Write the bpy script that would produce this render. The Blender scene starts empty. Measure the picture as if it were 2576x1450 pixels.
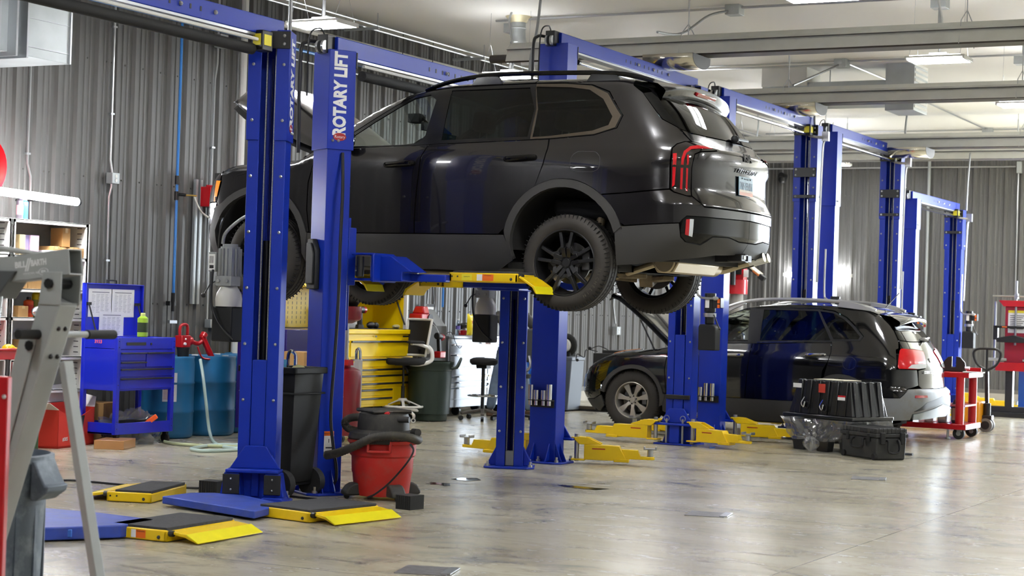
import bpy, math, random
import numpy as np
from mathutils import Vector, Matrix, geometry
random.seed(7)
SC=bpy.context.scene; COL=SC.collection; PI=math.pi
# ---------------------------------------------------------------- camera
CAMR=np.array([[0.8823682, 0.4695142, 0.0313496], [-0.0224369, -0.0245672, 0.9994464], [-0.4700244, 0.8825831, 0.0111429]])      # rows: right, up, forward in room axes
FPX=4500.0; W,H=2576,1450; EYE=np.array([0,0,1.52])
cd=bpy.data.cameras.new('camera'); cam=bpy.data.objects.new('camera',cd); COL.objects.link(cam)
cd.sensor_width=36; cd.lens=FPX/W*36; cd.clip_end=200; cd.clip_start=.05
m=Matrix.Identity(4)
for i in range(3):
    m[i][0],m[i][1],m[i][2],m[i][3]=CAMR[0][i],CAMR[1][i],-CAMR[2][i],EYE[i]
cam.matrix_world=m; SC.camera=cam
cd.dof.use_dof=True; cd.dof.focus_distance=15.0; cd.dof.aperture_fstop=4.0
# ---------------------------------------------------------------- world (daylight outside the bay doors) and exposure
wd=bpy.data.worlds.new('daylight'); SC.world=wd; wd.use_nodes=True
bg=wd.node_tree.nodes['Background']; bg.inputs[0].default_value=(.80,.90,1.0,1); bg.inputs[1].default_value=40.0
SC.view_settings.view_transform='Standard'; SC.view_settings.look='None'; SC.view_settings.gamma=1
SC.view_settings.exposure=0.78; SC.view_settings.use_curve_mapping=False
cy=SC.cycles; cy.use_denoising=True; cy.max_bounces=8; cy.diffuse_bounces=3; cy.glossy_bounces=4; cy.transmission_bounces=4
cy.transparent_max_bounces=12; cy.caustics_reflective=False; cy.caustics_refractive=False; cy.sample_clamp_indirect=6
LAMP_W=100.0
# daylight enters through an open bay door in the far wall right of the view (the portal helps the renderer sample it)
XR=4.5; FD=(-5.2,-1.3,4.0)
l=bpy.data.lights.new('door_daylight','AREA'); l.shape='RECTANGLE'; l.size=FD[1]-FD[0]; l.size_y=FD[2]; l.cycles.is_portal=True
o=bpy.data.objects.new('door_daylight',l); COL.objects.link(o); o.location=((FD[0]+FD[1])/2,35.0,FD[2]/2); o.rotation_euler=(-PI/2,0,0)
sl=bpy.data.lights.new('sun','SUN'); sl.energy=22; sl.angle=.01; sl.color=(1,.95,.86); so=bpy.data.objects.new('sun',sl); COL.objects.link(so); so.rotation_euler=(math.radians(-28),math.radians(32),0)
# ---------------------------------------------------------------- helpers
def ray(px,py):
    return np.array([(px-W/2)/FPX,(H/2-py)/FPX,1.0])@CAMR
def on(px,py,ax,val):
    """point of the room plane ax=val seen at a photograph position"""
    d=ray(px,py); i='xyz'.index(ax); return Vector(EYE+d*((val-EYE[i])/d[i]))
def fl(px,py,z=0): return on(px,py,'z',z)
def wl(px,py,x=-13.02): return on(px,py,'x',x)
def srgb(h):
    if isinstance(h,str):
        h=h.lstrip('#'); c=[int(h[i:i+2],16)/255 for i in (0,2,4)]
    else: c=h
    return tuple((v/12.92 if v<=.04045 else ((v+.055)/1.055)**2.4) for v in c)+(1,)
MATS={}
def mat(name,col,rough=.5,metal=0,spec=.5,coat=0,var=0,vscale=6,bump=0,bscale=60,emit=None,alpha=1,rvar=0,dirt=None,dscale=3,damt=.35):
    if name in MATS: return MATS[name]
    m=bpy.data.materials.new(name); m.use_nodes=True; nt=m.node_tree; N,L=nt.nodes,nt.links; b=N['Principled BSDF']
    c=srgb(col); b.inputs['Base Color'].default_value=c; b.inputs['Roughness'].default_value=rough
    b.inputs['Metallic'].default_value=metal; b.inputs['Specular IOR Level'].default_value=spec
    if coat: b.inputs['Coat Weight'].default_value=coat; b.inputs['Coat Roughness'].default_value=.04
    if emit: b.inputs['Emission Color'].default_value=srgb(emit[0]); b.inputs['Emission Strength'].default_value=emit[1]
    if alpha<1: b.inputs['Alpha'].default_value=alpha
    tc=None
    def co():
        nonlocal tc
        if tc is None: tc=N.new('ShaderNodeTexCoord')
        return tc.outputs['Object']
    if var or dirt:
        n=N.new('ShaderNodeTexNoise'); n.inputs['Scale'].default_value=vscale; n.inputs['Detail'].default_value=5; L.new(co(),n.inputs['Vector'])
        r=N.new('ShaderNodeValToRGB'); v=var
        r.color_ramp.elements[0].position=.3; r.color_ramp.elements[1].position=.7
        r.color_ramp.elements[0].color=tuple(max(0,x*(1-v)) for x in c[:3])+(1,); r.color_ramp.elements[1].color=tuple(min(1,x*(1+v)) for x in c[:3])+(1,)
        L.new(n.outputs['Fac'],r.inputs['Fac']); out=r.outputs['Color']
        if dirt:
            n2=N.new('ShaderNodeTexNoise'); n2.inputs['Scale'].default_value=dscale; n2.inputs['Detail'].default_value=8; n2.inputs['Roughness'].default_value=.65; L.new(co(),n2.inputs['Vector'])
            r2=N.new('ShaderNodeValToRGB'); r2.color_ramp.elements[0].position=.48; r2.color_ramp.elements[1].position=.72
            r2.color_ramp.elements[0].color=(0,0,0,1); r2.color_ramp.elements[1].color=(damt,)*3+(1,); L.new(n2.outputs['Fac'],r2.inputs['Fac'])
            mx=N.new('ShaderNodeMix'); mx.data_type='RGBA'; mx.inputs['B'].default_value=srgb(dirt)
            L.new(r2.outputs['Color'],mx.inputs['Factor']); L.new(out,mx.inputs['A']); out=mx.outputs['Result']
        L.new(out,b.inputs['Base Color'])
        if rvar:
            mr=N.new('ShaderNodeMapRange'); mr.inputs['To Min'].default_value=max(0,rough-rvar); mr.inputs['To Max'].default_value=min(1,rough+rvar)
            L.new(n.outputs['Fac'],mr.inputs['Value']); L.new(mr.outputs['Result'],b.inputs['Roughness'])
    if bump:
        n=N.new('ShaderNodeTexNoise'); n.inputs['Scale'].default_value=bscale; n.inputs['Detail'].default_value=3; L.new(co(),n.inputs['Vector'])
        bp=N.new('ShaderNodeBump'); bp.inputs['Strength'].default_value=bump; bp.inputs['Distance'].default_value=.004; L.new(n.outputs['Fac'],bp.inputs['Height']); L.new(bp.outputs['Normal'],b.inputs['Normal'])
    MATS[name]=m; return m
def glassmat(name,tint,gloss=.09,rough=.02,haze=0):
    if name in MATS: return MATS[name]
    m=bpy.data.materials.new(name); m.use_nodes=True; nt=m.node_tree; N,L=nt.nodes,nt.links
    for n in list(N): N.remove(n)
    o=N.new('ShaderNodeOutputMaterial'); t=N.new('ShaderNodeBsdfTransparent'); g=N.new('ShaderNodeBsdfGlossy'); x=N.new('ShaderNodeMixShader'); f=N.new('ShaderNodeFresnel')
    N.remove(f); lw=N.new('ShaderNodeLayerWeight'); lw.inputs['Blend'].default_value=.5; pw=N.new('ShaderNodeMath'); pw.operation='POWER'; pw.inputs[1].default_value=4.0; ma=N.new('ShaderNodeMath'); ma.operation='MULTIPLY_ADD'; ma.inputs[1].default_value=.85; ma.inputs[2].default_value=gloss*.5
    t.inputs[0].default_value=srgb(tint); g.inputs['Roughness'].default_value=rough; L.new(lw.outputs['Facing'],pw.inputs[0]); L.new(pw.outputs[0],ma.inputs[0])
    L.new(ma.outputs[0],x.inputs[0]); L.new(t.outputs[0],x.inputs[1]); L.new(g.outputs[0],x.inputs[2]); L.new(x.outputs[0],o.inputs[0])
    if haze:
        df=N.new('ShaderNodeBsdfDiffuse'); df.inputs[0].default_value=(.85,.86,.87,1); hx=N.new('ShaderNodeMixShader'); hx.inputs[0].default_value=haze; L.new(t.outputs[0],hx.inputs[1]); L.new(df.outputs[0],hx.inputs[2]); L.new(hx.outputs[0],x.inputs[1])
    MATS[name]=m; return m
def frame_to(p,q,up=(0,0,1)):
    """matrix whose z axis runs from p to q, origin p"""
    p,q=Vector(p),Vector(q); z=(q-p).normalized(); u=Vector(up)
    if abs(z.dot(u))>.98: u=Vector((0,1,0)) if abs(z.y)<.9 else Vector((1,0,0))
    x=u.cross(z).normalized(); y=z.cross(x)
    return Matrix(((x.x,y.x,z.x,p.x),(x.y,y.y,z.y,p.y),(x.z,y.z,z.z,p.z),(0,0,0,1)))
def T(x=0,y=0,z=0,rz=0,rx=0,ry=0):
    return Matrix.Translation((x,y,z))@Matrix.Rotation(rz,4,'Z')@Matrix.Rotation(ry,4,'Y')@Matrix.Rotation(rx,4,'X')
class MB:
    def __init__(s,M=None): s.v=[]; s.f=[]; s.mi=[]; s.M=M or Matrix.Identity(4); s.k=0
    def add(s,vs,fs,M=None):
        b=len(s.v); A=s.M@M if M is not None else s.M
        s.v+=[tuple(A@Vector(v)) for v in vs]; s.f+=[tuple(b+i for i in f) for f in fs]; s.mi+=[s.k]*len(fs); return s
    def box(s,x0,x1,y0,y1,z0,z1,M=None):
        v=[(x,y,z) for z in (z0,z1) for y in (y0,y1) for x in (x0,x1)]
        return s.add(v,[(0,2,3,1),(4,5,7,6),(0,1,5,4),(2,6,7,3),(0,4,6,2),(1,3,7,5)],M)
    def cb(s,c,sz,rz=0,rx=0,ry=0):
        a,b,d=[x/2 for x in sz]; return s.box(-a,a,-b,b,-d,d,T(*c,rz,rx,ry))
    def bar(s,p,q,w,h,up=(0,0,1)):
        L=(Vector(q)-Vector(p)).length; return s.box(-w/2,w/2,-h/2,h/2,0,L,frame_to(p,q,up))
    def cyl(s,p,q,r,r2=None,n=16,cap=True):
        r2=r if r2 is None else r2; L=(Vector(q)-Vector(p)).length; M=frame_to(p,q); v=[];f=[]
        for i in range(n):
            a=2*PI*i/n; v.append((r*math.cos(a),r*math.sin(a),0)); v.append((r2*math.cos(a),r2*math.sin(a),L))
        for i in range(n):
            j=(i+1)%n; f.append((2*i,2*j,2*j+1,2*i+1))
        if cap: f.append(tuple(2*i for i in reversed(range(n)))); f.append(tuple(2*i+1 for i in range(n)))
        return s.add(v,f,M)
    def tube(s,pts,r,n=8,sub=0,cap=True,rs=None):
        P=[Vector(p) for p in pts]
        if sub:
            Q=[]
            for i in range(len(P)-1):
                a,b,c,d=P[max(i-1,0)],P[i],P[i+1],P[min(i+2,len(P)-1)]
                for k in range(sub):
                    t=k/sub; Q.append(.5*((2*b)+(c-a)*t+(2*a-5*b+4*c-d)*t*t+(3*b-a-3*c+d)*t**3))
            P=Q+[P[-1]]
        v=[];f=[];x=None
        for i,p in enumerate(P):
            t=(P[min(i+1,len(P)-1)]-P[max(i-1,0)]).normalized()
            if x is None:
                u=Vector((0,0,1)) if abs(t.z)<.9 else Vector((1,0,0)); x=u.cross(t).normalized()
            else: x=(x-t*x.dot(t)).normalized()
            y=t.cross(x); rr=r if rs is None else rs(i/(len(P)-1))*r
            for k in range(n):
                a=2*PI*k/n; v.append(tuple(p+x*(rr*math.cos(a))+y*(rr*math.sin(a))))
        for i in range(len(P)-1):
            for k in range(n):
                j=(k+1)%n; f.append((i*n+k,i*n+j,(i+1)*n+j,(i+1)*n+k))
        if cap: f.append(tuple(reversed(range(n)))); f.append(tuple((len(P)-1)*n+k for k in range(n)))
        return s.add(v,f)
    def lathe(s,prof,n=24,M=None,sx=1,sy=1,cap=True):
        v=[];f=[]
        for (r,z) in prof:
            for k in range(n):
                a=2*PI*k/n; v.append((r*math.cos(a)*sx,r*math.sin(a)*sy,z))
        for i in range(len(prof)-1):
            for k in range(n):
                j=(k+1)%n; f.append((i*n+k,i*n+j,(i+1)*n+j,(i+1)*n+k))
        if cap and prof[0][0]>1e-6: f.append(tuple(reversed(range(n))))
        if cap and prof[-1][0]>1e-6: f.append(tuple((len(prof)-1)*n+k for k in range(n)))
        return s.add(v,f,M)
    def prism(s,poly,ax,a,b,M=None):
        n=len(poly)
        def p(u,w,d): return {'x':(d,u,w),'y':(u,d,w),'z':(u,w,d)}[ax]
        v=[p(u,w,a) for u,w in poly]+[p(u,w,b) for u,w in poly]
        f=[(i,(i+1)%n,n+(i+1)%n,n+i) for i in range(n)]+[tuple(reversed(range(n))),tuple(range(n,2*n))]
        return s.add(v,f,M)
    def sph(s,c,r,n=12,sc=(1,1,1),M=None):
        pr=[(max(1e-5,r*math.sin(PI*i/(n//2))),-r*math.cos(PI*i/(n//2))) for i in range(n//2+1)]
        A=Matrix.Translation(c)@Matrix.Diagonal((*sc,1)); return s.lathe(pr,n,(M@A) if M is not None else A)
    def grid(s,fn,nu,nv,closeu=False):
        v=[tuple(fn(i/(nu-1 if not closeu else nu),j/(nv-1))) for j in range(nv) for i in range(nu)]; f=[]
        for j in range(nv-1):
            for i in range(nu if closeu else nu-1):
                k=(i+1)%nu; f.append((j*nu+i,j*nu+k,(j+1)*nu+k,(j+1)*nu+i))
        return s.add(v,f)
    def build(s,name,mt,parent=None,bev=0,smooth=35,seg=2,kind=None,solid=0,recalc=True,sub=0):
        me=bpy.data.meshes.new(name); me.from_pydata(s.v,[],s.f)
        for x in (mt if isinstance(mt,(list,tuple)) else [mt]): me.materials.append(x)
        if any(s.mi): me.polygons.foreach_set('material_index',s.mi)
        if recalc:
            import bmesh
            b=bmesh.new(); b.from_mesh(me); bmesh.ops.recalc_face_normals(b,faces=b.faces); b.to_mesh(me); b.free()
        if smooth:
            me.polygons.foreach_set('use_smooth',[True]*len(me.polygons)); me.set_sharp_from_angle(angle=math.radians(smooth))
        o=bpy.data.objects.new(name,me); COL.objects.link(o)
        if parent is not None: o.parent=parent
        if sub:
            q=o.modifiers.new('sub','SUBSURF'); q.levels=q.render_levels=sub
        if solid:
            q=o.modifiers.new('s','SOLIDIFY'); q.thickness=solid; q.offset=0
        if bev:
            q=o.modifiers.new('b','BEVEL'); q.width=bev; q.segments=seg; q.limit_method='ANGLE'; q.angle_limit=math.radians(40); q.harden_normals=False
        if kind: o['kind']=kind
        return o
def tag(o,label,cat,group=None):
    o['label']=label; o['category']=cat
    if group: o['group']=group
    return o
def thing(name,label,cat,loc=(0,0,0),rz=0,group=None):
    o=bpy.data.objects.new(name,None); COL.objects.link(o); o.location=loc; o.rotation_euler=(0,0,rz); o.empty_display_size=.1
    return tag(o,label,cat,group)
def dup(root,loc,rz=0,label=None,group=None):
    r=root.copy(); COL.objects.link(r); r.location=loc; r.rotation_euler=(0,0,rz)
    if label: r['label']=label
    if group: r['group']=group
    for ch in list(root.children):
        c=ch.copy(); COL.objects.link(c); c.parent=r
        for g in ch.children:
            d=g.copy(); COL.objects.link(d); d.parent=c
    return r
def txt(name,s,size,M,mt,parent=None,ext=.001,bold=0,align='CENTER',sx=1,shear=0,fit=0):
    cu=bpy.data.curves.new('t','FONT'); cu.body=s; cu.size=size; cu.extrude=ext; cu.align_x=align; cu.align_y='CENTER'; cu.offset=bold; cu.shear=shear; cu.resolution_u=3
    t=bpy.data.objects.new('t',cu); COL.objects.link(t); dg=bpy.context.evaluated_depsgraph_get()
    me=bpy.data.meshes.new_from_object(t.evaluated_get(dg)); bpy.data.objects.remove(t); bpy.data.curves.remove(cu)
    if fit:
        xs=[v.co.x for v in me.vertices]; sx=fit/(max(xs)-min(xs))
    me.transform(M@Matrix.Diagonal((sx,1,1,1))); me.materials.clear(); me.materials.append(mt)
    o=bpy.data.objects.new(name,me); COL.objects.link(o)
    if parent is not None: o.parent=parent
    return o
def axes(x,y,o):
    """placement with given text direction x and up direction y"""
    x,y=Vector(x).normalized(),Vector(y).normalized(); z=x.cross(y)
    return Matrix(((x.x,y.x,z.x,o[0]),(x.y,y.y,z.y,o[1]),(x.z,y.z,z.z,o[2]),(0,0,0,1)))
# ---------------------------------------------------------------- materials
BLUE=mat('blue_paint','#0e2ea2',.38,0,.35,var=.06,vscale=3,rvar=.05)
BLUE2=mat('blue_paint_floor_plate','#2b46a8',.5,var=.15,vscale=8,dirt='#6a6a70',dscale=9,damt=.25)
YEL=mat('yellow_paint','#f3cb06',.35,var=.05,coat=.15,dirt='#a98208',dscale=6,damt=.12)
YEL2=mat('bright_yellow_paint','#efe016',.4,var=.06)
YCHEST=mat('yellow_cabinet_paint','#f6cf05',.42,spec=.3)
BLK=mat('black_metal','#131316',.4)
RUB=mat('black_rubber','#1a1a1b',.75,bump=.25,bscale=90)
MATR=mat('ribbed_mat','#37373a',.85,bump=.6,bscale=140,var=.2,vscale=40)
PLAST=mat('black_plastic','#1b1c1e',.55,spec=.35)
STEEL=mat('zinc_steel','#b9bcc0',.3,.9)
CHROME=mat('chrome','#e6e8ea',.08,1)
GALV=mat('galvanised_sheet','#b3b8b9',.48,.6,var=.1,vscale=3,rvar=.08)
COND=mat('steel_conduit','#c3c5c6',.3,.85)
WHITE=mat('white_paint','#e9e8e4',.45)
CAST=mat('grey_cast_metal','#9fa2a2',.5,.3)
GREYP=mat('grey_paint','#84898c',.42,var=.05)
REDP=mat('red_paint','#bd1520',.32,coat=.2,var=.05)
DRED=mat('dark_red_paint','#7d1220',.32,coat=.2)
PAPER=mat('paper','#f1f1ef',.7)
CARD=mat('cardboard','#b98f5a',.8,var=.08)
ORNG=mat('orange_label','#f0701c',.5)
INK=mat('ink','#26262a',.6)
YLAB=mat('yellow_label','#f2e33a',.5)
WLAB=mat('white_label','#f4f4f2',.5)
CABLE=mat('wire_rope','#b5b6b4',.4,.7,var=.3,vscale=120)
LEDW=mat('led_strip','#ffffff',.5,emit=('#fbfdff',LAMP_W))
HOSE=mat('black_hose','#16161a',.5)
# ================================================================ the room
XL=-13.1; YF=35.0; YB=-8.0; ZC=5.22
def wallmat():
    m=mat('charcoal_wall_panel','#5a5957',.5,.0,spec=.5,var=.05,vscale=1.2); return m
def floormat():
    m=bpy.data.materials.new('polished_concrete'); m.use_nodes=True; nt=m.node_tree; N,L=nt.nodes,nt.links; b=N['Principled BSDF']
    tc=N.new('ShaderNodeTexCoord'); mp=N.new('ShaderNodeMapping'); mp.inputs['Rotation'].default_value=(0,0,-.45); mp.inputs['Scale'].default_value=(1,2.6,1); L.new(tc.outputs['Object'],mp.inputs['Vector'])
    def noise(sc,det,rough,dist=0,vec=None):
        n=N.new('ShaderNodeTexNoise'); n.inputs['Scale'].default_value=sc; n.inputs['Detail'].default_value=det; n.inputs['Roughness'].default_value=rough; n.inputs['Distortion'].default_value=dist
        L.new((vec or mp).outputs['Vector' if vec is None else 'Object'],n.inputs['Vector']); return n.outputs['Fac']
    def ramp(f,a,b_):
        r=N.new('ShaderNodeMapRange'); r.inputs['From Min'].default_value=a; r.inputs['From Max'].default_value=b_; L.new(f,r.inputs['Value']); return r.outputs['Result']
    def mix(f,a,b_):
        x=N.new('ShaderNodeMix'); x.data_type='RGBA'; L.new(f,x.inputs['Factor'])
        for k,v in (('A',a),('B',b_)):
            if isinstance(v,str): x.inputs[k].default_value=srgb(v)
            else: L.new(v,x.inputs[k])
        return x.outputs['Result']
    n1=noise(.55,6,.6,.4); n2=noise(1.9,8,.68,.8); n3=noise(7,6,.6,.2); n4=noise(.9,7,.7,1.2,tc)
    c=mix(ramp(n1,.38,.66),'#a9a18a','#c5bea8')
    c=mix(ramp(n2,.49,.68),c,'#7f776a')
    c=mix(ramp(n4,.53,.70),c,'#6d6b6a')
    c=mix(ramp(n3,.60,.95),c,'#c8bda6')
    # saw cut joints
    sp=N.new('ShaderNodeSeparateXYZ'); L.new(tc.outputs['Object'],sp.inputs[0])
    def line(o,off,step):
        a=N.new('ShaderNodeMath'); a.operation='ADD'; a.inputs[1].default_value=-off+step*50+step/2; L.new(o,a.inputs[0])
        w=N.new('ShaderNodeMath'); w.operation='MODULO'; w.inputs[1].default_value=step; L.new(a.outputs[0],w.inputs[0])
        s=N.new('ShaderNodeMath'); s.operation='SUBTRACT'; s.inputs[1].default_value=step/2; L.new(w.outputs[0],s.inputs[0])
        d=N.new('ShaderNodeMath'); d.operation='ABSOLUTE'; L.new(s.outputs[0],d.inputs[0])
        q=N.new('ShaderNodeMath'); q.operation='LESS_THAN'; q.inputs[1].default_value=.004; L.new(d.outputs[0],q.inputs[0]); return q.outputs[0]
    mxm=N.new('ShaderNodeMath'); mxm.operation='MAXIMUM'; L.new(line(sp.outputs[0],-3.55,4.15),mxm.inputs[0]); L.new(line(sp.outputs[1],8.48,4.3),mxm.inputs[1])
    c=mix(mxm.outputs[0],c,'#6b6152')
    L.new(c,b.inputs['Base Color'])
    r=N.new('ShaderNodeMapRange'); r.inputs['To Min'].default_value=.15; r.inputs['To Max'].default_value=.36; L.new(n2,r.inputs['Value']); L.new(r.outputs['Result'],b.inputs['Roughness'])
    b.inputs['Specular IOR Level'].default_value=.55
    bp=N.new('ShaderNodeBump'); bp.inputs['Strength'].default_value=.03; bp.inputs['Distance'].default_value=.01; L.new(n2,bp.inputs['Height']); L.new(bp.outputs['Normal'],b.inputs['Normal'])
    return m
WALLM=wallmat(); CEILM=mat('ceiling_paint','#f4f2ec',.6); CONC=mat('bare_concrete','#b9b3a6',.8,var=.12,vscale=4)
b=MB(); b.box(XL-.3,XR+.3,YB,YF+.3,-.3,0); b.build('floor',floormat(),smooth=0,kind='structure')
b=MB(); b.box(XL-.3,XR+.3,YB,YF+.3,ZC,ZC+.2); b.build('ceiling',CEILM,smooth=0,kind='structure')
def panel_wall(name,a0,a1,fn,z0=.22,z1=ZC,screwz=()):
    """ribbed sheet: a runs along the wall, fn(a,d,z) places a point d in front of the sheet"""
    P=[]; p=.3048; a=a0
    while a<a1:
        for da,d in ((0,0),(.022,.034),(.066,.034),(.088,0),(.135,0),(.145,.008),(.165,.008),(.175,0),(.212,0),(.222,.008),(.242,.008),(.252,0)):
            P.append((a+da,d))
        a+=p
    b=MB(); v=[fn(a,d,z) for z in (z0,z1) for a,d in P]; n=len(P)
    b.add(v,[(i,i+1,n+i+1,n+i) for i in range(n-1)])
    for z in screwz:
        a=a0+.19
        k=0
        while a<a1:
            for da in ((0,.08) if k%3==0 else (0,)):
                q=fn(a+da,.0,z); e=fn(a+da,.014,z); b.cyl(q,e,.011,.008,6)
            a+=p; k+=1
    b.build(name,WALLM,smooth=0,kind='structure',recalc=False)
panel_wall('wall_left',YB,YF,lambda a,d,z:(XL+d,a,z),screwz=(1.44,2.79,4.06))
panel_wall('wall_far',XL,FD[0]-.1,lambda a,d,z:(a,YF-d,z),screwz=(1.3,2.65,4.0))
b=MB(); b.box(XL-.3,XL-.001,YB,YF+.3,0,ZC); b.box(XL-.001,XL+.06,YB,YF,0,.16); b.build('baseboard_left',CONC,smooth=0,kind='structure')
b=MB(); b.box(XL,FD[0],YF+.001,YF+.3,0,ZC); b.box(XL,FD[0],YF-.06,YF,0,.16); b.build('baseboard_far',CONC,smooth=0,kind='structure')
b=MB(); b.box(FD[0],FD[1],YF+.0,YF+.3,FD[2],ZC); b.box(FD[1],XR+.3,YF,YF+.3,0,ZC); b.box(FD[0]-.1,FD[0],YF-.05,YF+.3,0,FD[2]); b.build('door_1',mat('door_trim_white','#d9d8d3',.5),smooth=0,kind='structure')
b=MB(); b.box(XL-.3,XR+.3,YB-.2,YB,0,ZC); b.build('wall_back',WALLM,smooth=0,kind='structure')
b=MB(); b.box(XR,XR+.3,YB,YF,0,ZC); b.build('wall_right',mat('pale_wall','#c9c8c4',.5),smooth=0,kind='structure')
b=MB(); b.box(XL-10,XR+50,YF+.3,YF+60,-.32,-.02); b.box(XR+.3,XR+50,YB-5,YF+.3,-.32,-.02); b.build('outside_apron',mat('sunlit_concrete','#b8b6b0',.9),smooth=0,kind='structure')
TRIMM=mat('grey_base_trim','#77746f',.5,.3)
b=MB(); b.box(XL+.001,XL+.045,YB,YF,.16,.235); b.build('trim_1',TRIMM,smooth=0,kind='structure')
b=MB(); b.box(XL,FD[0]-.1,YF-.045,YF-.001,.16,.235); b.build('trim_2',TRIMM,smooth=0,kind='structure')
# floor plates and spills
for i,(x,y,a,lab) in enumerate(((-5.2,8.85,.3,'small square floor plate in the concrete nearest the camera'),(-5.02,12.72,.2,'small dark floor plate in the middle of the open floor'),(-4.97,16.68,.25,'thin floor plate in front of the black plastic case'))):
    t=thing('floor_plate',lab,'floor plate',(x,y,0),a,'floor anchor plates')
    c=MB(); c.box(-.16,.14,-.16,.16,.0,.004); c.build('plate',mat('worn_plate','#6e6c6e',.45,.2,var=.3,vscale=20),t,smooth=0)
    c=MB(); c.box(.10,.16,-.13,.13,.004,.01); c.build('edge_strip',STEEL,t,smooth=0)
def spill(lab,pts,mt):
    c=MB(); n=len(pts); v=[(p.x,p.y,.0025) for p in pts]; cx=sum((p for p in pts),Vector())/n
    o=MB(); o.prism([(p.x,p.y) for p in pts],'z',.0005,.0025); ob=o.build('puddle',mt,None,smooth=0); tag(ob,lab,'puddle')
WET=mat('dark_wet_oil','#17150f',.06,spec=.6); WATER=mat('water_film','#4d4a44',.03,spec=.8)
spill('small black oil spot on floor right of the red shop vacuum',[fl(x,y) for x,y in ((1070,1217),(1085,1214),(1108,1216),(1132,1218),(1133,1223),(1118,1224),(1105,1220),(1085,1220))],WET)
spill('shiny wet spot on floor behind the oil spot',[fl(x,y) for x,y in ((1135,1206),(1160,1203),(1200,1204),(1210,1209),(1180,1211),(1150,1209))],WATER)
spill('long dark wet streak on floor in front of the middle lift posts',[fl(x,y) for x,y in ((1402,1221),(1440,1223),(1500,1229),(1532,1231),(1500,1234),(1450,1229),(1420,1226))],WET)
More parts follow.
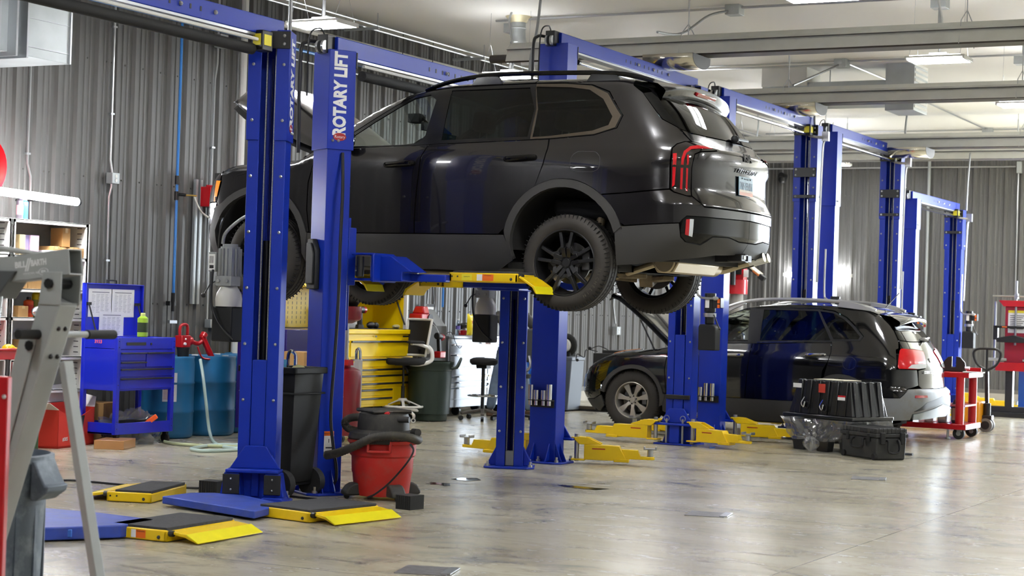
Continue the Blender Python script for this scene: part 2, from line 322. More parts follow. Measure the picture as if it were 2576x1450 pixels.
# ================================================================ two post lifts
def usec(w,d,lip,t,y0=0):
    a,b=w/2,d/2
    return [(-a,b),(a,b),(a,-b),(a-lip,-b),(a-lip,-b+t),(a-t,-b+t),(a-t,b-t),(-a+t,b-t),(-a+t,-b+t),(-a+lip,-b+t),(-a+lip,-b),(-a,-b)]
BOLT=[]
def smallbolt(par,p):
    if not BOLT: b=MB(); b.sph((0,0,0),.013,8); o=b.build('bolt',STEEL,par); BOLT.append(o)
    else: o=BOLT[0].copy(); COL.objects.link(o); o.parent=par
    o.location=p
def column(L,M,h,zs,w=.29,d=.21,text=0,plates=(),cable=(.1,None),carr=None,cyl=None,sleeve_l=.07):
    """one post: M places it in the lift's own axes; the open side faces -y of M"""
    zs0=zs
    b=MB(M); b.prism(usec(w,d,.088,.012),'z',.018,h-.05)
    # base plate with clipped corners and gussets
    a,e,c=.24,.21,.07
    b.prism([(-a,-e+c),(-a+c,-e),(a-c,-e),(a,-e+c),(a,e-c),(a-c,e),(-a+c,e),(-a,e-c)],'z',0,.02)
    for sx in (-1,1):
        for yy in (d/2-.02,-.02):
            b.prism([(sx*w/2,.02),(sx*(a-.02),.02),(sx*w/2,.2)],'y',yy,yy+.012)
    for xx in (-.09,.08): b.prism([(d/2,.02),(e-.01,.02),(d/2,.2)],'x',xx,xx+.012)
    col=b.build('column',BLUE,L,bev=.006)
    b=MB(M); w2,d2=w+.024,d+.024; b.prism(usec(w2,d2,sleeve_l+.03,.010),'z',zs,h)
    b.build('upper_sleeve',BLUE,col,bev=.004)
    BP_=[(sx*(w/2-.03),-d/2-(.012 if z>zs else 0),z) for z in np.arange(.35,h-.2,.42) for sx in (-1,1)]+[(sx*(w2/2),yy,zs+.07) for yy in (.02,.07) for sx in (-1,1)]
    for q in BP_: smallbolt(col,M@Vector(q))
    for (x,y) in ((-.2,-.15),(0,.17),(.2,-.15),(.19,.15),(-.19,.15)):
        b=MB(M@T(x,y,0)); b.cyl((0,0,.02),(0,0,.04),.022,n=6); b.cyl((0,0,.04),(0,0,.07),.012,n=8); b.build('anchor_bolt',STEEL,col)
    # black top bracket and cross straps
    b=MB(M); b.cb((0,-d2/2-.004,h-.075),(w2+.01,.012,.13)); b.k=1
    for sx in (-1,1):
        for zz in (h-.045,h-.105): b.sph((sx*(w/2-.03),-d2/2-.012,zz),.014,8)
    b.build('top_bracket',[BLK,STEEL],col,bev=.003)
    for (zz,hh) in plates:
        b=MB(M); b.cb((0,-d2/2-.004,zz),(w2-.02,.012,hh)); b.k=1
        for sx in (-1,1):
            for q in ((-.3,.3) if hh>.08 else (0,)): b.sph((sx*(w/2-.03),-d2/2-.012,zz+q*hh),.016,8)
        b.build('strap_plate',[BLK,STEEL],col,bev=.003)
    # cables in the channel
    for x in (-.032,.034):
        b=MB(M); b.cyl((x,-.01,cable[0]),(x,-.01,h-.05),.0065,n=6); b.build('lift_cable',CABLE,col)
    if cyl:
        b=MB(M); b.cyl((0,.03,cyl[0]),(0,.03,cyl[1]),.03,n=14); b.cyl((0,.03,cyl[0]+.55),(0,.03,cyl[0]+.57),.034,n=14); b.build('hydraulic_cylinder',mat('cylinder_black','#101013',.25),col)
        b=MB(M); b.cyl((0,.03,cyl[1]),(0,.03,h-.2),.012,n=8); b.build('piston_rod',CHROME,col)
    if text:
        s=text; n=(s*(w2/2+.0015),0,0); z0=zs+.16; zl=h-.04
        t=txt('brand_lettering','ROTARY LIFT',.150,M@axes((0,0,1),(0,-s,0),(n[0],.012,zs+.44)),WLAB,col,bold=.007,fit=.665,ext=.0006)
        b=MB(M); b.lathe([(0,-.001),(.05,-.001),(.05,.001),(0,.001)],24,axes((0,1,0),(0,0,1),(n[0],.01,zs+.10)),sx=1.15,sy=.62); b.build('oval_badge',mat('badge_red','#a3141c',.4),col)
        txt('badge_lettering','Rotary',.034,M@axes((0,-s*-1,0),(0,0,1),(n[0]+s*.002,.01,zs+.10)) if s>0 else M@axes((0,-1,0),(0,0,1),(n[0]+s*.002,.01,zs+.10)),WLAB,col,ext=.0005)
    return col
def arm(L,p,e,mt=YEL,h=.15,pad=True):
    """swing arm from pivot p to pad end e in lift axes, standing at height p.z"""
    p,e=Vector(p),Vector(e); d=(e-p); n=d.length; rz=math.atan2(d.y,d.x); M=T(p.x,p.y,p.z,rz)
    b=MB(M); l1=n*.62
    b.prism([(.05,0),(l1+.03,0),(l1-.05,h*.97),(.05,h)],'y',-.062,.062)
    b.prism([(0,h),(.1,h),(.5*l1,h+.002),(.5*l1,h+.012),(.09,h+.07),(-.02,h+.075),(-.05,h+.06),(-.05,h+.048)],'y',-.062,-.05)
    b.prism([(0,h),(.1,h),(.5*l1,h+.002),(.5*l1,h+.012),(.09,h+.07),(-.02,h+.075),(-.05,h+.06),(-.05,h+.048)],'y',.05,.062)
    b.box(-.08,.06,-.062,.062,h+.055,h+.07); b.box(-.08,.06,-.062,.062,-.01,.006)
    b.prism([(l1-.1,-.012),(l1+.05,-.012),(l1+.05,.02),(l1-.1,.02)],'y',-.07,.07)
    a=b.build('swing_arm',mt,L,bev=.008)
    b=MB(M); b.prism([(l1-.06,.02),(n-.1,.02),(n-.14,h*.74),(l1-.06,h*.76)],'y',-.046,.046); b.box(n-.16,n-.02,-.045,.045,.02,.05); b.cyl((n-.02,0,.02),(n-.02,0,.05),.046,n=16); b.build('arm_extension',mt,a,bev=.005)
    if pad:
        b=MB(M); b.cyl((n-.02,0,.05),(n-.02,0,.12),.03,n=16); b.box(n-.085,n+.045,-.045,.045,.12,.132); b.box(n-.085,n-.07,-.045,.045,.12,.15); b.box(n+.03,n+.045,-.045,.045,.12,.15)
        b.build('lift_pad',STEEL,a,bev=.004)
    b=MB(M); s=-1 if math.cos(rz)>=-2 else 1
    # warning sticker on the side towards the aisle
    yy=-.0635 if (M.to_3x3()@Vector((0,-1,0))).y<0 else .0635
    b.box(.13,.26,yy-.0006,yy+.0006,h*.70,h*.78); b.build('warning_sticker',mat('sticker_red','#a8260f',.5),a,smooth=0)
    b=MB(M); b.cyl((-.03,0,-.02),(-.03,0,h+.1),.024,n=12); b.build('pivot_pin',STEEL,a)
    return a
def power_unit(L,M,kind):
    """motor and oil reservoir; M places the reservoir axis at its bottom"""
    if kind=='grey':
        b=MB(M); b.cyl((0,0,.50),(0,0,.73),.075,n=20)
        for k in range(16):
            a=2*PI*k/16; b.cb((.08*math.cos(a),.08*math.sin(a),.61),(.022,.005,.21),a)
        b.cb((-.115,-.02,.61),(.07,.10,.15)); b.cyl((0,0,.73),(0,0,.75),.06,n=16)
        u=b.build('power_unit',CAST,L,bev=.004)
        b=MB(M); b.cb((0,-.02,.465),(.15,.12,.075)); b.cyl((-.04,-.08,.465),(-.04,-.095,.465),.014,n=10); b.cyl((.04,-.08,.465),(.04,-.095,.465),.014,n=10); b.build('valve_block',CAST,u,bev=.003)
        b=MB(M); b.lathe([(.10,.27),(.102,.33),(.095,.37),(.06,.43)],20); b.build('white_tank',mat('milky_tank','#d5d4cd',.4),u)
        b=MB(M); b.cb((0,0,.135),(.19,.17,.27)); b.build('reservoir',PLAST,u,bev=.012)
        b=MB(M); b.box(-.152,-.151,-.06,.02,.545,.67); b.build('label_plate',WLAB,u,smooth=0)
        b=MB(M); b.box(-.148,-.09,-.0715,-.0705,.545,.67); b.build('label_plate',WLAB,u,smooth=0)
        b=MB(M)
        for q in range(6): b.box(-.142+q*.007,-.139+q*.007,-.0722,-.0716,.60,.655)
        b.box(-.14,-.10,-.0722,-.0716,.56,.585); b.build('barcode',INK,u,smooth=0)
        b=MB(M); b.tube([(-.07,-.06,.47),(-.12,-.08,.44),(-.16,-.10,.36)],.006); b.sph((-.165,-.10,.35),.02,10); b.build('lever',BLK,u)
        b=MB(M); b.tube([(-.03,-.06,.75),(0,-.06,.84),(.12,-.02,.95),(.25,0,1.0)],.013,8,6); b.build('flexible_conduit',CABLE,u)
        b=MB(M); b.tube([(-.09,-.09,.55),(-.085,-.11,.40),(-.06,-.12,.25),(.02,-.12,.12),(.13,-.1,.02)],.009,8,6); b.build('oil_hose',HOSE,u)
    else:
        b=MB(M); b.cyl((0,0,.44),(0,0,.66),.066,n=18); b.cb((.10,.0,.55),(.1,.11,.12)); u=b.build('power_unit',BLK,L,bev=.005)
        b=MB(M); b.cyl((0,0,.385),(0,0,.43),.075,n=18); b.build('clamp_band',STEEL,u)
        b=MB(M); b.prism([(-.105,0),(.105,0),(.105,.27),(.06,.30),(-.09,.30),(-.105,.27)],'y',-.085,.085); b.cyl((0,0,.3),(0,0,.44),.055,n=16); b.build('reservoir',PLAST,u,bev=.012)
        b=MB(M); b.tube([(.07,-.05,.41),(.1,-.08,.37),(.16,-.1,.26)],.008); b.sph((.165,-.1,.25),.015,8); b.build('lever',BLK,u)
        b=MB(M); b.cb((-.01,-.066,.55),(.05,.004,.12)); b.build('label_plate',WLAB,u,smooth=0)
        b=MB(M); b.cb((.125,-.057,.57),(.03,.003,.05)); b.cb((.125,-.057,.51),(.03,.003,.04)); b.build('warning_sticker',ORNG,u,smooth=0)
        b=MB(M); b.tube([(-.14,-.05,1.3),(-.14,-.06,.72),(-.1,-.08,.62),(-.02,-.09,.6),(.09,-.07,.6)],.014,8,6); b.sph((.09,-.07,.6),.025,10,(1.6,1,1)); b.build('flexible_conduit',COND,u)
    return u
def overhead(L,y0,y1,zb,kind):
    """beam between the posts with its cut off bar"""
    b=MB()
    b.prism([(-.06,zb),(.06,zb),(.06,zb+.14),(-.06,zb+.14)],'y',y0-.06,y1+.06); 
    B=b.build('overhead_beam',BLUE,L,bev=.006)
    b=MB()
    for k in range(9):
        y=y0+(y1-y0)*(.5+.035*(k-2)); b.cb((.0605,y,zb+.07),(.003,.018,.035))
    b.build('slot',INK,B,smooth=0)
    b=MB()
    for k in (0,2,4): b.sph((.064,y0+(y1-y0)*(.52+.06*k),zb+.07),.018,8)
    b.build('beam_bolt',STEEL,B)
    b=MB(); b.box(-.055,.055,y0+.15,y1-.15,zb-.02,zb-.001); b.build('beam_channel',STEEL,B)
    if kind=='pad':
        b=MB(); b.cyl((.03,y0+.35,zb-.12),(.03,y1-.3,zb-.12),.042,n=14); b.build('padded_bar',RUB,B)
        b=MB(); b.cyl((.075,y0+.3,zb-.05),(.075,y1-.25,zb-.05),.014,n=8); b.build('white_rod',WHITE,B)
    else:
        b=MB(); b.cyl((.05,y0+.35,zb-.10),(.05,y1-.28,zb-.10),.022,n=12); b.build('cutoff_bar',CHROME,B)
        b=MB(); b.cyl((.05,y0+.33,zb-.10),(.05,y0+.37,zb-.10),.028,n=12); b.build('bar_tip',BLK,B)
        b=MB(); b.cyl((.05,y0+.02,zb-.05),(.05,y0+.33,zb-.10),.012,n=8); b.build('switch_rod',CHROME,B)
    b=MB(); b.cb((.07,y1-.23,zb-.055),(.10,.13,.15)); b.build('switch_box',BLK,B,bev=.006)
    b=MB(); b.cb((.121,y1-.23,zb-.05),(.003,.09,.08)); b.cb((.07,y1-.2965,zb-.05),(.07,.003,.085)); b.build('yellow_notice',YLAB,B,smooth=0)
    b=MB(); b.box(-.07,.03,y0-.16,y0+.02,zb+.0,zb+.15); b.build('pulley_bracket',BLK,B,bev=.005)
    b=MB()
    for x in (-.05,0): b.cyl((x,y0-.17,zb+.05),(x+.02,y0-.17,zb+.05),.05,n=14)
    b.build('pulley',STEEL,B)
    b=MB(); b.tube([(-.04,y0-.1,zb+.15),(-.02,y0-.2,zb+.19),(-.05,y0-.3,zb+.1),(-.09,y0-.25,zb-.35)],.007,6,6); b.tube([(-.1,y0-.12,zb+.1),(-.12,y0-.24,zb+.08),(-.13,y0-.3,zb-.05),(-.14,y0-.27,zb-.8)],.015,8,6); b.build('hydraulic_hose',HOSE,B)
    return B
LIFTG='two post car lifts along the bays'
def lift(yn,yf,h,label,asym=False,**k):
    L=thing('car_lift',label,'car lift',(-8,(yn+yf)/2,0),0,LIFTG)
    return L,(yn-yf)/2,(yf-yn)/2
Mn=lambda y,a: T(0,y,0,PI-a); Mf=lambda y,a: T(0,y,0,a)
RAD=math.radians
# --- lift 1, lowered, nearest the camera
L,y0,y1=lift(7.75,11.05,3.55,'blue lift nearest the camera with flat black-matted yellow pads lowered to the floor')
ox,oy=-8,(7.75+11.05)/2
def loc(v): return Vector((v[0]-ox,v[1]-oy,v[2]))
column(L,Mn(y0,RAD(28)),3.55,2.72,cable=(1,0))
c1=column(L,Mf(y1,RAD(24)),3.55,2.72,text=1,cable=(1.05,0),cyl=(1.05,1.97))
overhead(L,y0,y1,3.5,'pad')
M=Mf(y1,RAD(24))
b=MB(M); b.box(-.055,.055,-.10,.06,.3,1.07); b.prism([(-.19,.26),(.19,.26),(.08,.43),(-.08,.43)],'y',-.145,-.115); b.box(-.2,.2,-.25,-.08,.235,.26)
b.box(-.03,.03,-.13,-.09,.05,.24); b.box(-.185,.185,-.11,-.07,.03,.24)
for sx in (-1,1): b.prism([(sx*.08,.06),(sx*.24,.06),(sx*.21,.235),(sx*.10,.235)],'y',-.235,-.1); b.prism([(sx*.06,.0),(sx*.27,.0),(sx*.24,.06),(sx*.09,.06)],'y',-.3,-.1)
ca=b.build('carriage',BLUE,L,bev=.006)
for sx in (-1,1):
    b=MB(M); b.cb((sx*.155,-.24,.15),(.125,.02,.145)); b.build('door_guard',RUB,ca,bev=.003)
    for zz in (.19,.11): b=MB(M); b.sph((sx*.155,-.25,zz),.008,8); b.build('guard_screw',STEEL,ca)
def flatarm(pts,z,t=.055,name='arm_plate'):
    b=MB(); P=[loc(fl(x,y,z)) for x,y in pts]; b.prism([(p.x,p.y) for p in P],'z',z-t,z); return b.build(name,BLUE2,L,bev=.008)
flatarm([(408,1249),(640,1286),(716,1268),(612,1246),(540,1240),(480,1240)],.075)
flatarm([(60,1330),(305,1322),(392,1308),(250,1290),(100,1277),(20,1276)],.09,.08)
b=MB(); a_,c_=loc(fl(95,1318,.1)),loc(fl(185,1320,.1)); b.bar(a_-Vector((0,0,.05)),c_-Vector((0,0,.05)),.10,.05,(0,0,1)); b.build('arm_tube',mat('light_blue_paint','#2f66c4',.35,coat=.2),L,bev=.006)
def trio(p,u,n,wid,dep,side,z=.0,lab=True,Lp=None,folded=False,rootloc=None):
    """drive-on pad: p front corner, u unit along the front edge, n unit to the back; ramp on side +1 (u end) or -1"""
    Lp=Lp or L; rl=rootloc or loc
    p=rl(p) if len(p)==3 else rl((*p,z)); M=Matrix(((u[0],n[0],0,p.x),(u[1],n[1],0,p.y),(0,0,1,p.z),(0,0,0,1)))
    b=MB(M); b.box(0,wid,0,.02,.004,.075); b.box(0,wid,dep-.02,dep,.004,.075); b.box(0,.03,0,dep,.004,.07); b.box(wid-.03,wid,0,dep,.004,.07); b.box(.02,wid-.02,.02,dep-.02,.04,.066)
    f=b.build('pad_frame',YEL,Lp,bev=.008)
    b=MB(M); b.box(.03 if side>0 else .06,wid-.01,.015,dep-.01,.067,.09)
    b.build('rubber_mat',MATR,f,bev=.004)
    b=MB(M); x0=wid+.015 if side>0 else -.015; s=side
    if not folded: b.prism([(x0,.07),(x0+s*.12,.055),(x0+s*.2,.012),(x0+s*.19,.004),(x0+s*.1,.035),(x0,.05)],'y',.03,dep*.98)
    else: b.prism([(x0,.06),(x0+s*.13,-.02),(x0+s*.15,-.075),(x0+s*.14,-.078),(x0+s*.11,-.03),(x0-s*.01,.045)],'y',.0,dep*.9)
    r=b.build('flip_ramp',YEL,f,bev=.004)
    b=MB(M)
    if not folded: b.prism([(x0+s*.115,.06),(x0+s*.21,.012),(x0+s*.205,.006),(x0+s*.115,.05)],'y',.02,dep*.99)
    else: b.prism([(x0+s*.13,-.018),(x0+s*.155,-.078),(x0+s*.15,-.08),(x0+s*.125,-.022)],'y',-.004,dep*.9)
    b.build('ramp_lip',YEL2,f,bev=.002)
    b=MB(M)
    b.sph((.03,-.001,.045),.007,8); b.sph((.08,-.001,.045),.007,8); b.sph((wid-.06,-.002,.03),.012,8); b.build('rivet',INK,f)
    b=MB(M); b.cyl((wid if side>0 else 0,.03,.055),(wid+.03 if side>0 else -.03,.03,.055),.02,n=10); b.build('hinge_pin',BLK,f)
    if lab:
        b=MB(M); b.box(.19*wid,.34*wid,-.0015,-.0004,.014,.064); b.build('yellow_label',YLAB,f,smooth=0)
        txt('label_lettering','CAPACITY',.012,M@axes((1,0,0),(0,0,1),(.265*wid,-.002,.044)),INK,f,ext=.0002)
        b=MB(M); b.box(.41*wid,.49*wid,-.0015,-.0004,.014,.064); b.build('white_label',WLAB,f,smooth=0)
        b=MB(M); b.box(.49*wid,.65*wid,-.0015,-.0004,.014,.064); b.build('orange_label',ORNG,f,smooth=0)
        txt('label_lettering','WARNING',.013,M@axes((1,0,0),(0,0,1),(.57*wid,-.002,.055)),INK,f,ext=.0002)
    return f
def unit(a,c):
    v=Vector((c[0]-a[0],c[1]-a[1])); l=v.length; v/=l; return (v.x,v.y),l
pA,pA2,pAb=(-7.51,8.78),(-7.05,8.80),(-7.16,9.50)
u,wd=unit(pA,pA2); trio(pA,u,(-u[1],u[0]),wd,.74,1)
pB,pB2=(-7.46,10.28),(-6.95,10.20); u,wd=unit(pB,pB2); trio(pB,u,(-u[1],u[0]),wd,.72,1,lab=False)
pC,pC2=(-8.80,10.27),(-8.47,10.38); u,wd=unit(pC,pC2); trio(pC,u,(-u[1],u[0]),wd,.75,-1,lab=False)
q=on(572,860,'y',11.12); power_unit(L,T(*loc(q)),'grey')
# --- lift 2 carries the grey SUV
L,y0,y1=lift(11.9,15.08,3.52,'blue lift holding up the raised dark grey SUV')
ox,oy=-8,(11.9+15.08)/2
column(L,Mn(y0,RAD(30)),3.52,2.73,text=-1,w=.26)
c2=column(L,Mf(y1,RAD(26)),3.52,2.73,cable=(.12,0),w=.26)
M=Mf(y1,RAD(26)); b=MB(M); b.box(-.04,.04,-.03,.03,.02,.16); b.build('anchor_block',CAST,c2,bev=.003)
b=MB(M); b.cyl((0,.0,.16),(0,.0,1.6),.012,n=8); b.build('chrome_rod',CHROME,c2)
overhead(L,y0,y1,3.49,'pad')
b=MB(Mn(y0,RAD(30))); b.prism([(-.06,1.62),(.09,1.62),(.09,2.02),(.0,2.02),(-.06,1.93)],'y',.105,.15); b.prism([(-.05,1.66),(.08,1.66),(.08,1.99),(.0,1.99),(-.05,1.9)],'y',.15,.165); b.build('latch_cover',PLAST,L,bev=.01)
M=Mn(y0,RAD(30)); sx=-.1315
b=MB(M); b.box(sx-.0012,sx,-.03,.055,.30,.50); d_=b.build('safety_decal',WLAB,L,smooth=0)
b=MB(M); b.box(sx-.002,sx-.0012,-.03,.055,.465,.50); b.build('decal_header',ORNG,d_,smooth=0)
b=MB(M); b.box(sx-.002,sx-.0012,-.03,.055,.30,.34); b.box(sx-.002,sx-.0012,-.03,-.015,.345,.46); b.box(sx-.002,sx-.0012,.01,.016,.41,.44); b.box(sx-.002,sx-.0012,-.015,.04,.365,.375); b.build('decal_picture',INK,d_,smooth=0)
txt('decal_lettering','WARNING',.018,M@axes((0,-1,0),(0,0,1),(sx-.0022,.0125,.482)),INK,d_,ext=.0002)
txt('decal_lettering','Lift Points\nmust be set\nunder vehicle',.011,M@axes((0,-1,0),(0,0,1),(sx-.0022,.0125,.32)),WLAB,d_,ext=.0002)
# power cable down the aisle side of the near post
b=MB(); b.tube([loc(v) for v in (on(862,385,'y',11.85),on(862,480,'y',11.8),on(856,620,'y',11.78),on(851,760,'y',11.78),on(842,900,'y',11.78),on(832,1040,'y',11.78),on(838,1120,'y',11.79),on(846,1180,'y',11.8),on(842,1215,'y',11.83),on(820,1225,'y',11.9))],.013,8,5); b.build('hydraulic_hose',HOSE,L)
zA=1.70
def P3(x,y,Y): return loc(on(x,y,'y',Y))
# carriage of the near post and its rear arm
b=MB(Mn(y0,RAD(30))); b.box(-.06,.06,-.16,.05,1.3,2.2); b.prism([(-.10,1.66),(.10,1.66),(.10,1.95),(.0,2.12),(-.10,2.12)],'y',-.19,-.12); cN=b.build('carriage',BLUE,L,bev=.006)
pv=Vector((.42,y0+.22,0)); en=P3(1080,680,12.42)
b=MB()
b.box(.2,.42,y0+.02,y0+.32,zA,zA+.02); b.box(.2,.42,y0+.02,y0+.32,zA+.20,zA+.22); b.box(.40,.425,y0+.0,y0+.34,zA-.01,zA+.21); b.cyl((.3,y0+.2,zA+.02),(.3,y0+.2,zA+.2),.028,n=12)
b.prism([(.42,zA),(en.x,zA+.0),(en.x,zA+.075),(.72,zA+.075),(.52,zA+.20),(.42,zA+.20)],'y',y0+.10,y0+.34)
b.bar((en.x-.1,y0+.28,zA+.035),(en.x+.28,y0+.34,zA+.035),.10,.06,(0,0,1))
arN=b.build('swing_arm',BLUE,L,bev=.008)
b=MB(); b.cyl((.3,y0+.0,zA+.03),(.3,y0+.0,zA+.19),.03,n=12); b.build('pivot_pin',BLK,arN)
q1=on(1140,700,'y',12.35); q2=on(1308,712,'y',12.40)
trio((q1.x,12.28,1.712),(1,0),(0,1),.62,.34,1,Lp=L,folded=True,rootloc=lambda v:loc(v))
q1=on(1042,722,'y',14.5); trio((q1.x+.17,14.3,1.69),(1,0),(0,1),.27,.4,-1,lab=False,Lp=L,folded=True)
q1=on(863,712,'y',13.0); trio((q1.x,12.95,1.705),(1,0),(0,1),.12,.3,1,lab=False,Lp=L,folded=True)
b=MB(); b.box(-1.3,1.1,y1-.42,y1-.22,1.70,1.77); b.box(-.2,.2,y1-.3,y1+.0,1.68,1.9); b.build('swing_arm',BLUE,L,bev=.008)
q=on(1219,862,'y',15.1); power_unit(L,T(*loc(q)),'grey')
# --- lifts 3 to 6
def adaptors(L,M,xs,z):
    b=MB(M); b.box(-.13,.13,.112,.118,z-.07,z+.01); b.box(-.13,.13,.118,.18,z-.004,z+.004); r=b.build('adaptor_rack',BLK,L)
    for x,hh in xs:
        b=MB(M@T(x,.152,z)); b.cyl((0,0,.01),(0,0,hh),.03,n=14); b.cyl((0,0,-.05),(0,0,.01),.022,n=12); b.build('height_adaptor',CHROME,r)
SPECS=[(15.85,19.3,'blue lift behind the raised SUV with yellow arms spread low over bare floor'),(20.25,23.55,'blue lift standing over the parked black SUV'),(24.45,27.65,'blue lift in the bay just beyond the black SUV'),]
for k,(a,c,lab) in enumerate(SPECS):
    L,y0,y1=lift(a,c,4.2,lab); ox,oy=-8,(a+c)/2
    n_=column(L,Mn(y0,0),4.15,3.1,w=.29,d=.2); f_=column(L,Mf(y1,0),4.15,3.1,plates=((3.5,.13),(3.17,.045)),w=.31,d=.2,cable=(1.0,0),cyl=(1.3,1.9))
    overhead(L,y0,y1,4.12,'bar')
    adaptors(L,Mn(y0,0),((-.09,.16),(-.03,.10),(.05,.10),(.11,.15)) if k==0 else ((-.06,.16),(0.02,.16),(.09,.11)),.62 if k==0 else .53)
    b=MB(Mf(y1,0)); b.box(-.06,.06,-.11,.05,.05,1.27); b.prism([(-.2,.25),(.2,.25),(.09,.42),(-.09,.42)],'y',-.15,-.13); b.box(-.24,.24,-.24,-.08,.225,.25); b.box(-.24,.24,-.24,-.08,.0,.02); b.box(-.06,.06,-.2,-.1,.02,.25)
    ca=b.build('carriage',BLUE,L,bev=.006)
    b=MB(Mf(y1,0)); b.cb((0,-.125,.55),(.3,.025,.05)); b.build('cross_bar',BLK,ca,bev=.004)
    for sx in (-1,1): b=MB(Mf(y1,0)); b.cyl((sx*.1,-.19,.02),(sx*.1,-.19,.3),.013,n=8); b.lathe([(.035,-.003),(.035,.003),(.028,.003),(.028,-.003),(.035,-.003)],16,T(sx*.1,-.19,.305,0,PI/2),cap=False); b.build('arm_lock_pin',STEEL,ca)
    b=MB(Mn(y0,0)); b.box(-.24,.24,-.24,-.08,.225,.25); b.box(-.06,.06,-.11,.05,.05,1.27); b.prism([(-.2,.25),(.2,.25),(.09,.42),(-.09,.42)],'y',-.15,-.13); b.build('carriage',BLUE,L,bev=.006)
    if k==0:
        for pv,e in (((-.26,y1-.2,.06),loc(fl(1478,1092,.06))),((.26,y1-.2,.06),loc(fl(1885,1122,.06))),((.27,y0+.2,.04),loc(fl(1640,1163,.04))),((-.27,y0+.25,.04),loc(fl(1170,1130,.04)))):
            e=Vector(e); e.z=pv[2]; arm(L,pv,e)
    else:
        yy=y0+.18
        for pv,e in (((.27,yy,.06),(1.05,yy+.12,.06)),((-.27,yy,.06),(-1.2,yy+.2,.06)),((.27,y1-.22,.06),(1.15,y1-.3,.06)),((-.27,y1-.22,.06),(-1.1,y1-.35,.06))):
            arm(L,pv,e)
    if k==0: q=on(1783,882,'y',19.28)
    elif k==1: q=on(2098,868,'y',23.55)
    else: q=on(2290,893,'y',27.65)
    power_unit(L,T(*loc(q)),'black')
    b=MB(); x=.2; z=4.05; b.tube([(-.1,y1-.14,z+.02),(.1,y1-.16,z-.06),(.25,y1-.12,z-.08)],.02,8,6); b.cb((.27,y1-.08,z-.06),(.09,.07,.13)); b.tube([(.25,y1-.08,z-.12),(.235,y1-.1,z-.4),(.21,y1-.1,2.0)],.016,8,6); b.build('wiring_conduit',COND,L)
L,y0,y1=lift(28.7,31.65,3.55,'short blue lift farthest away near the dark back wall'); ox,oy=-8,(28.7+31.65)/2
column(L,Mn(y0,0),3.5,3.0,w=.28); column(L,Mf(y1,0),3.5,2.8,w=.3,plates=((3.1,.05),),cable=(1.0,0),cyl=(1.3,1.9)); overhead(L,y0,y1,3.48,'bar')
b=MB(Mf(y1,0)); b.box(-.06,.06,-.11,.05,.05,1.3); b.box(-.24,.24,-.24,-.08,.225,.25); b.build('carriage',BLUE,L,bev=.006)
q=on(2436,877,'y',31.65); power_unit(L,T(*loc(q)),'black')
b=MB(); z=3.42; b.tube([(-.1,y1-.14,z+.02),(.1,y1-.16,z-.06),(.25,y1-.12,z-.08)],.02,8,6); b.cb((.27,y1-.08,z-.06),(.1,.07,.14)); b.tube([(.25,y1-.08,z-.12),(.235,y1-.1,z-.4),(.21,y1-.1,1.9)],.016,8,6); b.build('wiring_conduit',COND,L)
for pv,e in (((.27,y1-.22,.06),(1.2,y1-.1,.06)),): arm(L,pv,e,YEL)
# ================================================================ cars: panels laid over a smooth body form
def pchip(pts):
    P=np.array(pts,float);x,y=P[:,0],P[:,1];h=np.diff(x);d=np.diff(y)/h
    m=np.zeros(len(x))
    for i in range(1,len(x)-1):
        if d[i-1]*d[i]>0:
            w1=2*h[i]+h[i-1];w2=h[i]+2*h[i-1];m[i]=(w1+w2)/(w1/d[i-1]+w2/d[i])
    m[0]=d[0];m[-1]=d[-1]
    def f(t):
        t=np.asarray(t,float);i=np.clip(np.searchsorted(x,t)-1,0,len(x)-2)
        u=(t-x[i])/h[i];r=((1+2*u)*(1-u)**2*y[i]+u*(1-u)**2*h[i]*m[i]+u*u*(3-2*u)*y[i+1]+u*u*(u-1)*h[i]*m[i+1])
        r=np.where(t<x[0],y[0]+m[0]*(t-x[0]),r);return np.where(t>x[-1],y[-1]+m[-1]*(t-x[-1]),r)
    return f
def smax(a,b,k):
    h=np.maximum(k-np.abs(a-b),0)/k
    return np.maximum(a,b)+h*h*k/4
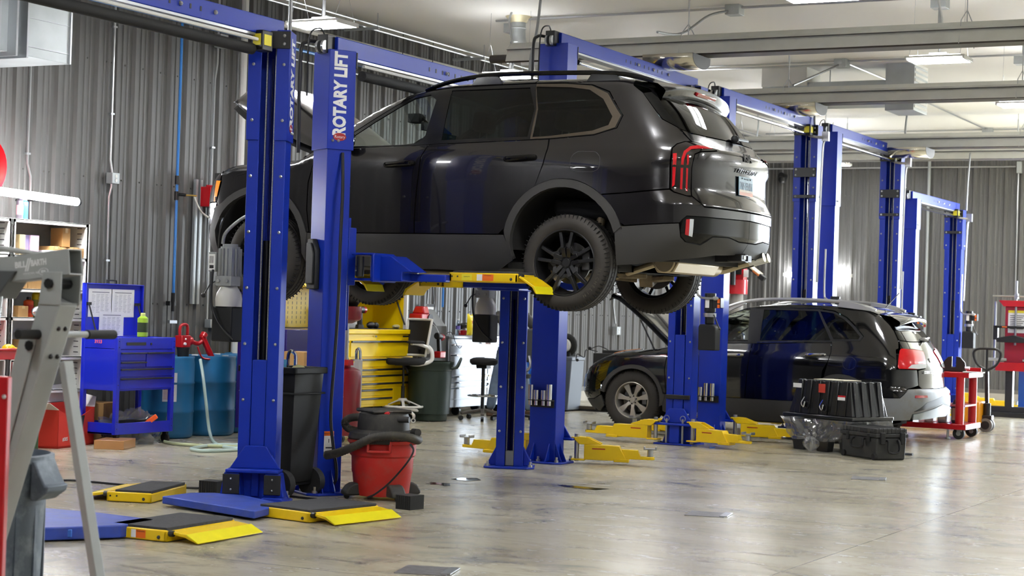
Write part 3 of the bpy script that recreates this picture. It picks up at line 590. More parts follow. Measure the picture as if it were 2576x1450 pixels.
class Body:
    def __init__(s,T,W,P,Fr,Rr,kt=.10,kr=.3,kf=.35,cr=.12,cf=.22,crown=.05,s0=4.2,s1=.9,R=.9,extra=None):
        s.T,s.W,s.P,s.Fr,s.Rr=map(pchip,(T,W,P,Fr,Rr));s.kt,s.kr,s.kf,s.cr,s.cf,s.crown=kt,kr,kf,cr,cf,crown
        s.s0,s.s1,s.R=s0,s1,R;s.extra=extra
    def F(s,x,y,z):
        ay=np.abs(y)
        w=s.W(z)*s.P(x)
        if s.extra is not None: w=w+s.extra(x,z)
        a=smax(ay-w,z-(s.T(x)-s.crown*(y/.7)**2),s.kt)
        a=smax(a,x-(s.Rr(z)-s.cr*(y/.9)**2),s.kr)
        return smax(a,(s.Fr(z)+s.cf*(y/.9)**2)-x,s.kf)
    def frame(s,t):
        # t -> origin(x), direction (dx,dy) of the horizontal ray, near side is -y
        t=np.asarray(t,float)
        th=np.where(t>s.s0,(t-s.s0)/s.R,np.where(t<s.s1,(t-s.s1)/s.R,0.))
        ox=np.clip(t,s.s1,s.s0)
        return ox,np.sin(th),-np.cos(th)
    def at(s,t,z,off=0.):
        ox,dx,dy=s.frame(t);z=np.asarray(z,float)
        lo=np.zeros_like(ox+z);hi=lo+1.6
        for _ in range(34):
            m=(lo+hi)/2;f=s.F(ox+dx*m,dy*m,z);lo=np.where(f<0,m,lo);hi=np.where(f<0,hi,m)
        p=np.stack([ox+dx*lo,dy*lo,z+0*lo],-1)
        if np.any(off): p=p+s.normal(p)*np.asarray(off)[...,None]
        return p
    def top(s,x,y,off=0.):
        lo=np.zeros_like(x*1.+y)+.4;hi=lo+1.8
        for _ in range(34):
            m=(lo+hi)/2;f=s.F(x,y,m);lo=np.where(f<0,m,lo);hi=np.where(f<0,hi,m)
        p=np.stack([x+0*lo,y+0*lo,lo],-1)
        if off: p=p+s.normal(p)*off
        return p
    def normal(s,p,e=2e-3):
        x,y,z=p[...,0],p[...,1],p[...,2]
        n=np.stack([s.F(x+e,y,z)-s.F(x-e,y,z),s.F(x,y+e,z)-s.F(x,y-e,z),s.F(x,y,z+e)-s.F(x,y,z-e)],-1)
        return n/np.maximum(np.linalg.norm(n,axis=-1,keepdims=True),1e-9)
    def param(s,p):
        # local point -> (t,z)
        x,y,z=p
        if x>s.s0: t=s.s0+s.R*np.arctan2(x-s.s0,-y)
        elif x<s.s1: t=s.s1-s.R*np.arctan2(s.s1-x,-y)
        else: t=x
        return t,z
def inpoly(pts,poly):
    x,y=pts[:,0],pts[:,1]; P=np.array(poly); n=len(P); r=np.zeros(len(pts),bool); j=n-1
    for i in range(n):
        xi,yi=P[i]; xj,yj=P[j]
        if yi!=yj: r^=((yi>y)!=(yj>y))&(x<(xj-xi)*(y-yi)/(yj-yi)+xi)
        j=i
    return r
def densify(poly,step,inset=0,rnd=0):
    P=[np.array(p,float) for p in poly]
    A=.5*sum(P[i-1][0]*P[i][1]-P[i][0]*P[i-1][1] for i in range(len(P)))
    if A<0: P=P[::-1]
    if inset:
        Q=[]
        for i in range(len(P)):
            a,b,c=P[i-1],P[i],P[(i+1)%len(P)]; d1=(b-a)/max(np.linalg.norm(b-a),1e-9); d2=(c-b)/max(np.linalg.norm(c-b),1e-9)
            n1=np.array([-d1[1],d1[0]]); n2=np.array([-d2[1],d2[0]]); n=n1+n2; n/=max(np.linalg.norm(n),.3); Q.append(b+n*inset/max(n.dot(n1),.5))
        P=Q
    if rnd:
        Q=[]
        for i in range(len(P)):
            a,b,c=P[i-1],P[i],P[(i+1)%len(P)]; l1,l2=np.linalg.norm(a-b),np.linalg.norm(c-b); r=min(rnd,l1*.4,l2*.4)
            p,q=b+(a-b)/l1*r,b+(c-b)/l2*r
            for t in (0,.25,.5,.75,1): Q.append((1-t)**2*p+2*t*(1-t)*b+t*t*q)
        P=Q
    R=[]
    for i in range(len(P)):
        a,b=P[i],P[(i+1)%len(P)]; n=max(1,int(np.ceil(np.linalg.norm(b-a)/step)))
        for k in range(n): R.append(a+(b-a)*k/n)
    return np.array(R)
def panel(B,name,mt,poly,parent,side=-1,off=0.,inset=.0025,rim=.012,step=.045,holes=(),rnd=0):
    O=densify(poly,step,inset,rnd); Hs=[densify(h,step,0,0) for h in holes]
    lo,hi=O.min(0),O.max(0); g=np.array([(x,z) for x in np.arange(lo[0]+step/2,hi[0],step) for z in np.arange(lo[1]+step/2,hi[1],step)]).reshape(-1,2)
    ok=inpoly(g,O)
    for h in Hs: ok&=~inpoly(g,h)
    allb=np.vstack([O]+Hs)
    if len(g): 
        d=np.array([np.min(np.hypot(*(allb-p).T)) for p in g]); g=g[ok&(d>step*.4)]
    V=[Vector(p) for p in np.vstack([O]+Hs+([g] if len(g) else []))]; E=[]; k=0
    for L in [O]+Hs:
        n=len(L); E+=[(k+i,k+(i+1)%n) for i in range(n)]; k+=n
    vs,es,fs,ov,_,_=geometry.delaunay_2d_cdt(V,E,[],0,1e-5)
    P2=np.array([tuple(v) for v in vs]); C=np.array([P2[list(f)].mean(0) for f in fs]); keep=inpoly(C,O)
    for h in Hs: keep&=~inpoly(C,h)
    fs=[f for f,q in zip(fs,keep) if q]
    P=B.at(P2[:,0],P2[:,1]); N=B.normal(P); P=P+N*off
    # outline in output indices
    mp={}
    for i,l in enumerate(ov):
        for q in l: mp[q]=i
    loops=[]; k=0
    for L in [O]+Hs: loops.append([mp.get(k+i) for i in range(len(L))]); k+=len(L)
    v=[tuple(p) for p in P]; nn=[tuple(n) for n in N]; f=[tuple(q) for q in fs]
    # make faces look outwards
    f=[tuple(reversed(a)) if np.cross(P[a[1]]-P[a[0]],P[a[2]]-P[a[0]]).dot(N[a[0]])<0 else a for a in f]
    if rim:
        for lp in loops:
            lp=[i for i in lp if i is not None]; n=len(lp); b0=len(v)
            for i in range(n):
                t=P[lp[(i+1)%n]]-P[lp[i-1]]; m=np.cross(t,N[lp[i]]); m/=max(np.linalg.norm(m),1e-9)
                v.append(tuple(P[lp[i]])); nn.append(tuple(m)); v.append(tuple(P[lp[i]]-N[lp[i]]*rim)); nn.append(tuple(m))
            for i in range(n):
                j=(i+1)%n; f.append((b0+2*i,b0+2*i+1,b0+2*j+1,b0+2*j))
    if side>0:
        v=[(x,-y,z) for x,y,z in v]; nn=[(x,-y,z) for x,y,z in nn]; f=[tuple(reversed(q)) for q in f]
    me=bpy.data.meshes.new(name); me.from_pydata(v,[],f); me.materials.append(mt); me.polygons.foreach_set('use_smooth',[True]*len(f)); me.validate()
    if len(me.vertices)==len(nn): me.normals_split_custom_set_from_vertices(nn)
    o=bpy.data.objects.new(name,me); COL.objects.link(o); o.parent=parent; return o
def arc(c,r,a0,a1,n=14): return [(c[0]+r*math.cos(math.radians(a0+(a1-a0)*i/n)),c[1]+r*math.sin(math.radians(a0+(a1-a0)*i/n))) for i in range(n+1)]
def mirror_c(poly,tc): return poly+[(2*tc-t,z) for t,z in reversed(poly)]
def topsurf(B,name,mt,x0,x1,parent,dz=.03,nx=14,ny=17,ye=None,off=0,solid=.012):
    xs=np.linspace(x0,x1,nx); v=[];f=[];nn=[]
    for x in xs:
        w=-float(B.at(np.array([x]),np.array([float(B.T(x))-dz]))[0][1]) if ye is None else ye
        ys=np.linspace(-w,w,ny); p=B.top(np.full(ny,x),ys,off); v+=[tuple(q) for q in p]; nn+=[tuple(q) for q in B.normal(p)]
    for i in range(nx-1):
        for j in range(ny-1): f.append((i*ny+j,(i+1)*ny+j,(i+1)*ny+j+1,i*ny+j+1))
    me=bpy.data.meshes.new(name); me.from_pydata(v,[],f); me.materials.append(mt); me.polygons.foreach_set('use_smooth',[True]*len(f)); me.normals_split_custom_set_from_vertices(nn)
    o=bpy.data.objects.new(name,me); COL.objects.link(o); o.parent=parent; return o
def arctext(name,s,size,r,a0,M,mt,parent,step):
    parts=[]
    for i,ch in enumerate(s):
        a=math.radians(a0+i*step); parts.append((ch,M@T(r*math.sin(a),r*math.cos(a),0,-a)))
    vs=[];fs=[]
    for ch,Mx in parts:
        cu=bpy.data.curves.new('t','FONT'); cu.body=ch; cu.size=size; cu.align_x='CENTER'; cu.align_y='CENTER'; cu.resolution_u=2; cu.extrude=.0006
        t=bpy.data.objects.new('t',cu); me=bpy.data.meshes.new_from_object(t); b0=len(vs)
        vs+=[tuple(Mx@v.co) for v in me.vertices]; fs+=[tuple(b0+i for i in p.vertices) for p in me.polygons]
        bpy.data.objects.remove(t); bpy.data.curves.remove(cu); bpy.data.meshes.remove(me)
    me=bpy.data.meshes.new(name); me.from_pydata(vs,[],fs); me.materials.append(mt); o=bpy.data.objects.new(name,me); COL.objects.link(o); o.parent=parent; return o
TYRE=mat('tyre_rubber','#2b2723',.72,var=.15,vscale=9,bump=.12,bscale=60)
TREAD=mat('tyre_groove','#0c0b0a',.9)
DISC=mat('brake_disc','#5c5a57',.35,.8)
def wheel(parent,loc,side,R,wd,rr,style,rimmat,steer=0,cap=None):
    """side -1: the outside face looks to -y"""
    M=T(*loc,0 if side<0 else PI)@Matrix.Rotation(steer,4,'Z')
    A=M@Matrix.Rotation(PI/2,4,'X')      # lathe z axis -> -y
    h=wd/2
    b=MB(A); pr=[(rr-.012,-h+.02),(rr+.01,-h+.004),(rr+.045,-h-.004),(R-.05,-h-.002),(R-.02,-h+.014),(R-.004,-h+.035)]
    nG=4
    for g in range(nG):
        z=-h+.05+(wd-.10)*(g)/(nG-1); pr+=[(R,z-.006),(R-.009,z-.004),(R-.009,z+.004),(R,z+.006)]
    pr+=[(R-.004,h-.035),(R-.02,h-.014),(R-.05,h+.002),(rr+.045,h+.004),(rr+.01,h-.004),(rr-.012,h-.02)]
    b.lathe(pr,72,cap=False)
    b.k=1
    n=64
    for k in range(n):
        a=2*PI*k/n
        for sgn in (-1,1):
            z=sgn*(h-.035); q=T(0,0,0,a)
            b.box(R-.03,R+.0012,-.0022,.0022,min(z,z+sgn*.03),max(z,z+sgn*.03),q@T(0,0,0,0,sgn*.25))
            b.box(R-.02,R+.0008,-.0018,.0018,sgn*.018-.02,sgn*.018+.02,q@T(0,0,0,.03,.6*sgn))
    w=b.build('wheel',[TYRE,TREAD],parent,smooth=50)
    b=MB(A); b.lathe([(rr-.012,h-.02),(rr+.004,h-.008),(rr-.008,h-.004),(rr-.02,h-.03),(rr-.035,h-.09),(rr-.04,-h+.05),(rr-.01,-h+.01),(rr-.014,-h+.005),(rr-.03,-h+.03)],48,cap=False)
    # spokes
    zf=h-.035
    if style=='five_split':
        for k in range(5):
            q=T(0,0,0,math.radians(90+72*k)); up=(0,0,1)
            for s in (-1,1):
                p0,p1,p2=[q@Vector(v) for v in ((.05,s*.020,zf-.032),(.115,s*.026,zf-.010),(rr-.015,s*.052,zf-.014))]
                b.bar(p0,p1+(p1-p0)*.1,.034,.05,up) ; b.bar(p1,p2,.027,.05,up)
                # web that closes the foot of the wide window
                e_=T(0,0,0,math.radians(90+72*k+s*36))@Vector((.098,0,zf-.020)); b.bar(q@Vector((.128,s*.030,zf-.012)),e_,.03,.045,up)
    else:
        for k in range(7):
            q=T(0,0,0,2*PI*k/7+.25); v=[(.04,-.026,zf-.022),(.04,.026,zf-.022),(.10,-.021,zf-.004),(.10,.021,zf-.004),(rr-.015,-.043,zf-.012),(rr-.015,.043,zf-.012)]
            lo=[(x,y,z-.03) for x,y,z in v]; b.add(v+lo,[(0,2,3,1),(2,4,5,3),(6,7,9,8),(8,9,11,10),(0,6,8,2),(2,8,10,4),(1,3,9,7),(3,5,11,9)],q)
    b.cyl((0,0,zf-.06),(0,0,zf-.016),.075,.066,n=28); b.cyl((0,0,zf-.02),(0,0,zf-.004),.036,.033,n=20)
    b.build('rim',rimmat,w,bev=.003)
    for k in range(5 if style=='five_split' else 6):
        a=2*PI*k/(5 if style=='five_split' else 6)+.3; b=MB(A); b.cyl((.05*math.cos(a),.05*math.sin(a),zf-.03),(.05*math.cos(a),.05*math.sin(a),zf-.008),.010,n=6)
        b.build('lug_nut',BLK if style!='five_split' else mat('black_chrome','#3a3a3e',.2,.9),w)
    b=MB(A); b.cyl((0,0,-.03),(0,0,-.012),.165,n=32); b.cyl((0,0,-.07),(0,0,.03),.07,n=20); b.build('brake_disc',DISC,w)
    b=MB(A); b.cb((.14,.03,-.02),(.07,.17,.09)); b.build('brake_caliper',mat('caliper_grey','#77777a',.45,.5),w,bev=.01)
    if cap: arctext('sidewall_lettering',cap,.036,R-.062,100,A@T(0,0,h+.004),mat('raised_rubber','#4a443b',.7),w,6.2)
    return w
DARKIN=mat('dark_interior','#101012',.8); SEATM=mat('seat_fabric','#1d1d20',.8); UNDER=mat('underbody','#1a1918',.85)
GLASSF=glassmat('clear_glass','#f3f9f7'); GLASSP=glassmat('privacy_glass','#33403f'); GLASSR=glassmat('rear_glass','#2a3030')
CLADM=mat('matte_cladding','#323130',.62,bump=.1,bscale=200); PIANO=mat('gloss_black_trim','#060607',.10,spec=.35); WINTRIM=mat('window_trim','#0e0e10',.25)
LENSR=mat('red_lens','#b10f1b',.08,coat=1); LENSD=mat('smoked_lens','#120c0d',.06,coat=1); LENSC=mat('clear_lens','#cfd4d6',.08,coat=1); AMBER=mat('amber_lens','#f08a12',.15,coat=1,emit=('#f08a12',.15))
def seat(P,x,y,z,name='seat',w=.5,head=True,m=None):
    b=MB(); b.prism([(x-.1,z+.05),(x+.02,z+.02),(x+.16,z+.66),(x+.06,z+.68)],'y',y-w/2,y+w/2); b.prism([(x-.55,z-.05),(x,z-.08),(x+.02,z+.06),(x-.55,z+.1)],'y',y-w/2,y+w/2)
    s=b.build(name,m or SEATM,P,bev=.04,seg=3)
    if head:
        b=MB(); b.cb((x+.14,y,z+.80),(.11,.27,.17),0,0,.15); b.build('headrest',m or SEATM,s,bev=.04,seg=3)
        b=MB()
        for q in (-.06,.06): b.cyl((x+.12,y+q,z+.62),(x+.14,y+q,z+.75),.007,n=6)
        b.build('headrest_post',STEEL,s)
    return s
# ---------------------------------------------------------------- the raised SUV
KB=Body(T=[(0,.95),(.12,1.0),(.5,1.07),(1.2,1.125),(1.38,1.19),(1.55,1.30),(1.95,1.53),(2.31,1.672),(2.65,1.72),(3.3,1.738),(4.0,1.732),(4.35,1.718),(4.7,1.68),(5.2,1.6)],
     W=[(.05,.88),(.16,.925),(.28,.96),(.42,.985),(.7,.992),(.95,.988),(1.08,.975),(1.16,.945),(1.3,.90),(1.5,.825),(1.62,.775),(1.72,.72),(1.85,.64)],
     P=[(0,.97),(.5,.985),(1,1),(4,1),(4.5,.985),(5,.96)],
     Fr=[(.15,.15),(.35,.03),(.55,0),(.95,.02),(1.05,.1),(1.25,.4)],
     Rr=[(.15,4.72),(.3,4.9),(.48,5.0),(.68,5.0),(.74,4.97),(.8,4.945),(.97,4.94),(1.01,4.965),(1.12,4.955),(1.18,4.88),(1.3,4.79),(1.55,4.60),(1.75,4.45)],
     s0=4.1,s1=.95,R=.9,crown=.035,kt=.08)
KTC=4.1+.9*PI/2; KFC=.95-.9*PI/2
KP=mat('charcoal_car_paint','#1a181a',.22,.35,coat=1,spec=.6)
KX,KY,KZ=-10.07,13.545,1.67
K=thing('suv','dark charcoal grey three-row SUV raised high on the blue lift with bonnet open','car',(KX,KY,KZ))
RA,FA=(3.80,.36),(.90,.34)
win1=[(1.785,1.165),(1.80,1.262),(1.969,1.373),(2.148,1.482),(2.309,1.573),(2.451,1.601),(2.52,1.554),(2.492,1.247),(2.43,1.186),(2.3,1.172)]
win2=[(2.646,1.633),(2.655,1.204),(2.987,1.212),(3.446,1.22),(3.461,1.448),(3.374,1.635)]
win3=[(3.428,1.641),(3.743,1.625),(3.915,1.600),(4.051,1.521),(4.165,1.37),(4.143,1.301),(4.013,1.258),(3.635,1.22),(3.49,1.215),(3.49,1.45)]
trim3=[(3.42,1.664),(3.683,1.655),(3.927,1.631),(4.081,1.564),(4.236,1.38),(4.203,1.283),(4.032,1.23),(3.646,1.205),(3.475,1.2),(3.478,1.45)]
sur=[(1.66,1.163),(1.80,1.155),(2.408,1.165),(2.54,1.172),(3.43,1.195),(3.646,1.20),(4.032,1.226),(4.213,1.279),(4.25,1.38),(4.091,1.574),(3.927,1.637),(3.683,1.661),(3.403,1.67),(2.65,1.66),(2.45,1.637),(2.31,1.602),(2.148,1.512),(1.969,1.402),(1.763,1.27)]
roofz=lambda t: float(KB.T(t))-.03
rt=lambda a,b_,n=10,d=0: [(t,roofz(t)-d) for t in np.linspace(a,b_,n)]
fdoor=[(1.42,.437),(1.392,.63),(1.397,.86),(1.435,1.0),(1.53,1.10),(1.655,1.158),(1.80,1.150),(2.408,1.160),(2.537,1.167),(2.49,1.058),(2.467,.787),(2.452,.55),(2.455,.437)]
rdoor=[(2.46,.437),(2.457,.55),(2.472,.787),(2.495,1.058),(2.542,1.168),(3.43,1.19),(3.64,1.196),(3.646,1.119),(3.62,.991),(3.56,.82)]+arc(RA,.518,119,166,6)+[(3.24,.437)]
fend=[(1.415,.437),(1.387,.63),(1.392,.86),(1.43,1.0),(1.525,1.10),(1.46,1.14),(1.36,1.118),(.985,1.088),(.72,1.05),(.55,1.005),(.505,.97),(.52,.87),(.47,.70),(.485,.66)]+arc(FA,.50,138,12,12)
quar=[(3.651,1.119),(3.65,1.196),(4.032,1.222),(4.217,1.276),(4.256,1.38),(4.095,1.58),(3.93,1.641),(3.683,1.665),(3.403,1.674)]+rt(3.40,4.30,8)+[(4.31,1.63),(4.405,1.565),(4.484,1.462),(4.562,1.349),(4.674,1.288),(4.765,1.176),(4.715,1.174),(4.652,1.15),(4.615,1.112),(4.605,1.0),(4.607,.80),(4.35,.77),(4.13,.755)]+arc(RA,.518,48,118,8)+[(3.625,.991)]
rail=[(1.43,1.15),(1.53,1.115),(1.66,1.168),(1.763,1.275),(1.969,1.407),(2.148,1.517),(2.31,1.607),(2.45,1.642),(2.65,1.665),(3.398,1.675)]+rt(3.395,2.3,10)+rt(2.25,1.45,12,.012)
bump=[(4.135,.75),(4.35,.765),(4.607,.793),(4.634,.772),(4.735,.742),(4.752,.745),(4.839,.668),(KTC,.668),(KTC,.605),(4.974,.595),(4.716,.595),(4.689,.567),(4.672,.54),(4.318,.513),(4.259,.557),(4.197,.649)]
ins=[(4.677,.49),(4.689,.567),(4.716,.593),(4.974,.593),(KTC,.603),(KTC,.428),(5.332,.427),(5.138,.455),(4.934,.449),(4.83,.382),(4.722,.394),(4.684,.434)]
low=[(4.30,.508),(4.668,.537),(4.674,.49),(4.681,.432),(4.720,.391),(4.83,.379),(4.934,.446),(5.138,.452),(5.332,.424),(KTC,.424),(KTC,.33),(5.05,.31),(4.62,.25),(4.4,.215),(4.256,.205),(4.25,.36),(4.245,.46)]
archr=arc(RA,.452,12,197,20)+[(3.30,.44)]+arc(RA,.515,168,14,20)+[(4.30,.508)]
archf=arc(FA,.44,-10,150,18)+[(.44,.64)]+arc(FA,.497,135,12,16)+[(1.40,.43),(1.36,.2)]
sill=[(1.40,.434),(2.45,.434),(3.29,.434),(3.345,.33),(3.375,.24),(3.2,.135),(1.84,.165),(1.40,.165),(1.345,.21),(1.37,.3)]
fbump=mirror_c([(.40,.50),(.455,.65),(.465,.695),(.324,.695),(.349,.803),(.43,.965),(.2,.985),(KFC,.985)][::-1],KFC) if 0 else [(KFC,.40),(.31,.40),(.375,.50),(.45,.65),(.465,.695),(.324,.695),(.349,.803),(.43,.965),(.2,.975),(KFC,.975)]
flow=[(KFC,.17),(.285,.2),(.45,.24),(.455,.45),(.52,.56),(.465,.64),(.375,.49),(.31,.395),(KFC,.395)]
headl=[(.475,.982),(.436,.968),(.353,.803),(.324,.699),(.463,.70),(.508,.873),(.498,.965)]
tail=[(4.619,1.108),(4.652,1.142),(4.715,1.167),(4.788,1.168),(4.873,1.164),(4.995,1.149),(4.985,1.123),(4.809,1.097),(4.764,1.074),(4.749,1.01),(4.744,.751),(4.713,.748),(4.634,.776),(4.612,.80),(4.61,1.0)]
for s in (-1,1):
    d=panel(KB,'door',KP,fdoor,K,s); d2=panel(KB,'door',KP,rdoor,K,s)
    for dd,x0,x1,zz in ((d,2.16,2.43,1.0),(d2,3.285,3.55,1.035)):
        y=s*-float(KB.at(np.array([2.3]),np.array([zz]))[0][1]); b=MB(); b.tube([(x0,y*.985,zz),(x0+.03,y*1.022,zz+.004),(x1-.04,y*1.025,zz+.014),(x1,y*.985,zz+.014)],.021,10,6); b.sph(((x0+x1)/2-.03,y*.985,zz-.03),.06,14,(1.25,.25,.6)); b.build('handle',PIANO,dd)
    panel(KB,'front_wing',KP,fend,K,s); panel(KB,'quarter_panel',KP,quar,K,s); panel(KB,'roof_side',KP,rail,K,s)
    panel(KB,'bumper_cover',KP,bump,K,s); panel(KB,'bumper_cover',KP,fbump,K,s,off=-.002)
    i_=panel(KB,'bumper_insert',PIANO,ins,K,s,off=-.006)
    panel(KB,'reflector',LENSR,[(4.708,.452),(4.712,.568),(4.735,.572),(4.732,.444)],i_,s,off=.002,inset=0)
    panel(KB,'clear_reflector',LENSC,[(4.736,.572),(4.733,.444),(4.757,.436),(4.762,.572)],i_,s,off=.002,inset=0)
    c=panel(KB,'bumper_cladding',CLADM,low,K,s,off=.003,rim=.02); panel(KB,'arch_cladding',CLADM,archr,K,s,off=.012,rim=.05,inset=0); panel(KB,'arch_cladding',CLADM,archf,K,s,off=.012,rim=.05,inset=0)
    panel(KB,'sill_cladding',CLADM,sill,K,s,off=.006,rim=.04); panel(KB,'bumper_cladding',CLADM,flow,K,s,off=.006,rim=.03)
    panel(KB,'window_frame',WINTRIM,sur,K,s,off=-.001,holes=[win1,win2,trim3],inset=0)
    panel(KB,'window_trim',mat('bronze_trim','#4d453b',.4,.5),trim3,K,s,off=.003,holes=[win3],inset=0)
    panel(KB,'door_glass',GLASSF,win1,K,s,off=-.006,rim=0,inset=-.004); panel(KB,'door_glass',GLASSP,win2,K,s,off=-.006,rim=0,inset=-.004); panel(KB,'quarter_glass',GLASSP,win3,K,s,off=-.004,rim=0,inset=-.004)
    h=panel(KB,'headlight',LENSC if 0 else LENSD,headl,K,s,off=.002); panel(KB,'turn_signal',AMBER,[(.447,.887),(.505,.883),(.47,.745),(.432,.746)],h,s,off=.004,inset=0)
    panel(KB,'fog_light',LENSC,[(.27,.56),(.30,.56),(.33,.49),(.30,.49)],h,s,off=.004,inset=0)
    tl=panel(KB,'tail_light',LENSD,tail,K,s,off=.006)
    for poly in ([(4.622,1.07),(4.646,1.072),(4.638,.829),(4.622,.812)],[(4.672,.80),(4.686,.795),(4.690,1.02),(4.705,1.075),(4.74,1.108),(4.80,1.118),(4.93,1.128),(4.925,1.143),(4.793,1.141),(4.732,1.128),(4.69,1.09),(4.674,1.032)],[(4.711,1.063),(4.723,1.064),(4.721,.781),(4.709,.789)]):
        panel(KB,'light_bar',LENSR,poly,tl,s,off=.008,inset=0,rim=.004,step=.02)
    if s<0:
        panel(KB,'fuel_door',KP,[(3.915,1.089),(4.073,1.087),(4.113,1.048),(4.11,.955),(4.061,.931),(3.893,.938),(3.86,.957),(3.87,1.051)],K,s,off=.0015,inset=0,rim=.004,rnd=.03)
        panel(KB,'fuel_door_gap',INK,[(3.911,1.093),(4.077,1.091),(4.118,1.050),(4.115,.952),(4.063,.927),(3.891,.934),(3.855,.955),(3.865,1.053)],K,s,off=.0006,inset=0,rim=.0,rnd=.03)
    panel(KB,'pillar_trim',PIANO,[(4.41,1.562),(4.487,1.462),(4.565,1.352),(4.674,1.292),(4.70,1.277),(4.664,1.33),(4.569,1.458),(4.52,1.58)],K,s,off=.001,inset=0)
    b=MB(); y=s*.70
    b.tube([(2.36,y,1.645),(2.50,y,1.692),(2.70,y,1.732),(2.95,y,1.755),(3.4,y,1.758),(3.9,y,1.745),(4.2,y,1.72),(4.42,y*.97,1.665)],.019,8,6); 
    for x in (2.95,4.0): b.prism([(x-.16,1.66),(x+.16,1.66),(x+.1,1.74),(x-.1,1.745)],'y',y-.014,y+.014)
    b.build('roof_rail',PIANO,K)
    b=MB(); yy=s*1.02; b.sph((1.78,yy,1.22),.12,16,(.55,.95,.8)); b.bar((1.76,s*.92,1.17),(1.78,s*1.0,1.18),.06,.05); b.build('door_mirror',PIANO,K)
for o_,n_,t_ in ((0,'rear_glass',0),):
    g=mirror_c([(KTC,1.66),(4.75,1.655),(4.53,1.64),(4.50,1.59),(4.569,1.458),(4.664,1.33),(4.70,1.277),(4.78,1.25),(4.967,1.243),(KTC,1.25)][1:-1],KTC); gl=panel(KB,'rear_glass',GLASSR,g,K,off=-.002,rim=.004)
hat=mirror_c([(4.967,1.236),(4.78,1.244),(4.708,1.268),(4.770,1.176),(4.873,1.168),(4.999,1.153),(4.990,1.119),(4.812,1.093),(4.768,1.072),(4.753,1.01),(4.752,.753),(4.839,.675)],KTC)
ht=panel(KB,'tailgate',KP,hat,K)
topsurf(KB,'windscreen',GLASSF,1.40,2.28,K,dz=.045); topsurf(KB,'roof',KP,2.30,4.45,K,nx=26)
b=MB()
def sp(u,v):
    y=-.69+1.38*u; e=(abs(y)/.69)**3
    zf=float(KB.top(np.array([4.30]),np.array([y*.96]))[0][2])
    prof=[(4.28,zf+.002),(4.45,zf-.010),(4.575-.06*e,zf-.038-.02*e),(4.60-.07*e,zf-.055-.025*e),(4.565-.075*e,zf-.115-.035*e),(4.545-.075*e,zf-.135-.04*e),(4.52-.06*e,zf-.13-.03*e),(4.40,zf-.06),(4.28,zf-.02)]
    k=v*(len(prof)-1); i=min(int(k),len(prof)-2); f=k-i; a,c=prof[i],prof[i+1]; return (a[0]+(c[0]-a[0])*f,y,a[1]+(c[1]-a[1])*f)
b.grid(sp,25,29); s_=b.build('spoiler',KP,K,smooth=50)
b=MB(); b.cb((4.583,0,1.615),(.03,.40,.032),0,0,.5); b.build('brake_light',LENSR,s_,bev=.006)
b=MB(); b.prism([(4.08,1.685),(4.30,1.665),(4.29,1.73),(4.26,1.735)],'y',-.012,.012); b.build('fin_antenna',PIANO,K,bev=.006)
# wiper, badges, plate, hitch, exhaust
wp=KB.at(np.array([KTC,KTC+.45]),np.array([1.25,1.27]),.03); b=MB(); b.tube([wp[0],wp[1]],.012); b.sph(wp[0],.035,10); b.build('rear_wiper',PLAST,K)
def rearM(z,y=0,off=.004): 
    p=KB.at(np.array([KTC+y/.55]),np.array([z]))[0]; n=KB.normal(np.array([p]))[0]; q=p+n*off; yy=Vector((0,1,0)); up=Vector(n).cross(yy); return axes((0,1,0),up,q)
SILV=mat('dark_chrome_badge','#55555a',.2,.9)
txt('badge_lettering','KIA',.085,rearM(1.105),SILV,ht,bold=.002,ext=.004,sx=1.3)
txt('badge_lettering','T E L L U R I D E',.048,rearM(1.0),SILV,ht,bold=.001,ext=.003,sx=1.25)
pm=rearM(.88,0,.016); b=MB(pm); b.box(-.152,.152,-.076,.076,-.008,0); pl=b.build('license_plate',mat('plate_blue','#a9cbe0',.35),K,bev=.002)
b=MB(pm); b.box(-.15,.15,-.074,-.045,0,.0006); b.build('plate_sunset_band',mat('plate_orange','#e08a52',.4),pl,smooth=0)
b=MB(pm); b.box(-.15,.15,-.045,-.028,0,.0006); b.build('plate_pale_band',mat('plate_cream','#ecd9b8',.4),pl,smooth=0)
b=MB(pm)
for x in (-.09,.09): b.cyl((x,.062,0),(x,.062,.004),.007,n=8)
b.build('plate_screw',INK,pl)
txt('plate_number','705 ENH',.085,pm@T(0,0,.001),mat('plate_ink','#37506e',.4),pl,bold=.0015,ext=.0006,sx=.86)
txt('plate_state','North Dakota',.02,pm@T(0,.06,.001),mat('plate_ink','#37506e',.4),pl,ext=.0004)
b=MB(); b.box(4.72,4.98,-.04,.04,.27,.34); b.box(4.86,4.98,-.12,.12,.275,.335); h_=b.build('tow_hitch',BLK,K,bev=.008)
b=MB(); b.box(4.981,4.983,-.07,-.02,.295,.325); b.build('hitch_label',WLAB,h_,smooth=0)
EXH=mat('heat_tinted_steel','#b9ab8e',.35,.7,bump=.1,bscale=60)
b=MB(); b.cyl((4.50,-.55,.25),(4.50,.50,.25),.088,n=24); b.prism([(4.38,.25),(4.43,.165),(4.57,.165),(4.62,.25),(4.57,.31),(4.43,.31)],'y',-.53,.34); b.tube([(4.48,.4,.25),(4.55,.55,.22),(4.7,.58,.27),(4.82,.59,.305)],.035,10,5); b.tube([(4.42,-.5,.24),(3.9,-.35,.12),(3.3,-.1,.12),(2,-.1,.14)],.03,8,5); b.build('muffler',EXH,K,bev=.01)
b=MB(); 
for q in (0,.11): b.cyl((4.80,.54+q,.30),(4.93,.54+q,.335),.04,n=16)
b.build('exhaust_tip',CHROME,K)
ARMM=mat('rusty_brown_arm','#7d6f58',.6,.4,var=.3,vscale=12)
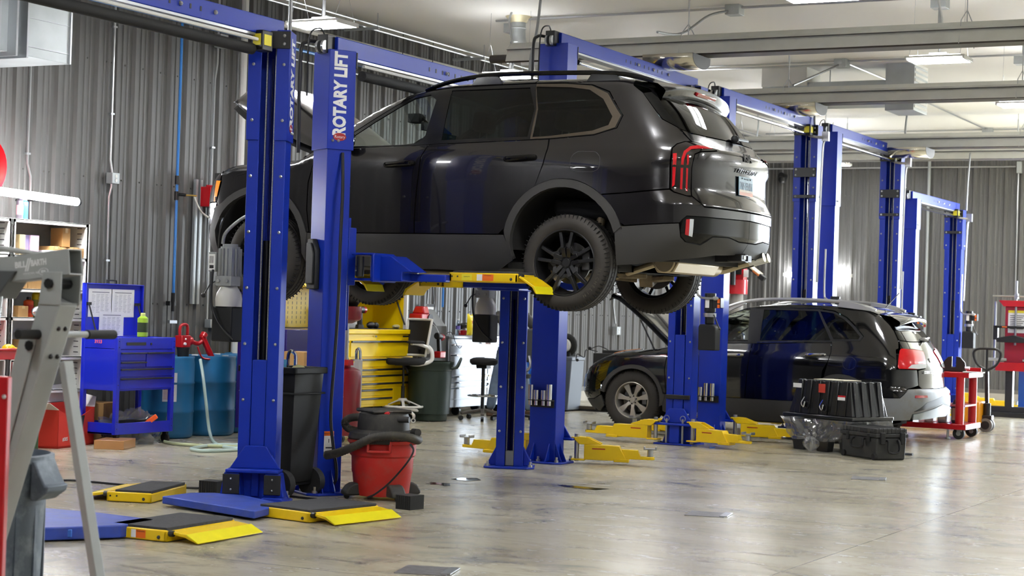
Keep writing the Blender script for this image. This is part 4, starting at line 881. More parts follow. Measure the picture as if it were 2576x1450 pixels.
for q in (-1,1):
    b=MB(); b.bar((3.86,q*.72,.13),(4.20,q*.25,.14),.10,.04); b.bar((3.7,q*.72,.13),(3.35,q*.35,.17),.05,.05); b.cyl((3.88,q*.6,.18),(3.95,q*.55,.62),.035,n=10); b.bar((3.83,q*.76,.20),(3.86,q*.55,.14),.12,.16); b.build('suspension_arm',ARMM,K,bev=.008)
b=MB(); b.box(.35,4.2,-.82,.82,.165,.22); b.box(4.2,4.66,-.80,.80,.26,.32); b.box(.3,4.2,-.5,.5,.17,1.0); b.box(4.2,4.6,-.5,.5,.27,1.0); b.box(1.42,3.28,-.88,.88,.17,1.06); b.box(4.33,4.70,-.72,.72,.25,1.08); b.box(.2,1.5,-.72,.72,.8,.97); b.build('underbody',UNDER,K)
for c in (RA,FA):
    for s in (-1,1):
        b=MB(); A=[(x,z) for x,z in arc(c,.46,-5,185,20)]+[(x,z) for x,z in arc(c,.475,185,-5,20)]
        b.prism(A,'y',s*.52,s*.94); b.build('wheel_liner',UNDER,K)
b=MB(); b.prism([(1.55,1.0),(1.62,1.15),(1.85,1.14),(2.0,1.04),(1.98,.9),(1.6,.9)],'y',-.80,.80); b.build('dashboard',DARKIN,K,bev=.03)
b=MB(); r=.185; M_=T(2.10,-.38,1.10,0,0,-1.15); b.tube([M_@Vector((r*math.cos(a),r*math.sin(a),0)) for a in np.linspace(0,2*PI,25)],.016,8); b.cyl(M_@Vector((-.02,0,0)),(1.9,-.38,1.0),.03,n=10); b.build('steering_wheel',DARKIN,K)
b=MB(); b.cb((1.98,0,1.42),(.03,.24,.075)); b.cyl((1.98,0,1.44),(1.9,0,1.50),.015,n=8); b.cb((1.85,.0,1.50),(.12,.12,.08)); b.build('interior_mirror',DARKIN,K,bev=.01)
for x,ys in ((2.62,(-.40,.40)),(3.38,(-.38,.38)),(4.08,(-.35,.35))):
    for y in ys: seat(K,x,y,.60 if x<4 else .66,w=.50)
# bonnet standing open
b=MB()
def hood(u,v):
    y=-.80+1.6*u; e=(abs(y)/.80)**2
    pr=[(1.53,1.155),(1.35,1.295),(1.1,1.475),(.8,1.66),(.6,1.765),(.48,1.805),(.40,1.795),(.36,1.735)]
    k=v*(len(pr)-1); i=min(int(k),len(pr)-2); f=k-i; a,c=pr[i],pr[i+1]; x=a[0]+(c[0]-a[0])*f; z=a[1]+(c[1]-a[1])*f
    w=1-.06*v*v; q=max(0,(abs(y)-.42)/.38)**1.4; return (x+.05*e*v,y*w,z-.02*e-q*(.22*math.sin(PI*min(1,v*1.02))+.12*v))
b.grid(hood,17,22); hd=b.build('bonnet',KP,K,smooth=60,solid=.004)
b=MB(); b.grid(lambda u,v:(lambda p:(p[0]-.035,p[1]*.96,p[2]-.055))(hood(u,v*.93)),17,22); b.build('bonnet_liner',UNDER,hd,smooth=60)
b=MB(); b.tube([(1.42,-.74,1.07),(1.5,-.74,1.16),(1.4,-.73,1.2)],.018); b.build('bonnet_hinge',BLK,hd)
BRIM=mat('satin_black_rim','#19191b',.35,.3)
for x,st in ((.935,.0),(3.835,0)):
    for s in (-1,1): wheel(K,(x,s*.865,.218),s,.38,.245,.262,'five_split',BRIM,cap='MICHELIN' if (s<0 and x>3) else None)
# ---------------------------------------------------------------- the black SUV on the floor
SB=Body(T=[(0,.84),(.12,.90),(.5,1.0),(1.0,1.06),(1.35,1.12),(2.15,1.56),(2.5,1.665),(3.0,1.695),(3.6,1.69),(4.05,1.65),(4.4,1.58),(4.7,1.5)],
     W=[(.1,.82),(.2,.875),(.34,.915),(.5,.935),(.75,.942),(.95,.935),(1.05,.92),(1.13,.895),(1.28,.845),(1.48,.76),(1.58,.71),(1.7,.65),(1.85,.55)],
     P=[(0,.955),(.4,.975),(.9,1),(3.7,1),(4.2,.98),(4.6,.95)],
     Fr=[(.15,.26),(.3,.10),(.5,0),(.75,.03),(.88,.1),(1.05,.35)],
     Rr=[(.2,4.5),(.35,4.64),(.5,4.685),(.66,4.67),(.70,4.62),(.92,4.60),(1.02,4.57),(1.1,4.53),(1.3,4.40),(1.5,4.27),(1.7,4.14)],
     s0=3.75,s1=.93,R=.88,kt=.05,crown=.03)
STC=3.75+.88*PI/2; SFC=.93-.88*PI/2
SP=mat('black_car_paint','#08080b',.10,.1,coat=1,spec=.6)
S=thing('suv','black SUV with silver roof rails parked on the floor with bonnet open','car',(-10.323,21.9,0))
SRA,SFA=(3.68,.42),(.955,.42)
sw1=[(1.60,1.20),(1.66,1.25),(1.9,1.42),(2.101,1.555),(2.25,1.59),(2.424,1.60),(2.47,1.198),(2.157,1.180)]
sw2=[(2.609,1.600),(2.624,1.213),(3.527,1.248),(3.307,1.600)]
sw3=[(3.335,1.600),(3.497,1.581),(3.658,1.508),(3.797,1.40),(3.892,1.307),(3.875,1.273),(3.56,1.262)]
ssur=[(1.50,1.17),(2.157,1.165),(2.565,1.178),(3.539,1.235),(3.90,1.255),(3.93,1.31),(3.82,1.42),(3.68,1.525),(3.51,1.60),(3.33,1.622),(2.6,1.625),(2.25,1.612),(2.09,1.58),(1.88,1.445),(1.64,1.275)]
sroofz=lambda t: float(SB.T(t))-.03
srt=lambda a,b_,n=10,d=0: [(t,sroofz(t)-d) for t in np.linspace(a,b_,n)]
sfd=[(1.42,.49),(1.39,.8),(1.42,1.02),(1.50,1.165),(2.157,1.16),(2.53,1.172),(2.50,.9),(2.47,.49)]
srd=[(2.475,.49),(2.505,.9),(2.535,1.173),(3.54,1.23),(3.55,1.10),(3.52,.98),(3.46,.88)]+arc(SRA,.428,122,170,6)+[(3.22,.49)]
sfen=[(1.415,.49),(1.385,.8),(1.415,1.02),(1.49,1.16),(1.47,1.165),(1.36,1.09),(1.0,1.045),(.6,1.0),(.36,.95),(.30,.90),(.26,.80),(.40,.70),(.53,.60)]+arc(SFA,.428,150,12,12)
squa=[(3.545,1.235),(3.90,1.252),(3.94,1.31),(3.83,1.43),(3.69,1.535),(3.52,1.607),(3.33,1.627)]+srt(3.33,4.12,7)+[(4.25,1.54),(4.34,1.36),(4.36,1.285),(4.335,1.18),(4.30,1.165),(4.285,.93),(4.54,.925),(4.56,.74),(4.40,.70),(4.317,.592),(4.10,.585)]+arc(SRA,.428,22,118,9)+[(3.525,.98),(3.555,1.10)]
srail=[(1.48,1.175),(1.64,1.28),(1.88,1.45),(2.09,1.585),(2.25,1.617),(2.6,1.63),(3.32,1.628)]+srt(3.32,2.2,9)+srt(2.15,1.45,9,.012)
stail=[(4.345,1.175),(4.60,1.165),(4.86,1.145),(4.80,1.04),(4.74,.945),(4.54,.932),(4.29,.935),(4.31,1.07)]
sbump=[(4.06,.575),(4.317,.588),(4.40,.692),(4.56,.698),(4.614,.692),(STC,.69),(STC,.50),(4.9,.47),(4.6,.43),(4.45,.40),(4.44,.33),(4.2,.31),(4.08,.31),(4.06,.45)]
ssill=[(1.40,.487),(2.47,.487),(3.24,.487),(3.27,.36),(3.3,.28),(3.2,.22),(1.5,.22),(1.36,.27),(1.36,.40)]
sarchr=arc(SRA,.375,-8,196,20)+arc(SRA,.425,196,-8,20)
sarchf=arc(SFA,.375,-14,172,20)+[(.50,.50)]+arc(SFA,.425,168,10,16)+[(1.40,.487),(1.37,.35)]
sfb=[(SFC,.34),(.42,.38),(.53,.44),(.53,.60),(.40,.70),(.255,.80),(.255,.875),(.30,.95),(.2,.93),(SFC,.90)]
sfl=[(SFC,.2),(.45,.22),(.56,.3),(.53,.435),(.42,.375),(SFC,.335)]
shead=[(.268,.94),(.31,1.005),(.352,1.035),(.42,1.03),(.40,.98),(.297,.955),(.265,.885),(.258,.87)]
SGREY=mat('grey_bumper_plastic','#77797c',.55,dirt='#6b5a3d',dscale=6,damt=.5)
SILVR=mat('silver_rail','#b9b9b6',.35,.6)
for s in (-1,1):
    d=panel(SB,'door',SP,sfd,S,s); d2=panel(SB,'door',SP,srd,S,s)
    for dd,x0,x1,zz in ((d,2.18,2.43,1.02),(d2,3.236,3.486,1.065)):
        y=s*-float(SB.at(np.array([2.3]),np.array([zz]))[0][1]); b=MB(); b.tube([(x0,y*.985,zz),(x0+.03,y*1.022,zz+.002),(x1-.03,y*1.022,zz+.008),(x1,y*.985,zz+.008)],.018,10,6); b.build('handle',CHROME,dd)
    panel(SB,'front_wing',SP,sfen,S,s); panel(SB,'quarter_panel',SP,squa,S,s); panel(SB,'roof_side',SP,srail,S,s)
    panel(SB,'window_frame',mat('satin_black_frame','#161618',.5,spec=.3),ssur,S,s,off=-.001,holes=[sw1,sw2,sw3],inset=0)
    panel(SB,'door_glass',GLASSF,sw1,S,s,off=-.006,rim=0,inset=-.004); panel(SB,'door_glass',GLASSP,sw2,S,s,off=-.006,rim=0,inset=-.004); panel(SB,'quarter_glass',GLASSR,sw3,S,s,off=-.006,rim=0,inset=-.004)
    bc=panel(SB,'bumper_cover',SGREY,sbump,S,s,off=.008,rim=.03)
    panel(SB,'reflector',LENSR,[(4.465,.625),(4.66,.622),(4.672,.596),(4.464,.594)],bc,s,off=.012,inset=0)
    panel(SB,'mesh_grille',mat('mesh_black','#2a2b2d',.6,bump=1,bscale=220),[(4.46,.432),(4.65,.462),(4.9,.487),(STC,.512),(STC,.60),(4.9,.57),(4.64,.535)],bc,s,off=.011,inset=0)
    panel(SB,'skid_plate',mat('pale_skid_plate','#9aa3aa',.4,.3),[(4.46,.40),(4.62,.43),(4.9,.468),(STC,.498),(STC,.35),(4.8,.34),(4.47,.335)],S,s,off=.014,inset=0,rim=.03)
    panel(SB,'sill_cladding',CLADM,ssill,S,s,off=.006,rim=.04); panel(SB,'arch_cladding',CLADM,sarchr,S,s,off=.012,rim=.05,inset=0); panel(SB,'arch_cladding',CLADM,sarchf,S,s,off=.012,rim=.05,inset=0)
    panel(SB,'bumper_cover',SP,sfb,S,s); panel(SB,'bumper_cladding',CLADM,sfl,S,s,off=.004,rim=.03)
    h=panel(SB,'headlight',LENSC,shead,S,s,off=.004); panel(SB,'turn_signal',AMBER,[(.31,.985),(.345,1.028),(.40,1.025),(.385,.985),(.33,.965)],h,s,off=.008,inset=0,step=.02)
    panel(SB,'fog_light',CHROME,[(.20,.52),(.24,.52),(.26,.46),(.22,.46)],h,s,off=.006,inset=0,step=.02)
    tl=panel(SB,'tail_light',mat('bright_red_lens','#c20a15',.22,coat=.15,spec=.3),stail,S,s,off=.012,rnd=.03)
    panel(SB,'reverse_lamp',LENSC,[(4.40,.945),(4.45,.985),(4.60,.998),(4.775,.985),(4.74,.945),(4.55,.936)],tl,s,off=.015,inset=0,step=.03)
    b=MB(); y=s*.66; b.tube([(1.95,y*1.03,1.50),(2.15,y*1.02,1.63),(2.5,y,1.715),(3.0,y,1.735),(3.5,y,1.725),(3.85,y,1.68),(4.02,y*.98,1.63)],.022,8,6,rs=lambda q:.6+1.1*min(1,4*min(q,1-q)) if 0 else 1)
    b.prism([(3.55,1.66),(4.05,1.61),(3.82,1.70),(3.58,1.735)],'y',y-.024,y+.024); b.prism([(1.98,1.50),(2.35,1.665),(2.35,1.70),(2.12,1.62)],'y',y-.024,y+.024); b.build('roof_rail',SILVR,S)
    b=MB(); b.sph((1.66,s*.99,1.22),.11,14,(.6,.95,.75)); b.build('door_mirror',SP,S)
    b=MB(); b.tube([(2.60,s*.902,1.19),(3.55,s*.89,1.235)],.004,5); b.build('belt_strip',CHROME,S)
g=mirror_c([(4.60,1.63),(4.31,1.61),(4.295,1.54),(4.345,1.37),(4.37,1.275),(4.6,1.262)],STC); panel(SB,'rear_glass',GLASSR,g,S,off=-.002,rim=.004)
sh=panel(SB,'tailgate',SP,mirror_c([(4.6,1.255),(4.37,1.268),(4.36,1.18),(4.62,1.17),(4.875,1.15),(4.81,1.04),(4.75,.94),(4.565,.92),(4.565,.738),(4.64,.698)],STC),S)
for s in (-1,1): panel(SB,'pillar_trim',PIANO,[(4.05,1.655),(4.13,1.60),(4.255,1.53),(4.345,1.36),(4.365,1.285),(4.42,1.28),(4.39,1.40),(4.37,1.63)],S,s,off=-.012,inset=0)
panel(SB,'plate_surround',CHROME,mirror_c([(4.95,1.06),(4.96,1.01)],STC),sh,off=.012,inset=0)
panel(SB,'plate_recess',mat('bright_recess','#c9ccd0',.25,.6),mirror_c([(4.97,1.005),(5.02,.82)],STC),sh,off=.003,inset=0)
topsurf(SB,'windscreen',GLASSF,1.42,2.12,S,dz=.045); topsurf(SB,'roof',SP,2.14,4.12,S,nx=24)
b=MB()
def sp2(u,v):
    y=-.61+1.22*u; e=(abs(y)/.61)**3
    zf=float(SB.top(np.array([4.06]),np.array([y*.95]))[0][2]); pr=[(4.05,zf+.002),(4.2,zf-.018),(4.36-.06*e,zf-.055-.02*e),(4.385-.07*e,zf-.075-.025*e),(4.375-.07*e,zf-.105-.03*e),(4.34-.07*e,zf-.115-.03*e),(4.2,zf-.07),(4.06,zf-.02)]
    k=v*(len(pr)-1); i=min(int(k),len(pr)-2); f=k-i; a,c=pr[i],pr[i+1]; return (a[0]+(c[0]-a[0])*f,y,a[1]+(c[1]-a[1])*f)
b.grid(sp2,21,21); b.build('spoiler',SP,S,smooth=50)
b=MB(); b.tube([(3.95,.0,1.67),(4.12,.0,1.86)],.006,6); b.build('whip_antenna',BLK,S)
p=SB.at(np.array([4.71]),np.array([.893]),.016)[0]; p2=SB.at(np.array([4.86]),np.array([.893]),.016)[0]; n=SB.normal(np.array([p]))[0]
txt('badge_lettering','SORENTO',.05,axes(p2-p,(0,0,1),(p+p2)/2),SILVR,sh,bold=.001,ext=.002,sx=1.1)
wp=SB.at(np.array([STC,STC+.4]),np.array([1.27,1.29]),.03); b=MB(); b.tube([wp[0],wp[1]],.012); b.sph(wp[0],.04,10,(1.5,1,.7)); b.build('rear_wiper',SILVR,S)
panel(SB,'fuel_door_gap',mat('seam','#2c2c31',.3),[(3.79+.082*math.cos(a),.98+.08*math.sin(a)) for a in np.linspace(0,2*PI,24)[:-1]],S,-1,off=.0006,inset=0,rim=0,step=.03,holes=[[(3.79+.078*math.cos(a),.98+.076*math.sin(a)) for a in np.linspace(0,2*PI,24)[:-1]]])
b=MB(); b.box(.35,4.05,-.75,.75,.2,.26); b.box(4.05,4.35,-.75,.75,.36,.42); b.box(.3,4.05,-.48,.48,.22,1.0); b.box(4.0,4.35,-.48,.48,.38,1.0); b.box(1.4,3.25,-.84,.84,.22,1.08); b.box(4.08,4.35,-.7,.7,.38,1.1); b.box(.25,1.4,-.66,.66,.75,.96); b.build('underbody',UNDER,S)
for c in (SRA,SFA):
    for s in (-1,1):
        b=MB(); A=arc(c,.385,-5,185,20)+arc(c,.40,185,-5,20); b.prism(A,'y',s*.5,s*.89); b.build('wheel_liner',UNDER,S)
b=MB(); b.prism([(1.40,1.0),(1.5,1.16),(1.75,1.16),(1.9,1.05),(1.88,.9),(1.45,.9)],'y',-.78,.78); b.build('dashboard',DARKIN,S,bev=.03)
b=MB(); b.cb((1.80,0,1.45),(.03,.23,.07)); b.cyl((1.80,0,1.46),(1.72,0,1.52),.015,n=8); b.build('interior_mirror',DARKIN,S,bev=.01)
BLSEAT=mat('seat_pale_blue','#44688c',.8)
for x,ys in ((2.55,(-.36,.36)),(3.30,(-.34,.34))):
    for y in ys: seat(S,x,y,.62,w=.48)
b=MB(); b.cb((2.95,-.25,1.30),(.09,.02,.34),0,0,.1); b.build('folded_card',mat('manila_card','#d8c98a',.7),S)
b=MB(); b.cb((2.85,-.80,1.27),(.09,.01,.06),.0,0,.5); b.build('window_tag',PAPER,S)
b=MB()
def hood2(u,v):
    y=-.74+1.48*u; e=(abs(y)/.74)**2; pr=[(1.42,1.14),(1.3,1.24),(1.05,1.45),(.8,1.64),(.62,1.76),(.5,1.80),(.46,1.78),(.44,1.73)]
    k=v*(len(pr)-1); i=min(int(k),len(pr)-2); f=k-i; a,c=pr[i],pr[i+1]; return (a[0]+(c[0]-a[0])*f+.06*e*v,y*(1-.06*v*v),a[1]+(c[1]-a[1])*f-.05*e)
b.grid(hood2,17,22); hd=b.build('bonnet',SP,S,smooth=60,solid=.004)
b=MB(); b.grid(lambda u,v:(lambda p:(p[0]-.04,p[1]*.96,p[2]-.05))(hood2(u,v*.93)),17,22); b.build('bonnet_liner',mat('grey_liner','#3a3b3d',.8),hd,smooth=60)
b=MB(); b.tube([(1.15,-.70,1.02),(.93,-.70,1.42)],.011,8); b.build('gas_strut',BLK,hd)
b=MB(); b.tube([(.26,-.55,.98),(.12,-.6,1.0),(.1,-.62,.9),(.02,-.66,.94),(0,-.66,.86)],.006,5,5); b.sph((.02,-.66,.86),.022,8); b.sph((.16,-.58,1.02),.028,8); b.tube([(.3,-.3,1.0),(.2,-.4,1.05),(.12,-.5,1.0)],.006,5,5); b.build('loose_wiring',BLK,S)
ALLOY=mat('silver_alloy','#b3aea4',.35,.7)
for x in (.93,3.63):
    for s in (-1,1): wheel(S,(x,s*.80,.388),s,.388,.235,.232,'seven',ALLOY)
# ================================================================ wall services on the left wall
XW=XL+.04
def conduit(lab,pts,r=.013,mt=COND,name='conduit',cat='conduit',straps=()):
    b=MB(); b.tube(pts,r,8); t=b.build(name,mt,None); tag(t,lab,cat)
    for p in straps:
        b=MB(); b.cb(p,(.03,.06,.02)); b.build('strap',STEEL,t)
    return t
def V3(x,y,z): return Vector((x,y,z))
conduit('bare wall conduit running down behind the galvanised duct',[V3(XW,13.85,ZC),V3(XW,13.85,2.85),V3(XW+.02,13.88,2.72),V3(XW+.02,13.9,2.2)],straps=[V3(XW,13.85,2.95)])
conduit('wall conduit with a double socket box above the blue tool cart',[V3(XW,15.12,ZC),V3(XW,15.12,3.0),V3(XW+.03,15.12,2.87),V3(XW+.03,15.12,2.7),V3(XW,15.12,2.6),V3(XW,15.12,1.5)],straps=[V3(XW,15.12,3.5),V3(XW,15.12,4.45),V3(XW,15.12,1.9)])
def socketbox(p,lab,w=.12,h=.12,n=2,text=None):
    t=thing('wall_box',lab,'electrical box',p,0)
    b=MB(); b.box(0,.09,-w/2,w/2,-h/2,h/2); b.build('box',GALV,t,bev=.006)
    if n:
        for k in range(n):
            b=MB(); z=(k-(n-1)/2)*.045; b.cyl((.09,0,z),(.096,0,z),.019,n=14); b.build('socket',WHITE,t)
    if text: txt('pen_writing',text,.03,axes((0,1,0),(0,0,1),(.0912,0,0)),INK,t,ext=.0003)
    return t
socketbox((XW,15.12,2.795),'grey double socket box on the wall above the blue tool cart')
socketbox((XW,16.95,4.56),'grey junction box with pen writing high on the wall',.15,.16,0,'Panel')
socketbox((XW,16.93,1.225),'square wall outlet box beside the hanging black reservoir',.13,.10,2)
conduit('conduit dropping from the high written junction box to the outlet',[V3(XW,16.95,ZC),V3(XW,16.95,4.3),V3(XW,16.91,4.1),V3(XW,16.91,1.25)],straps=[V3(XW,16.91,3.3)])
conduit('thin steel conduit running along the top of the left wall',[V3(XW+.02,13.2,4.78),V3(XW+.02,34.5,4.78)])
conduit('second steel conduit leaving the high junction box along the wall',[V3(XW+.02,16.95,4.56),V3(XW+.02,34.5,4.56)])
conduit('white drain pipe standing against the wall behind the raised bonnet',[V3(XW+.06,17.38,ZC),V3(XW+.06,17.38,.1)],.042,WHITE,'drain_pipe','pipe')
conduit('white pipe along the wall just under the ceiling',[V3(XW+.12,13,4.9),V3(XW+.12,22,4.95),V3(XW+.12,34,5.0)],.035,WHITE,'drain_pipe','pipe')
AIR=mat('air_pipe_blue','#2f7fd0',.35,coat=.2)
ap=conduit('blue compressed air pipe dropping down the wall beside the red hose reel',[V3(XW+.06,16.2,4.95),V3(XW+.06,16.2,1.5)],.016,AIR,'air_pipe','pipe')
b=MB()
for z in (2.86,2.68,1.52): b.cyl((XW+.06,16.2,z-.05),(XW+.06,16.2,z+.05),.027,n=12)
b.cyl((XW+.06,16.2,2.70),(XW+.16,16.24,2.69),.018,n=10); b.cb((XW+.03,16.2,1.45),(.06,.11,.05)); b.cyl((XW+.06,16.2,1.47),(XW+.06,16.2,1.36),.02,n=10); b.build('pipe_fitting',BLK,ap)
b=MB(); b.cyl((XW+.06,16.2,1.36),(XW+.06,16.2,1.26),.012,n=8); b.cb((XW+.06,16.2,1.24),(.03,.13,.035)); b.build('tap',STEEL,ap)
b=MB(); b.cyl((XW+.16,16.24,2.69),(XW+.22,16.36,2.69),.010,n=8); b.build('air_coupler',mat('brass','#b99a52',.3,.9),ap)
b=MB(); b.tube([(XW+.2,16.34,2.68),(XW+.24,16.42,2.52),(XW+.24,16.6,2.45),(XW+.2,16.72,2.5),(XW+.17,16.82,2.58)],.011,8,6); tag(b.build('air_hose',mat('clear_hose','#d6d3c8',.4),None),'pale air hose looping from the blue pipe to the red reel','hose')
ap=conduit('blue air main running below the ceiling along the left wall',[V3(XW+.30,10,4.62),V3(XW+.30,34,4.62)],.02,AIR,'air_pipe','pipe')
b=MB()
for y in (20.6,21.4,23.4): b.cyl((XW+.3,y-.07,4.62),(XW+.3,y+.07,4.62),.034,n=12); b.cyl((XW+.3,y,4.62),(XW+.3,y,ZC-.002),.006,n=6)
b.build('pipe_fitting',BLK,ap)
conduit('distant blue air pipe dropping at the left wall past the white-framed windscreen',[V3(XW+.06,22.3,4.62),V3(XW+.06,22.3,1.5)],.016,AIR,'air_pipe','pipe')
for k,(d,z) in enumerate(((.10,5.12),(.17,5.10),(.24,5.08),(.31,5.06),(.38,5.1))):
    conduit(('bundle of steel conduits racked under the ceiling along the wall',)[0],[V3(XW+.25+d,9,z),V3(XW+.25+d,34.7,z)],.014)['group']='racked ceiling conduits'
for k,y in enumerate((16.4,19.2,22.0,24.8,27.6)):
    t=thing('conduit_hanger','channel hanger carrying the racked conduits under the ceiling','hanger',(XW+.5,y,5.03),0,'conduit hangers'); b=MB(); b.box(-.22,.30,-.02,.02,-.02,.015); b.build('channel',GALV,t); 
    for x in (-.2,.28):
        b=MB(); b.cyl((x,0,0),(x,0,.19),.006,n=6); b.build('rod',STEEL,t)
for k in range(2):
    b=MB(); y=16.60+.085*k; b.box(XW-.004,XW+.035,y-.021,y+.021,1.45,2.9); b.box(XW+.03,XW+.038,y-.008,y+.008,1.45,2.9); t=b.build('strut_channel',GALV,None); tag(t,('left of the two vertical strut channels under the red reel','right of the two vertical strut channels under the red reel')[k],'strut channel')
# red hose reel on the channels
def reel(loc,rz,lab,r=.24,w=.16):
    t=thing('hose_reel',lab,'hose reel',loc,rz)
    b=MB(); 
    for y in (-w/2,w/2): b.lathe([(.03,-.004),(r,-.004),(r+.012,0),(r,.004),(.03,.004)],32,T(0,y,0,0,PI/2))
    b.build('flange',REDP,t)
    b=MB(); b.lathe([(r*.72,-w/2+.01),(r*.78,-.04),(r*.72,0),(r*.78,.04),(r*.72,w/2-.01)],32,T(0,0,0,0,PI/2),cap=False); b.build('wound_hose',mat('tan_hose','#b98a5c',.6),t)
    b=MB(); b.box(-.25,.02,-w/2-.06,-w/2-.03,-.08,.08); b.box(-.27,-.25,-.18,.18,-.13,.13); b.cyl((0,-w/2-.06,0),(0,w/2+.04,0),.03,n=12); b.build('bracket',REDP,t,bev=.004)
    b=MB(); b.box(-.2,-.08,-w/2-.064,-w/2-.061,-.04,.05); b.build('label',WLAB,t,smooth=0)
    return t
reel((XW+.30,16.95,2.72),0,'red hose reel on the wall half hidden by the raised SUV nose')
t=[o for o in COL.objects if o.name=='hose_reel'][0]
b=MB(); b.box(-.28,-.12,-.28,-.10,-.13,.10); b.build('red_box',REDP,t,bev=.005)
b=MB(); b.box(-.119,-.117,-.25,-.20,-.06,.06); b.box(-.119,-.117,-.18,-.14,-.06,.06); b.build('label',WLAB,t,smooth=0)
reel((XW+.35,on(13,440,'x',XW+.45).y-.30,2.72),0,'red hose reel cut by the left edge above the bright tube light',.3,.2)
# bright tube work light
t=thing('tube_work_light','glaring horizontal tube work light above the white shelving','work light',(-12.35,14.0,2.46),0)
yt=on(193,520,'x',-12.35).y-14.0
b=MB(); b.cyl((0,-1.6,.03),(0,yt,-.01),.040,n=14); b.build('tube',mat('tube_light_emitter','#ffffff',.5,emit=('#fbfdff',70)),t)
b=MB(); b.cyl((0,yt,-.01),(0,yt+.03,-.01),.038,n=14); b.cyl((0,-1.36,.01),(-.7,-1.36,.01),.012,n=8); b.cyl((0,yt-.12,.0),(-.7,yt-.12,.0),.012,n=8); b.build('bracket',BLK,t)
# galvanised duct at the top left
t=thing('ventilation_duct','bare galvanised ventilation duct in the top left corner','duct',(-12.0,13.6,4.5),0)
y0,y1=on(68,100,'x',-11.9).y-13.6,on(178,100,'x',-11.9).y-13.6; zb=on(72,142,'x',-11.9).z-4.5
b=MB(); b.box(-.9,.1,y0,y1,zb,.9); b.build('duct_box',GALV,t,bev=.004)
b=MB(); b.box(-.6,.02,y0-.9,y0,zb+.02,.9); b.build('duct_box',GALV,t,bev=.004)
b=MB()
for y in (y0-.02,y0-.16,y0-.38): b.box(-.62,.13,y-.012,y+.012,zb-.02,.9)
b.box(.10,.106,y0,y1,zb+.09,zb+.10); b.box(.10,.106,y0,y1,zb+.36,zb+.366); b.box(.1,.115,y1-.02,y1,zb,.7); b.build('seam_flange',STEEL,t)
P=[on(x,y,'z',4.75) for x,y in ((95,-20),(250,-20),(195,32),(98,2))]
b=MB(); b.prism([(p.x+12,p.y-13.6) for p in P],'z',.25,.29); b.build('deflector',GALV,t)
# ================================================================ white shelving
SX=-12.45
def shelfthing(y0,y1,lab):
    t=thing('shelving_unit',lab,'shelves',(-12.7,(y0+y1)/2,0)); w=(y1-y0)/2
    b=MB(); b.box(-.26,-.25,-w,w,.05,2.24); b.build('back_panel',mat('shelf_grey_back','#c9cac8',.5),t,smooth=0)
    for s in (-1,1):
        b=MB(); b.box(-.25,.25,s*w-.012,s*w+.012,.0,2.24); b.box(.23,.25,s*w-.03,s*w+.03,0,2.24); sp_=b.build('side_panel',WHITE,t,bev=.002)
        b=MB()
        for z in np.arange(.1,2.2,.055):
            for x in (-.17,.15): b.box(x-.03,x+.03,s*w-s*.0125-.002,s*w-s*.0125+.002,z,z+.008)
        b.build('slot',INK,sp_,smooth=0)
    for z in (2.24,1.89,1.56,1.28,.89,.56,.12):
        b=MB(); b.box(-.25,.25,-w,w,z-.012,z); b.box(.238,.25,-w,w,z-.035,z); b.build('shelf',WHITE,t,bev=.002)
    return t
shelfthing(13.05,14.11,'white metal shelving with bottles and cartons behind the grey hoist')
shelfthing(11.95,13.01,'white metal shelving bay at the left edge of the photo')
def S_(px,py,z,x=-12.62): p=on(px,py,'x',x); return V3(x,p.y,z)
def can(loc,r,h,mt,lab,cap=BLK,name='spray_can',cat='can',band=None,neck=.35):
    t=thing(name,lab,cat,loc); b=MB(); b.lathe([(r*.92,0),(r,.006),(r,h*.78),(r*.55,h*.86)],16); b.build('body',mt,t)
    b=MB(); b.lathe([(r*neck*1.3,h*.85),(r*neck*1.3,h*.97),(r*neck,h)],12); b.build('cap',cap,t)
    if band: b=MB(); b.lathe([(r*1.01,h*.2),(r*1.01,h*.6)],16,cap=False); b.build('label_band',band,t)
    return t
can(S_(50,520,2.24),.035,.24,mat('dark_can','#37343d',.3),'dark spray can on top of the white shelving, left of the blue one',band=mat('can_grey','#8c6a70',.5),neck=.5)
can(S_(62,520,2.24),.035,.23,mat('blue_can','#2f6fb8',.3),'blue spray can on top of the white shelving',cap=WHITE,neck=.5)
can(S_(74,700,1.28),.05,.20,mat('orange_bottle','#e0521c',.4),'orange bottle with black cap on the middle shelf',name='bottle',cat='bottle',band=mat('orange_band','#c8301a',.5))
can(S_(93,700,1.28),.045,.29,mat('yellow_bottle','#e8d21c',.35),'tall yellow bottle with long black spout on the middle shelf',name='bottle',cat='bottle',band=mat('olive_band','#9aa04a',.5),neck=.3)
can(S_(109,700,1.28,-12.55),.042,.25,mat('yellow_black_bottle','#e9c61d',.35),'yellow bottle with black and white label nearest the hoist mast',name='bottle',cat='bottle',band=WLAB,neck=.4)
def carton(loc,sz,lab,rz=0,mt=None,name='cardboard_box',cat='box',tape=True):
    t=thing(name,lab,cat,loc,rz); b=MB(); b.box(-sz[0]/2,sz[0]/2,-sz[1]/2,sz[1]/2,0,sz[2]); b.build('carton',mt or CARD,t,bev=.004)
    if tape: b=MB(); b.box(-sz[0]/2,sz[0]/2+.001,-.02,.02,sz[2],sz[2]+.001); b.box(sz[0]/2,sz[0]/2+.001,-.02,.02,sz[2]*.75,sz[2]); b.build('tape',mat('parcel_tape','#c9a873',.35),t,smooth=0)
    return t
y_=lambda px,x=-12.55: on(px,700,'x',x).y
carton((-12.6,y_(158),1.89+.105),(.16,.115,.19),'upright cardboard box standing on the row of low boxes')
